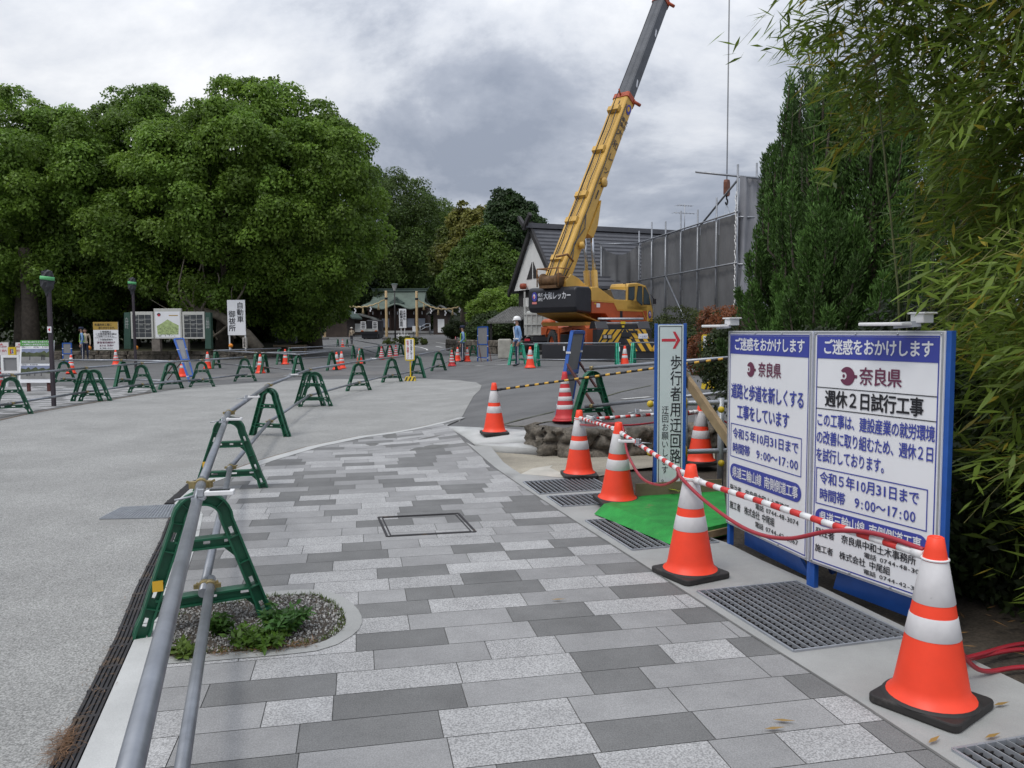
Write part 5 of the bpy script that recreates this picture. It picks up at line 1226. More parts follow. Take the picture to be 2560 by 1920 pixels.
mb = MB(); mb.lathe([(.001, -.45), (.32, -.45), (.32, -.38), (.22, -.38), (.22, .38), (.32, .38), (.32, .45), (.001, .45)], 20, 0, Matrix.Translation((bx.x - .75, .0, 3.35)) @ Matrix.Rotation(R(90), 4, 'X')); mb.box((bx.x - .75, 0, 3.1), (.5, .9, .12)); mb.build("winch", mat("winch_brown", (0.13, 0.07, 0.03), .6, .3, var=.4, scale=8), crane)
mb = MB()
for y_ in (-.55, .55):
    mb.tube([(bx.x - 1.0, y_, 3.1), (bx.x - 1.0, y_, 3.85), (bx.x - .2, y_, 3.85)], .03, 6); mb.tube([(bx.x - 1.0, y_, 3.5), (bx.x - .3, y_, 3.5)], .025, 6)
mb.tube([(bx.x - 1.0, -.55, 3.85), (bx.x - 1.0, .55, 3.85)], .03, 6); mb.tube([(bx.x - 1.05, -.5, 4.3), (bx.x - .3, -.5, 4.45), (bx.x + .2, -.45, 4.2)], .05, 6); mb.build("winch_guard", mat("rust_rail", (0.22, 0.10, 0.03), .6), crane)
# hoist rope along the boom, fall rope and hook block
tip = mbm @ (TB @ V((L4, 0, 0))); hk = D(1817, 462, tip.y)
mb = MB(); mb.tube([TB @ V((-.8, .0, .75)), TB @ V((L4, .0, .42))], .020, 6); mb.build("hoist_rope", M_cblk, crane)
mb = MB(); mb.lathe([(.001, -.12), (.42, -.12), (.36, 0), (.42, .12), (.001, .12)], 20, 0, TB @ Matrix.Translation((L4 + .1, 0, -.35)) @ Matrix.Rotation(R(90), 4, 'X')); mb.add(*seg(L4 - .3, L4 + .4, .26, .3)); mb.build("boom_head", M_cyel, crane)
hp = inv @ hk; sh = TB @ V((L4 + .1, 0, -.35)); sh2 = V((hp.x, hp.y, sh.z))
mb = MB(); mb.tube([sh2 + V((-.05, 0, 0)), hp + V((-.05, 0, .3))], .016, 6); mb.tube([sh2 + V((.05, 0, 0)), hp + V((.05, 0, .3))], .016, 6); mb.tube([sh, sh2], .05, 6); mb.build("fall_rope", M_cblk, crane)
mb = MB(); mb.prism([(hp.x - .22, hp.y - .12, hp.z + .12), (hp.x - .15, hp.y - .12, hp.z + .30), (hp.x + .15, hp.y - .12, hp.z + .30), (hp.x + .22, hp.y - .12, hp.z + .12), (hp.x + .22, hp.y - .12, hp.z - .55), (hp.x + .12, hp.y - .12, hp.z - .68), (hp.x - .12, hp.y - .12, hp.z - .68), (hp.x - .22, hp.y - .12, hp.z - .55)], (0, .24, 0)); hb = mb.build("hook_block", mat("hook_brown", (0.16, 0.06, 0.035), .6, .2, var=.3, scale=5), crane, bevel=.02)
mb = MB(); cz_ = hp.z - 1.0; mb.tube([(hp.x, hp.y, hp.z - .66), (hp.x, hp.y, hp.z - .8)] + [(hp.x + .14 * math.cos(R(a)), hp.y, cz_ + .16 * math.sin(R(a))) for a in range(90, -181, -20)], .05, 8); mb.build("hook", M_cblk, hb)
mb = MB()
for dx, dy in ((-.35, .2), (.9, -.4), (.25, .5), (-.1, -.5)): mb.tube([(hp.x, hp.y, cz_ - .12), (hp.x + dx, hp.y + dy, cz_ - 1.9)], .014, 5)
mb.split("sling", M_galv, hb)
# carrier
CAZ = math.atan2(-.96, .28); TC = inv @ (Matrix.Translation(CC) @ Matrix.Rotation(CAZ, 4, 'Z'))     # x forward to camera, -y is the left visible side
def cpart(mb, nm, m, bevel=0):
    mb.v = [tuple(TC @ V(p)) for p in mb.v]
    return mb.split(nm, m, crane, bevel) if nm in ('mudguard', 'headlight', 'lamp_housing', 'sticker') else mb.build(nm, m, crane, bevel)
vis = -1     # visible side is y<0
mb = MB(); mb.box((-.2, 0, 1.02), (6.8, 1.5, .42)); mb.prism([(-3.6, -1.18, 1.05), (-3.6, -1.18, 1.45), (-1.3, -1.18, 1.42), (1.2, -1.18, 1.45), (1.2, -1.18, 1.30), (-1.0, -1.18, 1.15)], (0, 2.36, 0)); cpart(mb, "chassis", M_corg, .02)
mb = MB()
for x0, x1 in ((-2.75, -.85), (.62, 2.5)):
    pts = [(x0, -1.24, .95), (x0, -1.24, 1.30), (x0 + .25, -1.24, 1.48), (x1 - .2, -1.24, 1.48), (x1, -1.24, 1.38), (x1 + .05, -1.24, .6), (x1 - .12, -1.24, .6), (x1 - .2, -1.24, 1.28), (x0 + .3, -1.24, 1.38), (x0 + .1, -1.24, 1.2)]
    mb.prism(pts, (0, .55, 0)); mb.prism([(p[0], 1.24, p[2]) for p in pts], (0, -.55, 0))
cpart(mb, "mudguard", M_corg, .01)
mb = MB(); mb.lathe([(.001, -.5), (.2, -.5), (.22, -.4), (.22, .4), (.2, .5), (.001, .5)], 16, 0, Matrix.Translation((-3.0, -1.0, 1.62)) @ Matrix.Rotation(R(90), 4, 'Y')); cpart(mb, "air_tank", M_corg)
mb = MB(); mb.box((-.1, -.95, .75), (1.4, .5, .7)); cpart(mb, "tool_box", M_cblk, .02)
for x_ in (-1.75, 1.65):
    for sd in (-1, 1):
        T = TC @ Matrix.Translation((x_, sd * 1.05, .66)) @ Matrix.Rotation(R(90 * -sd), 4, 'X')
        mb = MB(); mb.lathe([(.36, -.25), (.60, -.24), (.66, -.14), (.66, .14), (.60, .24), (.36, .25)], 32, 0, T)
        for k in range(28):
            a = 2 * math.pi * k / 28
            for sg in (-1, 1): mb.beam(T @ V((.665 * math.cos(a), .665 * math.sin(a), 0)), T @ V((.655 * math.cos(a + .13), .655 * math.sin(a + .13), sg * .22)), .045, .03, 0, tuple(T.to_3x3() @ V((math.cos(a), math.sin(a), 0))))
        wh = mb.build("wheel", M_tyre, crane)
        mb = MB(); mb.lathe([(.38, -.2), (.36, .20), (.33, .20), (.30, .06), (.20, .03), (.17, .12), (.001, .13)], 24, 0, T)
        for k in range(8): a = 2 * math.pi * k / 8; mb.sphere(T @ V((.235 * math.cos(a), .235 * math.sin(a), .05)), .025, 0, 6)
        mb.build("rim", M_corg, wh)
# front bumper with hazard stripes
mb = MB(); mb.box((3.35, 0, 1.02), (.5, 2.4, .62)); mb.box((3.2, 0, .55), (.5, 2.3, .34)); mb.prism([(2.7, -1.2, 1.34), (2.9, -1.2, 1.64), (3.3, -1.2, 1.64), (3.5, -1.2, 1.34)], (0, .55, 0)); mb.prism([(2.7, .65, 1.34), (2.9, .65, 1.64), (3.3, .65, 1.64), (3.5, .65, 1.34)], (0, .55, 0)); mb.box((3.1, 0, 1.43), (.6, 1.3, .2)); bmp = cpart(mb, "front_bumper", M_cblk, .02)
mb = MB()
def stripes(x, y0, y1, z0, z1, n, dirn, wd=.19):
    st = (y1 - y0) / n
    for k in range(n):
        y = y0 + st * (k + .5); sl_ = dirn * (z1 - z0) * .8; q = [(x, y - wd / 2 - sl_ / 2, z0), (x, y + wd / 2 - sl_ / 2, z0), (x, y + wd / 2 + sl_ / 2, z1), (x, y - wd / 2 + sl_ / 2, z1)]
        q = [(a_, min(y1, max(y0, b_)), c_) for a_, b_, c_ in q]; mb.quad(*[TC @ V(p) for p in q])
stripes(3.604, -1.18, -.05, .74, 1.31, 4, 1); stripes(3.604, .05, 1.18, .74, 1.31, 4, -1); stripes(3.454, -1.1, -.05, .40, .70, 3, 1); stripes(3.454, .05, 1.1, .40, .70, 3, -1)
mb.build("hazard_stripes", M_haz, bmp, recalc=False)
mb = MB(); mb.box((3.62, -.78, 1.02), (.06, .42, .18)); mb.box((3.63, .05, 1.1), (.04, .42, .2)); mb.box((3.63, .35, 1.22), (.02, .4, .1)); cpart(mb, "lamp_housing", M_cblk, .01)
mb = MB(); mb.box((3.655, -.88, 1.02), (.02, .13, .12)); mb.box((3.655, -.68, 1.02), (.02, .13, .12)); cpart(mb, "headlight", mat("lamp_lens", (0.35, 0.33, 0.32), .15))
mb = MB(); mb.box((3.62, .80, 1.02), (.02, .42, .22)); np_ = cpart(mb, "number_plate", M_pwhite, .004)
L = MB(); s = SF(TC @ V((3.634, .61, .92)), TC.to_3x3() @ V((0, 1, 0)), TC.to_3x3() @ V((0, 0, 1))); s.text(L, "・177", .03, .03, .32, .12, 0, .001, .01); L.build("plate_number", [M_navy], np_, recalc=False)
mb = MB(); mb.tube([(3.2, -1.0, 1.74), (3.2, 1.0, 1.74)], .05, 10); mb.box((3.35, 0, 1.58), (.05, 1.4, .05)); cpart(mb, "roller", M_galv)
mb = MB(); mb.box((3.43, 0, 1.58), (.03, .2, .1)); mb.box((3.43, 0, 1.43), (.03, .1, .08)); cpart(mb, "sticker", M_pyel)
# outriggers: wide black box across the front and its striped plate
mb = MB(); a = inv @ D(1362, 900, 32.6); a.z = .12; b = inv @ D(1650, 903, 29.8); b.z = .12
mb.beam(a + V((0, 0, .30)), b + V((0, 0, .30)), .5, .58); og = mb.build("outrigger", M_cblk, crane, bevel=.02)
mb = MB(); d_ = (b - a).normalized(); n_ = d_.cross(V((0, 0, 1))); n_ = n_ if (mbm.to_3x3() @ n_).y < 0 else -n_
for t_ in (.20, .30, .68, .97): p = a.lerp(b, t_) + n_ * .253; mb.quad(p + V((0, 0, .34)), p + d_ * .08 + V((0, 0, .34)), p + d_ * .08 + V((0, 0, .52)), p + V((0, 0, .52)))
mb.build("outrigger_mark", M_pwhite, og, recalc=False)
mb = MB(); p0 = a.lerp(b, .80) + n_ * .30 + V((0, 0, .36)); mb.prism([p0, p0 + d_ * 1.9, p0 + d_ * 1.9 + V((0, 0, .48)), p0 + V((0, 0, .48)) - d_ * .35], -n_ * .04); pl_ = mb.build("striped_plate", M_cblk, og)
mb = MB()
for k in range(6):
    q = p0 + d_ * (k * .34 - .1) + n_ * .004; s_ = 1 if k > 2 else -1; mb.quad(*[V((w_.x, w_.y, w_.z)) for w_ in (q + d_ * (.0 - .17 * s_) , q + d_ * (.16 - .17 * s_), q + d_ * (.16 + .13 * s_ ) + V((0, 0, .46)), q + d_ * (.13 * s_) + V((0, 0, .46)))])
mb.build("plate_stripes", M_haz, pl_, recalc=False)
# ================================================================ dump truck behind the crane
M_tgrey = mat("truck_grey", (0.45, 0.46, 0.44), .55, var=.12, scale=2, stain=.25, dirt=((0.20, 0.13, 0.08), 3, .66))
c = D(1354, 850, 41); c.z = zt(c.x, c.y)
t = thing("dump_truck", "pale grey dump truck seen from behind, parked left of the crane's wheels", "truck", c, R(-2))
mb = MB(); mb.box((0, 2.2, 1.5), (1.75, 4.4, 1.0)); mb.build("bed", M_tgrey, t)
mb = MB(); mb.box((0, -.05, 1.55), (1.8, .06, 1.15))
for k in range(7): mb.box((-.78 + .26 * k, -.10, 1.55), (.05, .05, 1.1))
for z_ in (1.02, 1.55, 2.08): mb.box((0, -.105, z_), (1.8, .06, .07))
mb.build("tailgate", M_tgrey, t)
mb = MB(); mb.box((-.88, .2, 2.3), (.08, .3, 1.9)); mb.box((.88, .2, 2.0), (.08, .3, 1.2)); mb.split("corner_post", M_tgrey, t)
mb = MB(); mb.box((0, 2.4, .8), (.9, 5.2, .25)); mb.box((0, -.02, .62), (1.7, .08, .14)); mb.build("chassis", M_cblk, t)
mb = MB(); mb.box((-.75, -.07, .74), (.28, .05, .12)); mb.box((.75, -.07, .74), (.28, .05, .12)); mb.split("tail_light", M_pred, t)
mb = MB(); mb.box((0, 5.2, 1.5), (1.75, 1.4, 1.7)); mb.build("cab", M_tgrey, t, bevel=.1)
for x_ in (-.72, .72):
    for y_ in (.9, 5.0):
        mb = MB(); mb.lathe([(.001, -.16), (.3, -.16), (.42, -.14), (.45, 0), (.42, .14), (.3, .16), (.001, .16)], 20, 0, Matrix.Translation((x_, y_, .45)) @ Matrix.Rotation(R(90), 4, 'Y')); mb.build("wheel", M_tyre, t)
# ================================================================ black and white gabled house behind the crane
M_plaster = mat("white_plaster", (0.80, 0.80, 0.79), .8, var=.05, scale=1.5, stain=.06)
M_dwood = mat("dark_timber", (0.028, 0.026, 0.027), .7, var=.3, scale=3)
M_roof = mat("grey_roof", (0.085, 0.088, 0.10), .7, var=.12, scale=2)
hx = thing("gabled_house", "steep gabled house with white plaster gable, dark timber and a grey ribbed roof", "house", (0, 0, 0)); Nn = V((2.52, 47, 0)); Ff = V((.08, 53, 0)); gdir = (Nn - Ff).normalized(); rd = V((-gdir.y, gdir.x, 0)); rd = rd if rd.x > 0 else -rd
hx.location = (Ff.x, Ff.y, .25); o = V((Ff.x, Ff.y, .25)); Wd = (Nn - Ff).length; ez, rz_ = 4.2, 7.75; HLn = 11.5; OV = -.12
hp_ = lambda g, r_, z: (Ff + gdir * g + rd * r_ + V((0, 0, .25 + z)) - o)
mb = MB(); mb.prism([hp_(.1, .06, 3.9), hp_(Wd - .1, .06, 3.9), hp_(Wd / 2, .06, rz_ - .1)], rd * .1); mb.build("gable", M_plaster, hx)
mb = MB(); mb.prism([hp_(.3, .3, 0), hp_(Wd - .3, .3, 0), hp_(Wd - .3, .3, 3.9), hp_(.3, .3, 3.9)], rd * (HLn - .6)); mb.build("wall", M_dwood, hx)
mb = MB(); mb.prism([hp_(Wd - .27, 2.6, 2.4), hp_(Wd - .27, HLn - .5, 2.4), hp_(Wd - .27, HLn - .5, 4.15), hp_(Wd - .27, 2.6, 4.15)], gdir * .03)
mb.prism([hp_(1.2, .27, 1.9), hp_(2.6, .27, 1.9), hp_(2.6, .27, 3.4), hp_(1.2, .27, 3.4)], rd * .02); mb.split("plaster_panel", M_plaster, hx)
mb = MB(); m2 = MB(); nb = 15
for sgn, g0 in ((1, Wd + .45), (-1, -.45)):
    e0, e1 = V((0, 0, 0)), None
    def rp(f, r_, dz=0): g = (Wd / 2) + (g0 - Wd / 2) * f; return hp_(g, r_, rz_ + (ez - .25 - rz_) * f + dz)
    mb.quad(rp(0, OV), rp(0, HLn), rp(1, HLn), rp(1, OV)); mb.quad(rp(0, OV, -.18), rp(0, HLn, -.18), rp(1, HLn, -.18), rp(1, OV, -.18)); mb.quad(rp(1, OV), rp(1, HLn), rp(1, HLn, -.18), rp(1, OV, -.18))
    for k in range(1, nb): f = k / nb; mb.prism([rp(f, OV, .0), rp(f, HLn, .0), rp(f, HLn, .10), rp(f, OV, .10)], (rp(f - .012, 0) - rp(f, 0)) * 1.0 + V((0, 0, -.10)))
    m2.prism([rp(-.06, -.17, .10), rp(1.02, -.17, .06), rp(1.02, -.17, -.35), rp(-.06, -.17, -.35)], rd * .18)
mb.build("roof", M_roof, hx); m2.build("bargeboard", M_dwood, hx)
mb = MB(); mb.beam(hp_(Wd / 2, -.5, rz_ + .1), hp_(Wd / 2, HLn, rz_ + .1), .5, .3); mb.build("ridge", M_roof, hx)
mb = MB(); mb.beam(hp_(Wd / 2 - .15, -.5, rz_ - .1), hp_(Wd / 2 + .9, -.5, rz_ + .7), .2, .25); mb.beam(hp_(Wd / 2 + .15, -.5, rz_ - .1), hp_(Wd / 2 - .9, -.5, rz_ + .7), .2, .25); mb.split("ridge_horn", M_dwood, hx)
mb = MB()
for a_, b_ in (((Wd * .5 - .95), (Wd * .5 - .10)), ((Wd * .5 + .10), (Wd * .5 + .95))):
    lo_ = 4.55; 
    if a_ < Wd * .5 - .5: mb.prism([hp_(a_, .03, lo_), hp_(b_, .03, lo_), hp_(b_, .03, lo_ + 1.05)], rd * .05)
    else: mb.prism([hp_(a_, .03, lo_), hp_(b_, .03, lo_), hp_(a_, .03, lo_ + 1.05)], rd * .05)
mb.split("gable_vent", M_dwood, hx)
mb = MB(); p = hp_(2.4, -.25, 3.6); mb.lathe([(.001, .3), (.2, .33), (.24, .5), (.2, .67), (.001, .7)], 14, 0, Matrix.Translation(p)); mb.build("red_lantern", mat("lantern_red", (0.30, 0.06, 0.03), .6), hx)
mb = MB(); mb.prism([hp_(-1.2, -1.4, 1.75), hp_(-1.2, .4, 2.75), hp_(4.2, .4, 2.75), hp_(4.2, -1.4, 1.75)], V((0, 0, .12)))
for k in range(12): mb.beam(hp_(-1.2 + k * .48, -1.4, 1.88), hp_(-1.2 + k * .48, .4, 2.88), .1, .08)
mb.build("porch_roof", mat("weathered_tile", (0.17, 0.17, 0.165), .8, var=.35, scale=3), hx)
mb = MB()
for g_ in (-1.0, 4.0): mb.box(hp_(g_, -1.2, .9), (.16, .16, 1.8))
mb.split("porch_post", M_dwood, hx)
# roof-top aerials of houses beyond
def aerial(q, depth, zb, hgt, label):
    p = D(*q, depth); t = thing("antenna", label, "antenna", (p.x, depth, p.z), R(20)); mb = MB(); mb.tube([(0, 0, 0), (0, 0, hgt)], .025, 6)
    for z_, L_ in ((hgt * .95, 1.0), (hgt * .72, 1.4)):
        mb.tube([(-L_ / 2, 0, z_), (L_ / 2, 0, z_)], .015, 5)
        for k in range(7): mb.tube([(-L_ / 2 + L_ * k / 6, -.3 + .02 * k, z_), (-L_ / 2 + L_ * k / 6, .3 - .02 * k, z_)], .010, 4)
    mb.build("aerial", M_galv, t)
aerial((1711, 592), 46.5, 0, 1.9, "thin television aerial rising behind the scaffold's top edge")
# ================================================================ scaffold with grey netting
M_net = mat("grey_net", (0.145, 0.148, 0.155), .9, var=.10, scale=1.0, stain=.15, bump=.35, bscale=3)
M_net2 = mat("pale_net", (0.24, 0.245, 0.265), .85, var=.12, scale=1.2, bump=.4, bscale=4)
sa = V((7.8, 48.0)); sb_ = V((10.17, 35.5)); sdir = (sb_ - sa).normalized(); SL = (sb_ - sa).length; snr = V((sdir.y, -sdir.x)); snr = snr if snr.y < 0 or snr.x < 0 else -snr
sc_ = thing("scaffold", "pipe scaffold hung with dark grey netting round a house behind the crane", "scaffold", (sa.x, sa.y, .25)); o = V((sa.x, sa.y, .25)); ST = 6.5
sp = lambda s_, n_=0, z=0: V((sa.x + sdir.x * s_ + snr.x * n_, sa.y + sdir.y * s_ + snr.y * n_, .25 + z)) - o
def netting(fn, nu, nv, amp, seed):
    mb = MB(); rr = random.Random(seed); ph = [rr.uniform(0, 6) for _ in range(8)]; vs = []
    for j in range(nv + 1):
        for i in range(nu + 1):
            u, v = i / nu, j / nv; vs.append(fn(u, v, amp * (math.sin(u * 23 + ph[0] + 2 * v) * .5 + math.sin(u * 41 + ph[1] - 3 * v) * .3 + math.sin(v * 9 + u * 7 + ph[2]) * .6)))
    mb.add(vs, [(j * (nu + 1) + i, j * (nu + 1) + i + 1, (j + 1) * (nu + 1) + i + 1, (j + 1) * (nu + 1) + i) for j in range(nv) for i in range(nu)], 0, True); return mb
nb_ = 6
for k in range(nb_):
    s0, s1 = SL * k / nb_, SL * (k + 1) / nb_ - .02
    netting(lambda u, v, a: sp(s0 + (s1 - s0) * u, -.08 + a * math.sin(math.pi * u), ST * v), 14, 10, .05, k).build("net", M_net, sc_, recalc=False)
lx = D(1500, 700, 48.6); fl = V((lx.x, 48.6)); 
netting(lambda u, v, a: V((fl.x + (sa.x - fl.x) * u, 48.6 + a * 2 - .5 * u, .25 + ST * (v * (1 - .10 * math.sin(math.pi * u) * v)))) - o, 16, 12, .10, 21).build("net", M_net, sc_, recalc=False)
e0 = V((sb_.x, sb_.y)); 
netting(lambda u, v, a: V((e0.x + 1.9 * u, e0.y + .5 * u + a * 1.6, .25 + 2.0 + 6.1 * v)) - o, 26, 10, .10, 31).build("net", M_net2, sc_, recalc=False)
netting(lambda u, v, a: V((e0.x + 2 * u, e0.y + .7 * u + a, .25 + 4 * v)) - o, 14, 8, .06, 32).build("net", M_net, sc_, recalc=False)
mb = MB()
for k in range(nb_ + 1): mb.tube([sp(SL * k / nb_, .06, 0), sp(SL * k / nb_, .06, ST + .75 + .25 * (k % 2))], .045, 8)
mb.tube([sp(SL + .02, .08, 0), sp(SL + .02, .08, 8.6)], .05, 8)
for x_ in (.9, 1.9): mb.tube([V((e0.x + x_, e0.y + .4, .25)) - o, V((e0.x + x_, e0.y + .4, 9.0)) - o], .045, 8)
for x_ in (0.02, .25): mb.tube([V((fl.x + x_ * (sa.x - fl.x), 48.4, .25)) - o, V((fl.x + x_ * (sa.x - fl.x), 48.4, ST + .3 - 2.5 * (x_ > .1))) - o], .045, 8)
mb.split("standard", M_pipe, sc_)
mb = MB()
for z_ in (1.9, 4.25, ST + .02): mb.tube([sp(-.2, .12, z_), sp(SL + .2, .12, z_)], .042, 8)
mb.tube([V((fl.x - .1, 48.4, .25 + ST)) - o, sp(0, .1, ST)], .04, 8)
for z_ in (4.2, 6.3, 8.05): mb.tube([sp(SL + .02, .1, z_), V((e0.x + 2, e0.y + .35, .25 + z_)) - o], .042, 8)
mb.tube([V((e0.x - 2.0, e0.y - .2, 8.5)) - o, V((e0.x + 2.2, e0.y + .2, 8.15)) - o], .05, 8); mb.split("ledger", M_pipe, sc_)
mb = MB(); mb.tube([sp(SL * .36, .16, 4.2), sp(SL * .64, .16, 1.0)], .042, 8); mb.tube([sp(SL * .62, -.3, ST), sp(SL, .1, 7.9)], .05, 8); mb.split("brace", M_pipe, sc_)
mb = MB()
for k in range(34): z_ = 1.9 + k * .16; mb.tube([sp(SL + .02 + .05 * math.sin(k * 2.1), .14, z_), sp(SL + .06 * math.cos(k * 1.7), .16, z_ + .22)], .02, 5)
mb.build("lacing", M_white, sc_)
# roofed house inside the scaffold (only its tiled eave shows through the gap)
p = D(1590, 735, 49.2); t = thing("house", "white tiled eave of the house showing through a gap in the netting", "house", (p.x, 49.2, .25)); mb = MB(); z_ = p.z - .25
mb.prism([(-.9, -.2, z_), (.5, -.2, z_ + .45), (.5, 3, z_ + .45), (-.9, 3, z_)], (0, 0, .12)); mb.build("eave", mat("pale_tile", (0.4, 0.4, 0.42), .6, var=.3, scale=3), t); mb = MB(); mb.box((.6, 2.4, z_ / 2), (1.8, 3, z_)); mb.build("wall", M_dwood, t)
# ================================================================ shrine and its forecourt
def zg(nx, dep): return zt(D(nx, 825, dep).x, dep)
M_copper = mat("copper_green", (0.115, 0.150, 0.125), .7, var=.12, scale=.8, stain=.25)
M_copd = mat("dark_copper", (0.07, 0.10, 0.085), .7, var=.2, scale=1)
SD = 118.0; zb = zg(1000, SD); sxc = D(1001, 825, SD).x; u_ = SD / FPX
sh = thing("shrine_hall", "wooden shrine hall with sweeping green copper roof and curved gable over the entrance", "shrine", (sxc, SD, zb))
eave, ridge = 3.75, 6.25; hw_e, hw_r = 5.0, 3.9; dpt = 4.2
mb = MB(); vs = []; nu, nv = 28, 8
for sg in (-1, 1):
    vs = []
    for j in range(nv + 1):
        v = j / nv; z = ridge - (ridge - eave) * (v ** .72 if v > 0 else 0); hw = hw_r + (hw_e - hw_r) * max(0, (v - .55) / .45) ** 1.5; y = sg * dpt * v
        for i in range(nu + 1):
            u = -1 + 2 * i / nu; lift = .35 * abs(u) ** 4 * v; bump = 0
            if sg < 0: bump = .55 * math.exp(-(u * hw / 1.15) ** 2) * v ** 2 - .22 * math.exp(-((abs(u * hw) - 2.0) / .8) ** 2) * v ** 3
            vs.append((u * hw, y, z + lift + bump))
    mb.add(vs, [(j * (nu + 1) + i, j * (nu + 1) + i + 1, (j + 1) * (nu + 1) + i + 1, (j + 1) * (nu + 1) + i) for j in range(nv) for i in range(nu)], 0, True)
rf = mb.build("roof", M_copper, sh); md = rf.modifiers.new("solid", 'SOLIDIFY'); md.thickness = .16
mb = MB(); mb.box((0, 0, ridge + .18), (2 * hw_r + .3, .45, .36)); mb.box((0, 0, ridge + .40), (2 * hw_r + .6, .6, .08))
for sg in (-1, 1): mb.prism([(sg * (hw_r + .1), -.2, ridge), (sg * (hw_r + .55), -.2, ridge + .75), (sg * (hw_r + .2), -.2, ridge + .42)], (0, .4, 0))
mb.build("ridge", M_copd, rf)
mb = MB(); mb.prism([(-1.1, -dpt + .6, eave + .75), (0, -dpt + .6, eave + 1.45), (1.1, -dpt + .6, eave + .75), (.8, -dpt + .6, eave + .55), (-.8, -dpt + .6, eave + .55)], (0, 1.6, 0)); mb.box((0, -dpt + .55, eave + 1.42), (.25, .5, .3)); mb.build("dormer_gable", M_copd, rf)
M_sw = mat("shrine_wood", (0.045, 0.024, 0.018), .75, var=.3, scale=1.5); M_shoji = mat("paper_panel", (0.34, 0.37, 0.44), .7, var=.08, scale=1)
mb = MB(); mb.box((0, .6, eave / 2), (8.4, 5.4, eave)); mb.build("wall", M_sw, sh)
mb = MB()
for x_ in (-4.2, -2.6, -1.1, 1.1, 2.6, 4.2): mb.box((x_, -2.6, eave / 2), (.26, .26, eave))
mb.box((0, -2.6, eave - .25), (9.0, .3, .3)); mb.split("post", M_sw, sh)
mb = MB()
for x_ in (-3.4, -1.85, 1.85, 3.4): mb.box((x_, -2.13, 1.55), (1.1, .06, 1.3))
mb.split("paper_screen", M_shoji, sh)
mb = MB()
for i in range(7): mb.box((-3.6 + i * 1.2, -2.75, eave - .75), (.10, .04, .42))
mb.split("paper_streamer", M_pwhite, sh)
mb = MB()
for k in range(3): mb.box((0, -3.2 - .3 * k, .35 - .12 * k), (4.5, .35, .12))
mb.box((0, .4, .18), (9.2, 6.4, .36)); mb.build("stone_steps", M_conc, sh)
def hall(name, label, x0, x1, ytop, yeave, ybase, dep, roofm, wallm, white=()):
    a = D(x0, ybase, dep); b = D(x1, ybase, dep); z0 = zt(a.x, dep); W = b.x - a.x; ze = D(x0, yeave, dep).z - z0; zr = D(x0, ytop, dep).z - z0
    t = thing(name, label, "building", (a.x, dep, z0)); mb = MB()
    prof = [(-.9, ze - .15), (-.3, ze + (zr - ze) * .25), (W * .25, ze + (zr - ze) * .62), (W * .5, zr), (W * .75, ze + (zr - ze) * .62), (W + .3, ze + (zr - ze) * .25), (W + .9, ze - .15)]
    for i in range(len(prof) - 1): p, q = prof[i], prof[i + 1]; mb.prism([(p[0], -1.0, p[1]), (q[0], -1.0, q[1]), (q[0], -1.0, q[1] + .2), (p[0], -1.0, p[1] + .2)], (0, 7, 0))
    mb.build("roof", roofm, t); mb = MB(); mb.prism([(0, 0, 0), (W, 0, 0), (W, 0, ze + .1), (W / 2, 0, zr - .2), (0, 0, ze + .1)], (0, 5, 0)); mb.build("wall", wallm, t)
    if white:
        mb = MB()
        for f0, f1, g0, g1 in white: mb.box((W * (f0 + f1) / 2, -.03, ze * (g0 + g1) / 2), (W * (f1 - f0), .06, ze * (g1 - g0)))
        mb.build("white_panel", M_plaster, t)
    return t
M_brownw = mat("old_board_wall", (0.055, 0.040, 0.032), .8, var=.3, scale=1.2)
hall("side_hall", "small dark wooden hall with a green eaved roof at the shrine's left", 812, 868, 764, 795, 843, 104, M_copd, M_brownw)
hall("corridor", "low covered corridor joining the side hall to the shrine", 868, 925, 787, 800, 838, 112, mat("grey_tile", (0.10, 0.105, 0.10), .8, var=.2, scale=2), M_brownw, [(.35, .85, .2, .75)])
hall("office_wing", "low wing with white plaster panels at the shrine's right, behind the rope", 1084, 1120, 766, 785, 838, 112, mat("grey_tile", (0.10, 0.105, 0.10), .8), M_brownw, [(.3, .75, .1, .75)])
# posts with straw rope
M_post = mat("peeled_log", (0.50, 0.36, 0.19), .7, var=.15, scale=2); M_straw = mat("straw_rope", (0.46, 0.36, 0.20), .9, var=.25, scale=5)
PD = 95.0; posts = []
for nx, yt, yb, l_ in ((812, 720, 852, "peeled log post at the left end of the sacred rope, top hidden by trees"), (967, 727, 847, "peeled log post just left of the street lamp before the shrine"), (1043, 728, 850, "peeled log post right of the shrine sign"), (1186, 730, 850, "peeled log post at the right end of the sacred rope by the bright shrub")):
    p = D(nx, 850, PD); p.z = zt(p.x, PD); ht = D(nx, yt, PD).z - p.z; posts.append((p, ht)); t = thing("rope_post", l_, "post", p, 0, "log posts of the sacred rope gateway"); mb = MB(); mb.lathe([(.17, 0), (.16, ht * .5), (.15, ht - .02), (.13, ht), (.001, ht)], 14); mb.build("log", M_post, t); mb = MB(); mb.lathe([(.001, .0), (.55, .0), (.5, .25), (.2, .32)], 12); mb.build("footing", mat("footing_stone", (0.10, 0.095, 0.09), .9, var=.3, scale=3), t); mb = MB(); mb.lathe([(.175, ht - 1.05), (.19, ht - 1.0), (.19, ht - .85), (.175, ht - .8)], 14); mb.build("band", M_cblk, t)
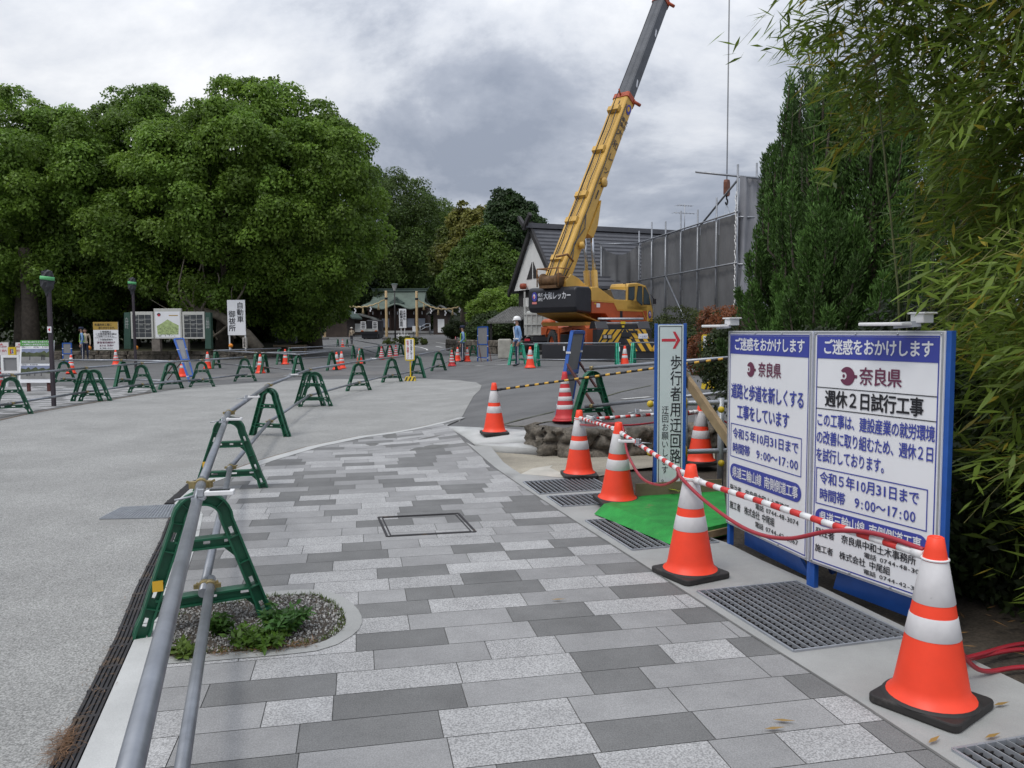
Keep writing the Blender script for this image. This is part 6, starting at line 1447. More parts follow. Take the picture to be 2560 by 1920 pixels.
for (pa, pb, l_) in ((0, 1, "sacred straw rope with tassels sagging left of the shrine"), (2, 3, "sacred straw rope with tassels sagging right of the shrine")):
    a = posts[pa][0] + V((0, 0, posts[pa][1] - .9)); b = posts[pb][0] + V((0, 0, posts[pb][1] - .9)); t = thing("straw_rope", l_, "rope", a, 0, "sacred ropes"); pts = []
    for i in range(41): u = i / 40; p = a.lerp(b, u) - a; p.z -= 1.35 * 4 * u * (1 - u) * (.8 + .2 * (u if pa == 0 else 1 - u)) - .05 * math.sin(u * 70); pts.append(p)
    mb = MB(); mb.tube(pts, [.05 + .05 * math.sin(math.pi * i / 40) for i in range(41)], 8); mb.build("rope", M_straw, t); mt_ = MB(); ms_ = MB()
    for k in range(7):
        p = pts[5 + k * 5]
        if k % 2 == 0: mt_.lathe([(.04, 0), (.07, -.2), (.17, -.8), (.001, -.8)], 8, 0, Matrix.Translation(p))
        else:
            for j in range(3): ms_.box((p.x + (j % 2) * .1 - .05, p.y - .02 * j, p.z - .2 - .22 * j), (.14, .02, .24))
    mt_.split("tassel", M_straw, t); ms_.split("paper_streamer", M_pwhite, t)
# street lamp and shrine sign, flower bed
p = D(988, 838, 90); p.z = zt(p.x, 90); ht = D(988, 709, 90).z - p.z; t = thing("street_lamp", "slim street lamp with pale lantern head standing before the shrine roof", "street lamp", p); mb = MB(); mb.tube([(0, 0, 0), (0, 0, ht - .8)], [.10, .06], 8); mb.build("pole", M_dwood, t); mb = MB(); mb.lathe([(.12, ht - .8), (.32, ht - .15), (.36, ht - .1)], 8); mb.build("lantern", mat("lantern_glass", (0.5, 0.5, 0.48), .4), t); mb = MB(); mb.lathe([(.42, ht - .1), (.3, ht), (.001, ht + .03)], 8); mb.build("cap", M_copd, t)
t, W, H, s = postsign("shrine_sign", "tall white sign with black vertical writing on a white picket stand before the shrine", "sign board", 998, 1016, 772, 820, 86, M_panel, [(.25, M_white), (.75, M_white)]); L = MB(); s.vtext(L, "自動車お祓所", W * .08, H * .93, W * .46, H * .145, 0, .02, .02); s.vtext(L, "大神神社", W * .56, H * .93, W * .36, H * .13, 0, .02, .01); L.build("lettering", [M_ink], t, recalc=False)
mb = MB(); z_ = .1
for k in range(3): mb.box((W * (-.1 + .6 * k), .0, .45), (.1, .1, 1.0))
mb.box((W * .5, 0, .75), (W * 1.8, .08, .1)); mb.build("picket_stand", M_white, t)
t, W, H, s = postsign("small_notice", "small white notice boards on a post right of the shrine sign", "notice", 1031, 1039, 815, 829, 88, M_panel, [(.4, M_dwood)])
# handrail by the shrine steps
mb = MB(); a = D(1050, 818, 108); b = D(1075, 812, 110)
for dz in (0, -.45): mb.tube([a + V((0, 0, dz)), a + V((.8, 0, .45 + dz)), b + V((0, 0, dz + .2))], .05, 6)
for q_ in (a, b): mb.tube([V((q_.x, q_.y, zt(q_.x, q_.y))), q_ + V((0, 0, .2))], .05, 6)
tag(mb.build("handrail", M_galv), "pale metal handrail beside the shrine steps", "handrail")
# flatbed truck with white ramps
c = D(927, 843, 97); c.z = zt(c.x, 97); t = thing("flatbed_truck", "small flatbed truck with two raised white ramps parked before the shrine corridor", "truck", c); mb = MB(); mb.box((0, 1.5, .75), (2.1, 5, .35)); mb.box((0, 1.5, .35), (1.9, 4.8, .5)); mb.build("bed", M_cblk, t); mb = MB(); mb.box((0, -.95, 1.08), (2.15, .15, .32)); mb.build("tailboard", M_tgrey, t)
for sx_ in (-1, 1):
    mb = MB(); mb.box((sx_ * .72, -1.0, 1.65), (.62, .08, .95)); rp_ = mb.build("ramp", M_white, t); mb = MB()
    for k in range(4): mb.box((sx_ * .72, -1.05, 1.35 + .2 * k), (.42, .03, .10))
    mb.build("ramp_slots", M_cblk, rp_)
mb = MB(); mb.box((0, 3.2, 1.6), (1.9, 1.6, 1.5)); mb.build("cab", M_cblk, t, bevel=.1); mb = MB()
for sx_ in (-1, 1): mb.box((sx_ * .85, -1.05, .98), (.3, .05, .12))
mb.split("tail_light", mat("tail_orange", (0.5, 0.12, 0.02), .4), t)
for sx_ in (-.85, .85): mb = MB(); mb.lathe([(.001, -.13), (.35, -.13), (.4, 0), (.35, .13), (.001, .13)], 14, 0, Matrix.Translation((sx_, .2, .4)) @ Matrix.Rotation(R(90), 4, 'Y')); mb.build("wheel", M_tyre, t)
# ---- plaza lamp posts wrapped in black bags
M_pole = mat("dark_purple_pole", (0.035, 0.026, 0.034), .5, var=.15, scale=3); M_bag = mat("black_bag", (0.025, 0.026, 0.03), .55, var=.3, scale=5, bump=.8, bscale=9); M_tape = mat("green_tape", (0.10, 0.40, 0.15), .5)
def lamp_post(foot, ytop, ybot, label, dep=None, sc_=1.0):
    c = G(*foot) if dep is None else onground(foot[0], dep); hb = D(foot[0], ybot, c.y).z - c.z; htop = D(foot[0], ytop, c.y).z - c.z
    t = thing("lamp_post", label, "lamp post", c, 0, "lamp posts wrapped in black bags"); r_ = .036 * sc_; mb = MB(); mb.box((0, 0, hb / 2 + .1), (2 * r_, 2 * r_, hb + .2)); mb.build("pole", M_pole, t, bevel=.008)
    H = htop - hb; mb = MB(); prof = [(.07, hb - .05), (.10, hb + H * .10), (.19, hb + H * .28), (.20, hb + H * .5), (.185, hb + H * .75), (.17, hb + H * .93), (.02, htop)]
    n = 12; vs = []
    for k, (q, z) in enumerate(prof):
        for i in range(n): a = 2 * math.pi * i / n; rr = .62 * q * sc_ * (1 + .16 * math.sin(i * 2.3 + k * 1.7)); vs.append((rr * math.cos(a) - .02, rr * math.sin(a), z + .02 * math.sin(i * 1.9)))
    mb.add(vs, [(k * n + i, k * n + (i + 1) % n, (k + 1) * n + (i + 1) % n, (k + 1) * n + i) for k in range(len(prof) - 1) for i in range(n)], 0, False); mb.build("black_bag", M_bag, t)
    mb = MB(); mb.lathe([(.128 * sc_, hb + H * .58), (.138 * sc_, hb + H * .59), (.136 * sc_, hb + H * .73), (.122 * sc_, hb + H * .74)], 14, 0, Matrix.Translation((-.02, 0, hb + H * .67)) @ Matrix.Rotation(R(7), 4, 'Y') @ Matrix.Translation((0, 0, -hb - H * .67))); mb.build("green_tape", M_tape, t); return t, c
t, c = lamp_post((135, 1016), 676, 733, "near lamp post at the left with black bag and green tape round its head")
mb = MB(); zz = D(133, 824, c.y).z - c.z; mb.box((0, -.042, zz), (.085, .006, .13)); st = mb.build("sticker", M_pwhite, t); mb = MB(); s = SF((-.05, -.048, zz - .07)); s.poly(mb, [(.02, .07), (.07, .03), (.07, .11)], 0, .001); mb.build("sticker_mark", M_pred, st, recalc=False)
lamp_post((336, 912), 694, 733, "farther lamp post in front of the map board with a smaller black bag", 27.5)
# far small signs under trees
for x0, x1, y0, y1, d_, l_ in ((669, 677, 816, 831, 60, "small white notice board under the trees beside the dark box"), (679, 696, 829, 834, 58, "long low white name plate on a post under the trees")):
    postsign("small_notice", l_, "notice", x0, x1, y0, y1, d_, M_panel, [(.5, M_galv)], zfoot=bankz(d_))
p = D(718, 845, 56); t = thing("utility_box", "dark grey utility box under the trees", "utility box", (p.x, 56, bankz(56))); mb = MB(); mb.box((0, 0, .9), (1.3, .6, 1.8)); mb.build("cabinet", mat("box_grey", (0.07, 0.075, 0.075), .6), t, bevel=.03); mb = MB(); mb.box((0, -.31, .95), (.02, .02, 1.6)); mb.build("door_seam", M_cblk, t)
t, W, H, s = postsign("stone_marker", "short pale marker with vertical writing beside the tall white sign", "marker", 607, 616, 844, 870, 43.2, mat("pale_wood", (0.45, 0.42, 0.38), .8), [], zfoot=.5, thick=.2); L = MB(); s.vtext(L, "自動車", W * .2, H * .95, W * .6, H * .3, 0, .01); L.build("lettering", [M_ink], t, recalc=False)
for k, (nx, ny) in enumerate(((223, 870), (340, 869), (577, 864))):
    p = D(nx, ny, 42.0); t = thing("warning_light", ["orange round warning light at the foot of the parking notice", "orange round warning light behind the farther lamp post", "orange round warning light at the foot of the tall white sign"][k], "warning light", (p.x, 42.0, .48)); mb = MB(); mb.sphere((0, 0, p.z - .48), .12); mb.build("lens", mat("amber_lens", (0.75, 0.25, 0.02), .3), t); mb = MB(); mb.tube([(0, 0, 0), (0, 0, p.z - .55)], .03, 6); mb.build("stake", M_galv, t)
# stone block by the guards and low hedge wall
p = D(1262, 869, 36); t = thing("stone_block", "pale stone block with rounded top behind the helmeted guard", "stone block", (p.x, 36, .25)); mb = MB(); mb.box((0, 0, .45), (.62, .5, .9)); mb.build("stone", mat("pale_stone", (0.36, 0.35, 0.31), .85, var=.2, scale=4), t, bevel=.06)
rockwall("stone_wall", "low dark stone wall under the bushes behind the guards", [tuple(D(1115, 870, 52)[:2]), tuple(D(1180, 870, 46)[:2]), tuple(D(1300, 870, 42)[:2])], zt(0, 46), lambda x, y: .25 + .75, 8, .8)
mb = MB(); p = D(725, 867, 50); t = thing("wooden_frame", "low brown wooden rack at the edge of the car park under the trees", "rack", (p.x, 50, 0), R(5)); 
for x_ in (-.95, .95): mb.box((x_, 0, .35), (.1, .5, .7))
mb.box((0, -.2, .62), (2, .06, .12)); mb.box((0, .2, .62), (2, .06, .12)); mb.box((0, 0, .3), (2, .4, .06)); mb.build("rack", M_ply, t)
# ================================================================ people
M_skin = mat("skin", (0.42, 0.24, 0.17), .55, var=.06, scale=10); M_lblue = mat("light_blue_shirt", (0.17, 0.29, 0.50), .8, var=.12, scale=9); M_navyt = mat("navy_trousers", (0.02, 0.026, 0.06), .8, var=.2, scale=8)
M_shoe = mat("black_shoe", (0.015, 0.015, 0.016), .5); M_hair = mat("black_hair", (0.012, 0.010, 0.010), .6); M_vest = mat("lime_vest", (0.35, 0.62, 0.04), .6, var=.1); M_helm = mat("white_helmet", (0.74, 0.74, 0.73), .3)
def skin(verts, edges, radii, name, mats, mid, parent, root=0, sub=2):
    me = bpy.data.meshes.new("rig"); me.from_pydata(verts, edges, []); o = bpy.data.objects.new("rig", me); col.objects.link(o)
    md = o.modifiers.new("skin", 'SKIN'); md.use_smooth_shade = True; md.branch_smoothing = .4
    for i, r_ in enumerate(radii): me.skin_vertices[0].data[i].radius = r_ if isinstance(r_, tuple) else (r_, r_)
    me.skin_vertices[0].data[root].use_root = True
    sb = o.modifiers.new("sub", 'SUBSURF'); sb.levels = sub; sb.render_levels = sub
    bpy.context.view_layer.update(); dg = bpy.context.evaluated_depsgraph_get()
    m2 = bpy.data.meshes.new_from_object(o.evaluated_get(dg)); bpy.data.objects.remove(o); bpy.data.meshes.remove(me); m2.name = name
    m2.materials.clear()
    for m in mats: m2.materials.append(m)
    for p in m2.polygons: p.material_index = mid(p.center); p.use_smooth = True
    return link(bpy.data.objects.new(name, m2), parent)
def person(label, loc, rz, top, bottom, head, hgt=1.72, arm_l=None, arm_r=None, stance=.0, vest=None, belts=False, mask=False, group=None, sleeve=True, skin_low=.62):
    t = thing("person", label, "person", loc, rz, group); k = hgt / 1.72; t.scale = (k, k, k)
    # faces +x ; y left
    al = arm_l or [(0, .20, 1.40), (-.03, .245, 1.13), (.05, .24, .89), (.07, .235, .81)]
    ar = arm_r or [(0, -.20, 1.40), (-.03, -.245, 1.13), (.05, -.24, .89), (.07, -.235, .81)]
    v = [(0, 0, .95), (-.01, 0, 1.08), (0, 0, 1.25), (-.01, 0, 1.40), (0, 0, 1.49), (.015, 0, 1.555), (.02, 0, 1.63), (.015, 0, 1.69)]
    r_ = [(.12, .155), (.105, .135), (.12, .16), (.10, .16), .058, .062, (.095, .078), .07]
    e = [(i, i + 1) for i in range(7)]
    def chain(start, pts, rs):
        p = start
        for q, rr in zip(pts, rs): v.append(q); r_.append(rr); e.append((p, len(v) - 1)); p = len(v) - 1
        return p
    ends = []
    for a in (al, ar): ends.append((chain(3, a, [.062, .046, .034, .036]), a))
    for s_ in (1, -1): chain(0, [(0, s_ * .09, .88), (.02 + s_ * stance, s_ * .095, .48), (-.02 + s_ * stance * 1.6, s_ * .10, .085), (.06 + s_ * stance * 1.6, s_ * .105, .045), (.17 + s_ * stance * 1.6, s_ * .11, .035)], [.088, .06, .042, .045, .034])
    for idx, a in ends:                                   # fingers and thumb
        h = V(a[3]); d = (h - V(a[2])).normalized(); sd = V((1, 0, 0)) - d * d.x
        sd = sd.normalized() if sd.length > .1 else V((0, 0, 1)); 
        for j in range(4):
            b = h + d * .03 + sd * (.028 - .019 * j); L = (.075, .085, .078, .062)[j]
            chain(idx, [tuple(b), tuple(b + d * L * .55 + sd * .004), tuple(b + d * L + sd * .018)], [.0095, .0085, .007])
        b = h + sd * .035; chain(idx, [tuple(b), tuple(b + d * .045 + sd * .022)], [.010, .008])
    def mid(c):
        if c.z < .075: return 3
        if c.z < .93 and abs(c.y) < .20 and not (c.z > .75 and abs(c.y) > .185): return 2
        if c.z > 1.47 and abs(c.y) < .1: return 0
        if abs(c.y) > .17 and c.z < .875: return 0
        return 1
    if arm_l or arm_r:
        hs = [V(a[3]) for _, a in ends]; old = mid
        def mid(c):
            for h in hs:
                if (c - h).length < .075 and (abs(c.y) > .18 or c.z > .95): return 0
            return old(c)
    skin(v, e, r_, "body", [M_skin, top, bottom, M_shoe], mid, t)
    # face
    mb = MB(); mb.sphere((.118, .032, 1.635), .010, 0, 8); mb.sphere((.118, -.032, 1.635), .010, 0, 8); mb.split("eye", M_hair, t)
    mb = MB(); mb.sphere((.128, 0, 1.605), .017, 0, 8, (1, .8, 1.4)); mb.build("nose", M_skin, t); mb = MB(); mb.sphere((.02, .088, 1.62), .026, 0, 8, (.6, .4, 1.1)); mb.sphere((.02, -.088, 1.62), .026, 0, 8, (.6, .4, 1.1)); mb.split("ear", M_skin, t)
    if mask: mb = MB(); mb.sphere((.095, 0, 1.585), .052, 0, 10, (.75, 1.1, .9)); mb.build("face_mask", M_white, t)
    else: mb = MB(); mb.box((.113, 0, 1.57), (.012, .045, .010)); mb.build("mouth", mat("lips", (0.30, 0.12, 0.10), .5), t)
    mb = MB(); mb.sphere((-.015, 0, 1.655), .098, 0, 14, (1, .9, .9)); mb.build("hair", M_hair, t)
    if head == 'helmet':
        mb = MB(); mb.lathe([(.128, 1.665), (.131, 1.68), (.128, 1.71), (.11, 1.765), (.07, 1.805), (.001, 1.82)], 20, 0, Matrix.Translation((.01, 0, 0)) @ Matrix.Diagonal((1.12, .95, 1, 1))); mb.prism([(.10 + .0, -.10, 1.668), (.18, -.06, 1.66), (.20, 0, 1.66), (.18, .06, 1.66), (.10, .10, 1.668)], (0, 0, .012)); mb.build("helmet", M_helm, t)
    elif head == 'cap':
        mb = MB(); mb.lathe([(.105, 1.67), (.108, 1.70), (.125, 1.745), (.10, 1.775), (.001, 1.78)], 18, 0, Matrix.Translation((.01, 0, 0))); mb.prism([(.08, -.085, 1.68), (.17, -.05, 1.665), (.19, 0, 1.662), (.17, .05, 1.665), (.08, .085, 1.68)], (0, 0, .010)); mb.build("peaked_cap", M_navyt, t)
    elif head == 'hat':
        mb = MB(); mb.lathe([(.20, 1.675), (.11, 1.69), (.105, 1.74), (.08, 1.77), (.001, 1.775)], 18, 0, Matrix.Translation((.01, 0, 0))); mb.build("sun_hat", mat("pale_hat", (0.5, 0.47, 0.42), .8), t)
    def torso(z0, z1, dx, dy): return [(dx * math.cos(R(a)) - .005, dy * math.sin(R(a))) for a in range(0, 360, 15)]
    if vest or belts:
        m_ = vest or M_white; mb = MB()
        if vest:
            for s_ in (1, -1): mb.beam((.125, s_ * .10, 1.02), (.10, s_ * .115, 1.40), .10, .012, 0, (1, 0, 0)); mb.beam((-.135, s_ * .10, 1.02), (-.12, s_ * .115, 1.40), .10, .012, 0, (1, 0, 0)); mb.beam((.10, s_ * .115, 1.40), (-.12, s_ * .115, 1.41), .10, .012)
        else:
            mb.beam((.135, .12, 1.02), (.115, -.12, 1.42), .045, .01, 0, (1, 0, 0)); mb.beam((-.14, .12, 1.02), (-.125, -.12, 1.42), .045, .01, 0, (1, 0, 0)); mb.beam((.115, -.12, 1.42), (-.125, -.12, 1.43), .045, .012)
        for zz in ((1.0,) if not vest else (1.02,)): mb.lathe([(1, zz - .025), (1.02, zz), (1, zz + .025)], 20, 0, Matrix.Diagonal((.142, .178, 1, 1)))
        mb.build("reflective_vest" if vest else "white_belts", m_, t)
    mb = MB()
    for s_ in (1, -1): mb.box((.0 + s_ * stance * .8, s_ * .155, .50), (.02, .008, .80))
    if belts or vest: mb.split("trouser_stripe", M_white, t)
    return t
c = G(*RC(738, 918)); person("helmeted guard in light blue shirt and white mask standing in profile before the truck", c, R(196), M_lblue, M_navyt, 'helmet', 1.72, belts=True, mask=True, stance=.03, arm_l=[(0, .20, 1.40), (-.06, .24, 1.14), (.0, .23, .90), (.03, .22, .82)])
c = G(*RC(268, 880)); person("capped guard in light blue shirt and lime vest standing among the cones, facing left", c, R(188), M_lblue, M_navyt, 'cap', 1.74, vest=M_vest, stance=.03, arm_l=[(0, .20, 1.40), (-.04, .245, 1.14), (.12, .19, .98), (.20, .14, .98)])
c = D(*RB(1312, 730), 82); c.z = zt(c.x, 82); person("far visitor in beige vest and pale hat standing by the log post", c, R(-100), mat("beige_top", (0.40, 0.33, 0.24), .8, var=.2), mat("dark_trousers", (0.03, 0.03, 0.04), .8), 'hat', 1.72, stance=.06, arm_l=[(0, .20, 1.40), (-.02, .28, 1.16), (.12, .12, 1.12), (.16, .05, 1.14)])
c = D(206, 880, 40.5); c.z = .1; person("far person in pale blue and lime vest behind the low wall at the left", c, R(-150), M_lblue, M_navyt, 'cap', 1.68, vest=M_vest)
c = D(214, 880, 41.2); c.z = .12; person("far person in cream top standing right beside the one in a lime vest", c, R(-60), mat("cream_top", (0.55, 0.46, 0.36), .8), M_navyt, None, 1.62)
# ================================================================ trees and plants
LM = leafmat("broadleaf", .45); LMc = leafmat("conifer_leaf", .12, .6); LMb = leafmat("bamboo_leaf", .45, .45); M_bark = mat("bark", (0.085, 0.07, 0.055), .95, var=.35, scale=5, bump=1.0, bscale=18); M_limb = mat("pale_limb", (0.19, 0.165, 0.13), .9, var=.3, scale=5, bump=.6)
def crown(lobes, ncl, per, lsz, base, cr=(1.0, 1.6), zmin=-1e9, var=.28, flat=.8, yellow=.25, inner=.22):
    P = []; Dv = []; N = []; T = []; Ls = []
    ar = np.array([l[3] * l[4] + l[3] * l[5] + l[4] * l[5] for l in lobes]); ar = ar / ar.sum(); base = np.array(base)
    k = 0
    while k < ncl:
        lb = lobes[rng.choice(len(lobes), p=ar)]; d = rnd(1)[0]; f = rng.uniform(.80, 1.06) if rng.random() > inner else rng.uniform(.35, .8)
        c = np.array(lb[:3]) + d * np.array(lb[3:6]) * f
        # skip clumps deep inside another lobe
        if any(o_ is not lb and (((c - np.array(o_[:3])) / np.array(o_[3:6])) ** 2).sum() < .55 for o_ in lobes) and rng.random() < .8: continue
        if c[2] < zmin: continue
        k += 1; r_ = rng.uniform(*cr); n = int(per * (r_ / np.mean(cr)) ** 2 * rng.uniform(.8, 1.2)); od = d * np.array([1, 1, .8]); od /= np.linalg.norm(od) + 1e-9
        q = rng.normal(size=(n, 3)) + od * .75 + np.array([0, 0, .55]); q /= np.linalg.norm(q, axis=1, keepdims=True)
        rad = r_ * rng.uniform(.62, 1.06, (n, 1)); p = c + q * rad * np.array([1, 1, flat])
        nn = q * .8 + rng.normal(size=(n, 3)) * .55 + np.array([0, 0, .35]); td = np.cross(nn, rng.normal(size=(n, 3))); td += np.array([0, 0, -.35])
        tone = base * rng.uniform(1 - var, 1 + var * 1.3) ; tone = tone * (1 + np.array([.55, .22, -.1]) * yellow * rng.random()); 
        P.append(p); Dv.append(td); N.append(nn); T.append(tone[None] * rng.uniform(.72, 1.28, (n, 1))); Ls.append(lsz * rng.uniform(.7, 1.3, n))
    P = np.concatenate(P); return P, np.concatenate(Dv), np.concatenate(N), np.concatenate(Ls), np.concatenate(T)
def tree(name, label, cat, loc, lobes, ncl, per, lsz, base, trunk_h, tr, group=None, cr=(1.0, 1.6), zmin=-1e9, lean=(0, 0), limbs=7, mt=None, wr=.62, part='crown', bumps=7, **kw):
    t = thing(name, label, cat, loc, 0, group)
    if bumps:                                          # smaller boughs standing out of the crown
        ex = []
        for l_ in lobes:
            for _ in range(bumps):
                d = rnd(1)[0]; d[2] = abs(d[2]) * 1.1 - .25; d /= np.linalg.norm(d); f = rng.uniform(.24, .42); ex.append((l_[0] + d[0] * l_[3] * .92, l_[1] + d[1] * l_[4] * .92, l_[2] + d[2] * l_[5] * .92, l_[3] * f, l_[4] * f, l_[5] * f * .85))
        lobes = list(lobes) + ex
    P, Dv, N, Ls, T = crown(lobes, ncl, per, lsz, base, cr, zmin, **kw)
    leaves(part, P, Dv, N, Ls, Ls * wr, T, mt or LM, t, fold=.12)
    mb = MB(); rr = random.Random(int(loc[0] * 10) & 255); top = V((lean[0], lean[1], trunk_h)); pts = [V((0, 0, -.2)), V((lean[0] * .15, lean[1] * .15, trunk_h * .3)), V((lean[0] * .5 + .1, lean[1] * .5, trunk_h * .65)), top]
    mb.tube(pts, [tr * 1.35, tr, tr * .8, tr * .45], 10)
    for i in range(limbs):
        b = pts[1].lerp(top, rr.uniform(.1, .95)); lb = rr.choice(lobes); e_ = V(lb[:3]) + V((rr.uniform(-.7, .7) * lb[3], rr.uniform(-.7, .7) * lb[4], rr.uniform(-.3, .7) * lb[5])); m_ = b.lerp(e_, .5) + V((rr.uniform(-.4, .4), rr.uniform(-.4, .4), .5)); mb.tube([b, b.lerp(m_, .5) + V((.1, 0, .1)), m_, e_], [tr * .42, tr * .33, tr * .22, tr * .06], 6)
    mb.build("trunk", M_bark, t); return t
bz = lambda y: .48 + .02 * max(0, y - 45)
def tl(nx, dep): p = D(nx, 825, dep); return (p.x, dep, bz(dep) - .05)
G1 = (0.128, 0.222, 0.034); GL = "big broadleaf trees on the left bank"
tree("broadleaf_tree", "huge dense broadleaf tree at the photo's left edge, thick trunk behind the near lamp post", "tree", tl(60, 48), [(-1.5, 0, 9.2, 5.6, 5.0, 6.0), (2.8, -.5, 8.2, 4.6, 4.6, 5.4), (-4, -.5, 6.0, 4.5, 4.5, 4.0)], 620, 270, .20, G1, 7, .48, GL, zmin=2.2, cr=(.5, 1.2))
tree("broadleaf_tree", "dense broadleaf tree behind the map board, set back in the left group", "tree", tl(330, 51), [(0, 0, 9.6, 5.2, 5, 6.0), (-1, -1, 6.0, 4.6, 4.2, 3.6)], 480, 260, .20, (0.112, 0.196, 0.032), 7.5, .40, GL, zmin=2.2, cr=(.5, 1.2))
tree("broadleaf_tree", "tallest rounded broadleaf tree, bare twisted limbs low behind the tall white sign", "tree", tl(560, 47), [(2.4, 0, 9.2, 5.0, 5, 5.6), (5.4, .5, 8.4, 4.0, 4.6, 5.2), (-1.3, -.8, 7.6, 4.4, 4.2, 5.0)], 700, 270, .20, (0.132, 0.228, 0.034), 8, .42, GL, zmin=2.3, lean=(.6, 0), cr=(.5, 1.2))
tree("broadleaf_tree", "broadleaf tree whose rounded flank ends the left group above the side hall", "tree", tl(790, 52), [(-.3, 0, 8.2, 3.7, 4.4, 5.2), (-2.2, 0, 6.0, 3.6, 4, 4.8), (-.9, -.5, 4.6, 2.9, 3.4, 3.6)], 500, 260, .20, (0.124, 0.212, 0.032), 6.5, .32, GL, zmin=.9, cr=(.5, 1.15))
# dark inner wood behind the front trees
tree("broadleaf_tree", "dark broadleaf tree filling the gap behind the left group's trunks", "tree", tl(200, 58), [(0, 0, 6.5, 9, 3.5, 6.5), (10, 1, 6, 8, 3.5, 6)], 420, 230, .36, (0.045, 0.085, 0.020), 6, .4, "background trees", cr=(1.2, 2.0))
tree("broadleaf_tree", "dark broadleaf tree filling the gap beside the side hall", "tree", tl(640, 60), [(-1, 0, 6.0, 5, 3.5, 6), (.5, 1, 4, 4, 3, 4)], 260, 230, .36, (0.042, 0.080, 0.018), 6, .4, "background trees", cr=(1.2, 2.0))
# twisted pale limbs of the leaning tree
p = V(tl(512, 45.5)); mb = MB(); rr = random.Random(4)
for i, (dx, dz, k) in enumerate([(-1.6, 3.2, 1), (-.9, 4.4, 1), (.1, 5.0, 1), (1.0, 3.6, 1), (-2.6, 2.2, .6), (2.2, 2.4, .8), (-3.4, 3.0, .5), (4.4, 5.6, .7), (-.4, 6.2, .7)]):
    st = V((.3 * i - 1, 0, .8 if i != 7 else 2)); en = V((dx, rr.uniform(-1, .3), dz + 1.0)); pts = [st.lerp(en, u) + V((.35 * math.sin(u * 6 + i), 0, .3 * math.sin(u * 4 + i * 2))) for u in np.linspace(0, 1, 9)]; mb.tube(pts, [.11 * k * (1 - .75 * u) for u in np.linspace(0, 1, 9)], 7)
mb.tube([V((2.9, .5, .0)), V((2.3, .3, .9)), V((.9, .1, 2.0)), V((-.6, 0, 2.5)), V((-1.2, 0, 3.4))], [.42, .36, .26, .2, .12], 9); ob = mb.build("leaning_trunk", M_limb); ob.location = p; tag(ob, "bare leaning trunk with pale twisted limbs between the map board and the tall white sign", "tree trunk")
mb = MB()
for nx, w_ in ((76, .42),): q = V(tl(nx, 46.0)); mb.tube([q + V((0, 0, -.3)), q + V((.05, 0, 3)), q + V((-.1, 0, 6))], [w_ * 1.2, w_, w_ * .8], 12)
tag(mb.build("tree_trunk", M_bark), "thick straight grey trunk on the bank left of the near lamp post", "tree trunk")
# trees behind the shrine
def bt(nx, dep, base=None): p = D(nx, 825, dep); return (p.x, dep, zt(p.x, dep) + .2)
def far(label, nx, dep, ytop, wpx, colr, ybot=820, lsz=.42, n=150, kind="broadleaf_tree", lob=None, **kw):
    p = D(nx, 825, dep); z0 = zt(p.x, dep); top = D(nx, ytop, dep).z - z0; bot = max(.5, D(nx, ybot, dep).z - z0); r_ = wpx / 2 * dep / FPX; hc = (top + bot) / 2; hz = (top - bot) / 2
    lobes = [(0, 0, hc, r_ * .85, r_ * .8, hz * .93), (-r_ * .4, -.5, hc - hz * .25, r_ * .65, r_ * .6, hz * .62), (r_ * .42, -.4, hc - hz * .1, r_ * .6, r_ * .6, hz * .66)]
    return tree(kind, label, "tree", (p.x, dep, z0), lobes, int(n * 1.5), 170, lsz * .85, colr, max(2, hc), .35, "trees behind the shrine forecourt", cr=(r_ * .13 + .28, r_ * .22 + .42), bumps=5, **kw)
far("dark rounded tree rising right behind the left group's edge", 985, 125, 452, 275, (0.072, 0.122, 0.026), n=230, ybot=790)
far("mid green spreading tree behind the shrine roof's right half", 1060, 135, 505, 250, (0.074, 0.122, 0.026), n=210, lsz=.5)
far("dark tree close behind the shrine hall's left", 905, 130, 560, 200, (0.045, 0.08, 0.02), n=170, lsz=.5)
far("dark tree directly behind the shrine roof", 1010, 132, 610, 200, (0.024, 0.044, 0.013), n=170, lsz=.5, ybot=800)
far("yellowish green tree top rising between the round tree and the tall dark one", 1190, 92, 515, 130, (0.17, 0.18, 0.04), n=130, ybot=720)
far("olive green tree in front of the yellowish top", 1158, 96, 560, 130, (0.10, 0.135, 0.03), n=130, ybot=712)
far("tall dark green tree just left of the white gable", 1285, 82, 478, 130, (0.040, 0.078, 0.026), n=190, ybot=690)
far("bright mid green tree with layered crown right of the shrine", 1212, 80, 580, 160, (0.090, 0.160, 0.026), n=230, ybot=775, lsz=.34)
far("dark tree filling the space behind the white gable's eave", 1262, 86, 600, 110, (0.028, 0.050, 0.015), n=110, ybot=810)
far("light green feathery shrub tree by the right log post", 1243, 62, 728, 108, (0.15, 0.25, 0.035), n=150, ybot=822, lsz=.20)
far("dark green bush at the foot of the bright feathery shrub", 1240, 58, 790, 110, (0.040, 0.070, 0.018), n=110, ybot=868, lsz=.20)
far("small rounded clipped bush left of the feathery shrub", 1198, 60, 800, 44, (0.045, 0.075, 0.018), n=60, ybot=862, lsz=.14)
far("dark clipped hedge block before the shrine's right wing", 1135, 90, 806, 40, (0.025, 0.042, 0.013), n=50, ybot=840, lsz=.16)
far("dark bush hiding the foot of the side hall", 772, 70, 785, 56, (0.034, 0.062, 0.016), n=110, ybot=852, lsz=.28)
far("dark tree standing behind the side hall roof", 850, 120, 640, 200, (0.026, 0.048, 0.014), n=170, lsz=.5)
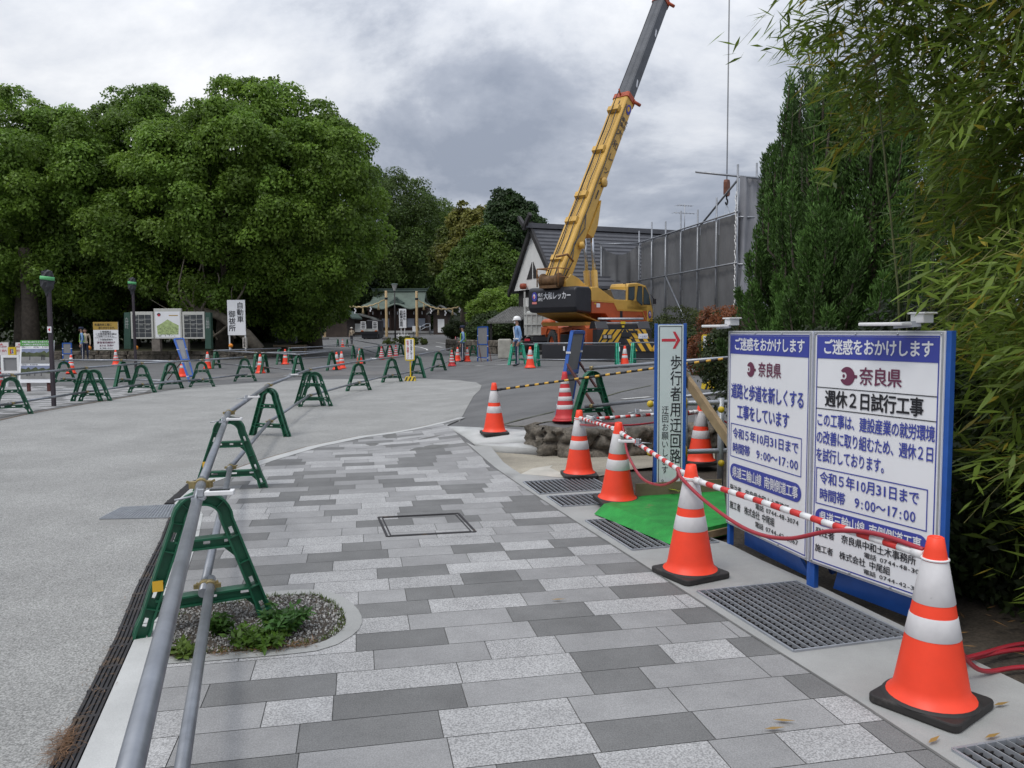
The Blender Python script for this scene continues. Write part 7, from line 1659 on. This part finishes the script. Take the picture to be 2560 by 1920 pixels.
for nx, yt, dep, l_ in ((968, 432, 150, "thin dark conifer spire above the round tree's shoulder"), (1136, 522, 150, "small dark conifer spire on the skyline above the shrine")):
    p = D(nx, 825, dep); z0 = zt(p.x, dep); tp = D(nx, yt, dep).z - z0; t = thing("conifer_tree", l_, "tree", (p.x, dep, z0), 0, "conifer spires on the skyline"); n = 5200; z = tp * (1 - rng.random(n) ** 1.6 * .8); a = rng.uniform(0, 2 * math.pi, n); rr_ = (tp - z) * .20 * (.5 + .5 * np.abs(np.sin(z * 2.2))) * rng.uniform(.3, 1, n) + .1
    P = np.stack([rr_ * np.cos(a), rr_ * np.sin(a), z], 1); Dv = np.stack([np.cos(a), np.sin(a), -.3 + .0 * a], 1); leaves("crown", P, Dv, rnd(n) + np.array([0, 0, 1.]), np.clip(.2 + rr_ * .35, .2, .8), np.clip(.07 + rr_ * .1, .07, .24), np.array([[.022, .04, .017]]) * rng.uniform(.7, 1.3, (n, 1)), LMc, t)
    mb = MB(); mb.tube([(0, 0, 0), (0, 0, tp * .95)], [.5, .05], 7); mb.build("trunk", M_bark, t)
# flower bed before the shrine sign
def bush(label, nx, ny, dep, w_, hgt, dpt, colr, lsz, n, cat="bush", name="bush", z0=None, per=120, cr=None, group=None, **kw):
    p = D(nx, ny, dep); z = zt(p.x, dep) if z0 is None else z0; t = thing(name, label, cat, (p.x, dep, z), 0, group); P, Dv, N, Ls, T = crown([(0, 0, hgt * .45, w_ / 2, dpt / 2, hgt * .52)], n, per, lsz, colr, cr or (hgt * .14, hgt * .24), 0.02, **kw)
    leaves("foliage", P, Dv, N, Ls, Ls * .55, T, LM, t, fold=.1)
    mb = MB(); rr = random.Random(n)
    for i in range(7): mb.tube([(rr.uniform(-.2, .2) * w_, rr.uniform(-.2, .2) * dpt, 0), (rr.uniform(-.4, .4) * w_, rr.uniform(-.3, .3) * dpt, hgt * .7)], [.02 + hgt * .01, .008], 5)
    mb.build("stem", M_bark, t); return t
bush("low clipped shrub bed below the tall white shrine sign", 1010, 843, 80, 4.6, .75, 2.4, (0.075, 0.105, 0.025), .14, 70)
# hedge and bushes right of the crane
bush("olive green hedge bush right of the crane under the scaffold netting", 1735, 850, 37, 5.0, 2.15, 2.0, (0.062, 0.085, 0.022), .085, 150, name="hedge_bush")
bush("dark green hedge bush behind the no parking notice", 1790, 850, 26, 2.4, 1.25, 1.6, (0.040, 0.062, 0.018), .08, 120, name="hedge_bush")
bush("russet red leaved bush left of the dark junipers", 1815, 800, 21.5, 1.6, 1.75, 1.2, (0.155, 0.062, 0.028), .08, 120, name="red_bush", yellow=.5)
bush("dim green hedge bush just behind the left sign panel", 1900, 850, 15, 2.0, 1.45, 1.2, (0.035, 0.056, 0.016), .07, 150, name="hedge_bush")
# junipers
def juniper(label, nx, dep, ytop, wid, seed, nb, zbase=0.0):
    r_ = random.Random(seed); p = D(nx, 825, dep); tp = D(nx, ytop, dep).z - zbase; t = thing("juniper_tree", label, "tree", (p.x, dep, zbase), 0, "dark junipers behind the sign panels"); P, Dv, N, T, Ls = [], [], [], [], []; mb = MB(); mb.tube([(0, 0, -.1), (.03, 0, tp * .5), (0, 0, tp * .92)], [.13, .08, .015], 8)
    for b in range(nb):
        f = (b + .5) / nb; z = .10 * tp + f * .72 * tp; a = r_.uniform(0, 2 * math.pi); out = wid * (1.05 - f * .78) * r_.uniform(.75, 1.1); L = .34 * tp * (.55 + .45 * r_.random()) * (.62 if f < .3 else .8)
        s_ = V((math.cos(a), math.sin(a), 0)); b0 = V((0, 0, z)); b1 = b0 + s_ * out * .75 + V((0, 0, L * .35)); b2 = b0 + s_ * out * (1.0 - .25 * f) + V((.08 * r_.random(), 0, L)); b2.z = min(b2.z, tp - .0 + .05)
        mb.tube([b0, b1, b2], [.03, .018, .005], 5); n = int(1250 * (.6 + .6 * (1 - f)))
        u = rng.random(n) ** .8; q = (1 - u)[:, None] ** 2 * np.array(b0) + (2 * u * (1 - u))[:, None] * np.array(b1) + (u ** 2)[:, None] * np.array(b2); rad = (.20 * (1 - u * .82) + .02) * (wid / .9); dd = rnd(n); P.append(q + dd * rad[:, None] * rng.uniform(.4, 1.1, (n, 1))); ax = np.array(b2 - b1); ax /= np.linalg.norm(ax)
        Dv.append(dd * .75 + ax + rng.normal(size=(n, 3)) * .35 + np.array([0, 0, .25])); N.append(rnd(n)); T.append(np.array([[.058, .118, .024]]) * r_.uniform(.65, 1.5) * rng.uniform(.6, 1.5, (n, 1))); Ls.append(rng.uniform(.035, .085, n))
    Ls = np.concatenate(Ls); leaves("foliage", np.concatenate(P), np.concatenate(Dv), np.concatenate(N), Ls, Ls * .30, np.concatenate(T), LMc, t); mb.build("trunk", M_bark, t); return t
juniper("shorter flame shaped juniper at the left end, pointed tip beside the scaffold", 1935, 12.5, 378, .85, 1, 46)
juniper("taller twin tipped juniper, second from the left", 1990, 11.8, 195, .80, 2, 54)
juniper("tall juniper whose tip rises among the bamboo leaves", 2055, 11.0, 165, .85, 3, 54)
juniper("broad dark juniper right behind the right sign panel", 2170, 10.5, 195, 1.35, 4, 74)
juniper("dark juniper under the overhanging bamboo at the right", 2380, 9.5, 240, 1.3, 5, 56)
juniper("low spreading juniper between the two sign panels' tops", 2075, 10.3, 520, 1.0, 6, 44)
# bamboo on the right
bam_bases = [(3.0, 5.6), (3.4, 4.7), (3.7, 5.5), (3.25, 6.4), (3.0, 3.9), (3.9, 4.2), (3.15, 4.8), (4.2, 5.0)]
blab = ["bamboo clump farthest left, sprays reaching out over the sky beside the hook rope", "bamboo clump in the middle of the right edge, dense hanging leaves", "bamboo clump set back at the right edge with yellow tinged leaves", "bamboo clump at the back between junipers and the right edge", "low bamboo clump nearest the front cone, leaves near the ground", "bamboo clump cut off by the right edge of the photo", "bamboo clump directly behind the right sign panel's edge, sprays jutting left", "tall bamboo clump at the far right corner of the sky"]
for bi, (bx_, by_) in enumerate(bam_bases):
    t = thing("bamboo", blab[bi], "bamboo", (bx_, by_, -.03), 0, "bamboo clumps at the right edge"); r_ = random.Random(50 + bi); mb = MB(); tw = MB(); P, Dv, N, T, Ls = [], [], [], [], []
    hgt = [4.6, 4.8, 5.4, 4.8, 1.9, 4.7, 3.3, 5.6][bi]
    for c_ in range(2 if bi in (0, 3, 6) else 3):
        a = r_.uniform(0, 6.28); ox, oy = .15 * math.cos(a), .15 * math.sin(a); le = V((r_.uniform(-.7, .2), r_.uniform(-.5, .4), 0)) * (hgt / 4.4); pts = [V((ox, oy, 0)), V((ox, oy, hgt * .4)) + le * .2, V((ox, oy, hgt * .75)) + le * .6, V((ox, oy, hgt)) + le * 1.25]
        mb.tube(pts, [.009, .008, .006, .003], 7)
        nbr = [32, 66, 76, 28, 30, 72, 14, 76][bi]
        for k in range(nbr):
            f = (.55 + .45 * (k + r_.random()) / nbr) if bi in (0, 3, 6) else .10 + .9 * (k + r_.random()) / nbr; j = min(2, int(f * 3)); b0 = pts[j].lerp(pts[j + 1], f * 3 - j) if f < .999 else pts[3]; az = r_.uniform(0, 6.28) if r_.random() < .55 else r_.uniform(2.2, 4.2); L = r_.uniform(.35, .85) * (1 if f > .25 else .7); s_ = V((math.cos(az), math.sin(az), r_.uniform(-.05, .5)))
            b1 = b0 + s_ * L * .55 + V((0, 0, .10)); b2 = b0 + s_ * L + V((0, 0, -.12 - .25 * r_.random()))
            tw.tube([b0, b1, b2], [.003, .002, .001], 4, caps=False)
            m = r_.randint(32, 52); u = rng.uniform(.25, 1.0, m); q = (1 - u)[:, None] ** 2 * np.array(b0) + (2 * u * (1 - u))[:, None] * np.array(b1) + (u ** 2)[:, None] * np.array(b2); q = q + rng.normal(size=(m, 3)) * .05
            sv = np.array(s_); d0 = sv * .9 + rng.normal(size=(m, 3)) * .55 + np.array([0, 0, -.35]); P.append(q); Dv.append(d0); N.append(np.array([0, 0, 1.]) + rng.normal(size=(m, 3)) * .45); yl = rng.random((m, 1)) < (.05 if r_.random() < .75 else .25)
            T.append(np.where(yl, np.array([[.30, .25, .035]]), np.array([[.155, .225, .036]])) * rng.uniform(.6, 1.35, (m, 1))); Ls.append(rng.uniform(.09, .19, m))
    Ls = np.concatenate(Ls); leaves("foliage", np.concatenate(P), np.concatenate(Dv), np.concatenate(N), Ls, Ls * .155, np.concatenate(T), LMb, t, fold=.25, droop=.12); mb.build("culm", mat("bamboo_culm", (0.10, 0.11, 0.04), .5, var=.25, scale=6), t); tw.build("twig", mat("bamboo_twig", (0.20, 0.19, 0.06), .6), t)
# dark undergrowth and trunks behind the signs
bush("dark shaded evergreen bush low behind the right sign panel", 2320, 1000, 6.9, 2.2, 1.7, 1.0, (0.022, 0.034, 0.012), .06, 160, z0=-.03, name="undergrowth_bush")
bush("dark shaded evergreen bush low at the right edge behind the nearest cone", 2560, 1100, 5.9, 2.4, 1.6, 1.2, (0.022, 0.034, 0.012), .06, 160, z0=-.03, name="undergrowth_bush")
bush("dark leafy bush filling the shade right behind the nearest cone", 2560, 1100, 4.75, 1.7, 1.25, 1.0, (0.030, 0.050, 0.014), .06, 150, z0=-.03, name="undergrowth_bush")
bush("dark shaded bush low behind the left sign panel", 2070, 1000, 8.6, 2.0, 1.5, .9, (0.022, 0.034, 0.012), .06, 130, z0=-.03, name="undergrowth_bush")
mb = MB(); mb.tube([V((3.6, 4.6, -.05)), V((3.0, 5.0, .25)), V((2.6, 5.4, .55)), V((2.5, 5.9, 1.0))], [.035, .03, .025, .02], 8); tag(mb.build("fallen_branch", M_bark), "dark crooked branch lying in the shade behind the nearest cone", "branch")
litter("fallen_leaves", "dry fallen leaves scattered on the soil behind the nearest cone", [(2.7, 3.9), (3.3, 3.4), (3.9, 3.0)], 260, .10, (.20, .11, .04), .22)
for k, (q, l_) in enumerate([(R2(765, 1413), "dry bamboo leaf on the paving, left of the nearest cone"), (R2(715, 1468), "dry bamboo leaf on a dark slab, just below another leaf"), (R2(1985, 1520), "dry bamboo leaf lying across the corner of the cut off grating"), (R2(1660, 1550), "dry bamboo leaf on the concrete strip, left of the cut off grating"), (R1(1700, 1172), "tan leaf on a pale slab in the middle of the paving"), (R2(2035, 1330), "dry leaf on the concrete just right of the nearest cone's base"), (RB(1660, 1340), "green leaf on the pale road above the paving's curve")]):
    p = G(*q); n_ = 1; ob = leaves("fallen_leaf", np.array([[p.x, p.y, .024]]), np.array([[1., -.2 + .3 * k % 1, 0.04]]), np.array([[0, 0, 1.]]), .085 if k != 6 else .16, .02, [(.30, .19, .06) if k != 6 else (.06, .14, .02)], leafmat("dry_litter", .1)); tag(ob, l_, "leaf", "fallen leaves on the paving")
# gravel bed with weeds
stones = MB(); rr = random.Random(9); tones = []
for i in range(4200):
    x0, x1 = min(p[0] for p in bed), max(p[0] for p in bed); y0, y1 = min(p[1] for p in bed), max(p[1] for p in bed); x, y = rr.uniform(x0, x1), rr.uniform(y0, y1)
    if not inside((x, y), bed): continue
    s_ = rr.uniform(.004, .011); M_ = Matrix.Translation((x, y, .015 + s_ * .4)) @ Euler((rr.random() * 6, rr.random() * 6, rr.random() * 6)).to_matrix().to_4x4(); vs = [V(q) * s_ * rr.uniform(.7, 1.2) for q in ((1, 0, 0), (-1, 0, 0), (0, .8, 0), (0, -.8, 0), (0, 0, .6), (0, 0, -.6))]
    stones.add(vs, [(0, 2, 4), (2, 1, 4), (1, 3, 4), (3, 0, 4), (2, 0, 5), (1, 2, 5), (3, 1, 5), (0, 3, 5)], 0, False, M_); g = rr.choice([.16, .24, .32, .44]); tones += [(g, g * .98, g * .94, 1)] * 6
ob = stones.build("gravel", mat("gravel_stone", 'tone', .85, var=.15, scale=30), recalc=False); ob["kind"] = "stuff"; ob["label"] = "grey crushed gravel in the rounded planting hole"; ob["category"] = "gravel"; at_ = ob.data.color_attributes.new("tone", 'FLOAT_COLOR', 'POINT'); at_.data.foreach_set("color", np.array(tones, np.float32).ravel())
P = []; 
for i in range(len(bed)):
    a, b = V(bed[i]), V(bed[(i + 1) % len(bed)])
    for k in range(int(120 * (b - a).length / .3)): q = a.lerp(b, rr.random()); q = q.lerp(bc, abs(rr.gauss(0, .05))); P.append((q.x, q.y, .012))
P = np.array(P); n = len(P); keep = rng.random(n) < .75; P = P[keep]; n = len(P); Dv = rng.normal(size=(n, 3)) * .5 + np.array([0, 0, .9]); ob = leaves("grass", P, Dv, rnd(n), rng.uniform(.012, .04, n), .005, np.array([[.10, .15, .03]]) * rng.uniform(.6, 1.4, (n, 1)), LM); tag(ob, "short moss and grass along the rim of the planting hole", "grass"); ob["kind"] = "stuff"
litter("dry_debris", "brown needles along the rim of the planting hole", [bed[i] for i in (0, 1, 2, 3, 4, 5)], 420, .05, (.20, .11, .05), .022)
def weed(label, px_, rad, hgt, nst, seed, lw=.028, tone=(.055, .125, .022)):
    p = GZ(*R5(*px_)); t = thing("weed", label, "weed", (p.x, p.y, .012), 0, "weeds in the planting hole"); r_ = random.Random(seed); P, Dv, N, T, Ls = [], [], [], [], []; st = MB()
    for s_ in range(nst):
        a = r_.uniform(0, 6.28); o_ = rad * .35 * r_.random(); b0 = V((o_ * math.cos(a), o_ * math.sin(a), 0)); sp_ = rad * r_.random(); b1 = b0 + V((sp_ * math.cos(a), sp_ * math.sin(a), hgt * r_.uniform(.45, 1))); st.tube([b0, b0.lerp(b1, .5) + V((0, 0, .02)), b1], [.003, .002, .001], 4, caps=False); m = 26; u = rng.uniform(.15, 1, m); P.append(np.array(b0)[None] * (1 - u)[:, None] + np.array(b1)[None] * u[:, None]); Dv.append(rng.normal(size=(m, 3)) * np.array([1, 1, .45]) + np.array([0, 0, .15])); N.append(np.array([0, 0, 1.]) + rng.normal(size=(m, 3)) * .4); T.append(np.array([tone]) * rng.uniform(.6, 1.35, (m, 1))); Ls.append(rng.uniform(.025, .06, m))
    Ls = np.concatenate(Ls); leaves("foliage", np.concatenate(P), np.concatenate(Dv), np.concatenate(N), Ls, Ls * .42, np.concatenate(T), LM, t, fold=.15, droop=.1); st.build("stem", mat("weed_stem", (0.08, 0.13, 0.03), .7), t)
weed("bushiest weed at the right foot of the nearest barricade", (1430, 985), .12, .15, 40, 1, tone=(.065, .155, .035))
weed("bright green low weed in front of the bushy one", (1310, 1045), .15, .08, 34, 2, tone=(.085, .165, .022))
weed("small sparse weed in the middle of the gravel between the pipes' far side", (1120, 990), .08, .11, 12, 3)
weed("little grass tuft at the left corner of the gravel bed", (920, 1095), .08, .05, 14, 4, tone=(.11, .17, .03))
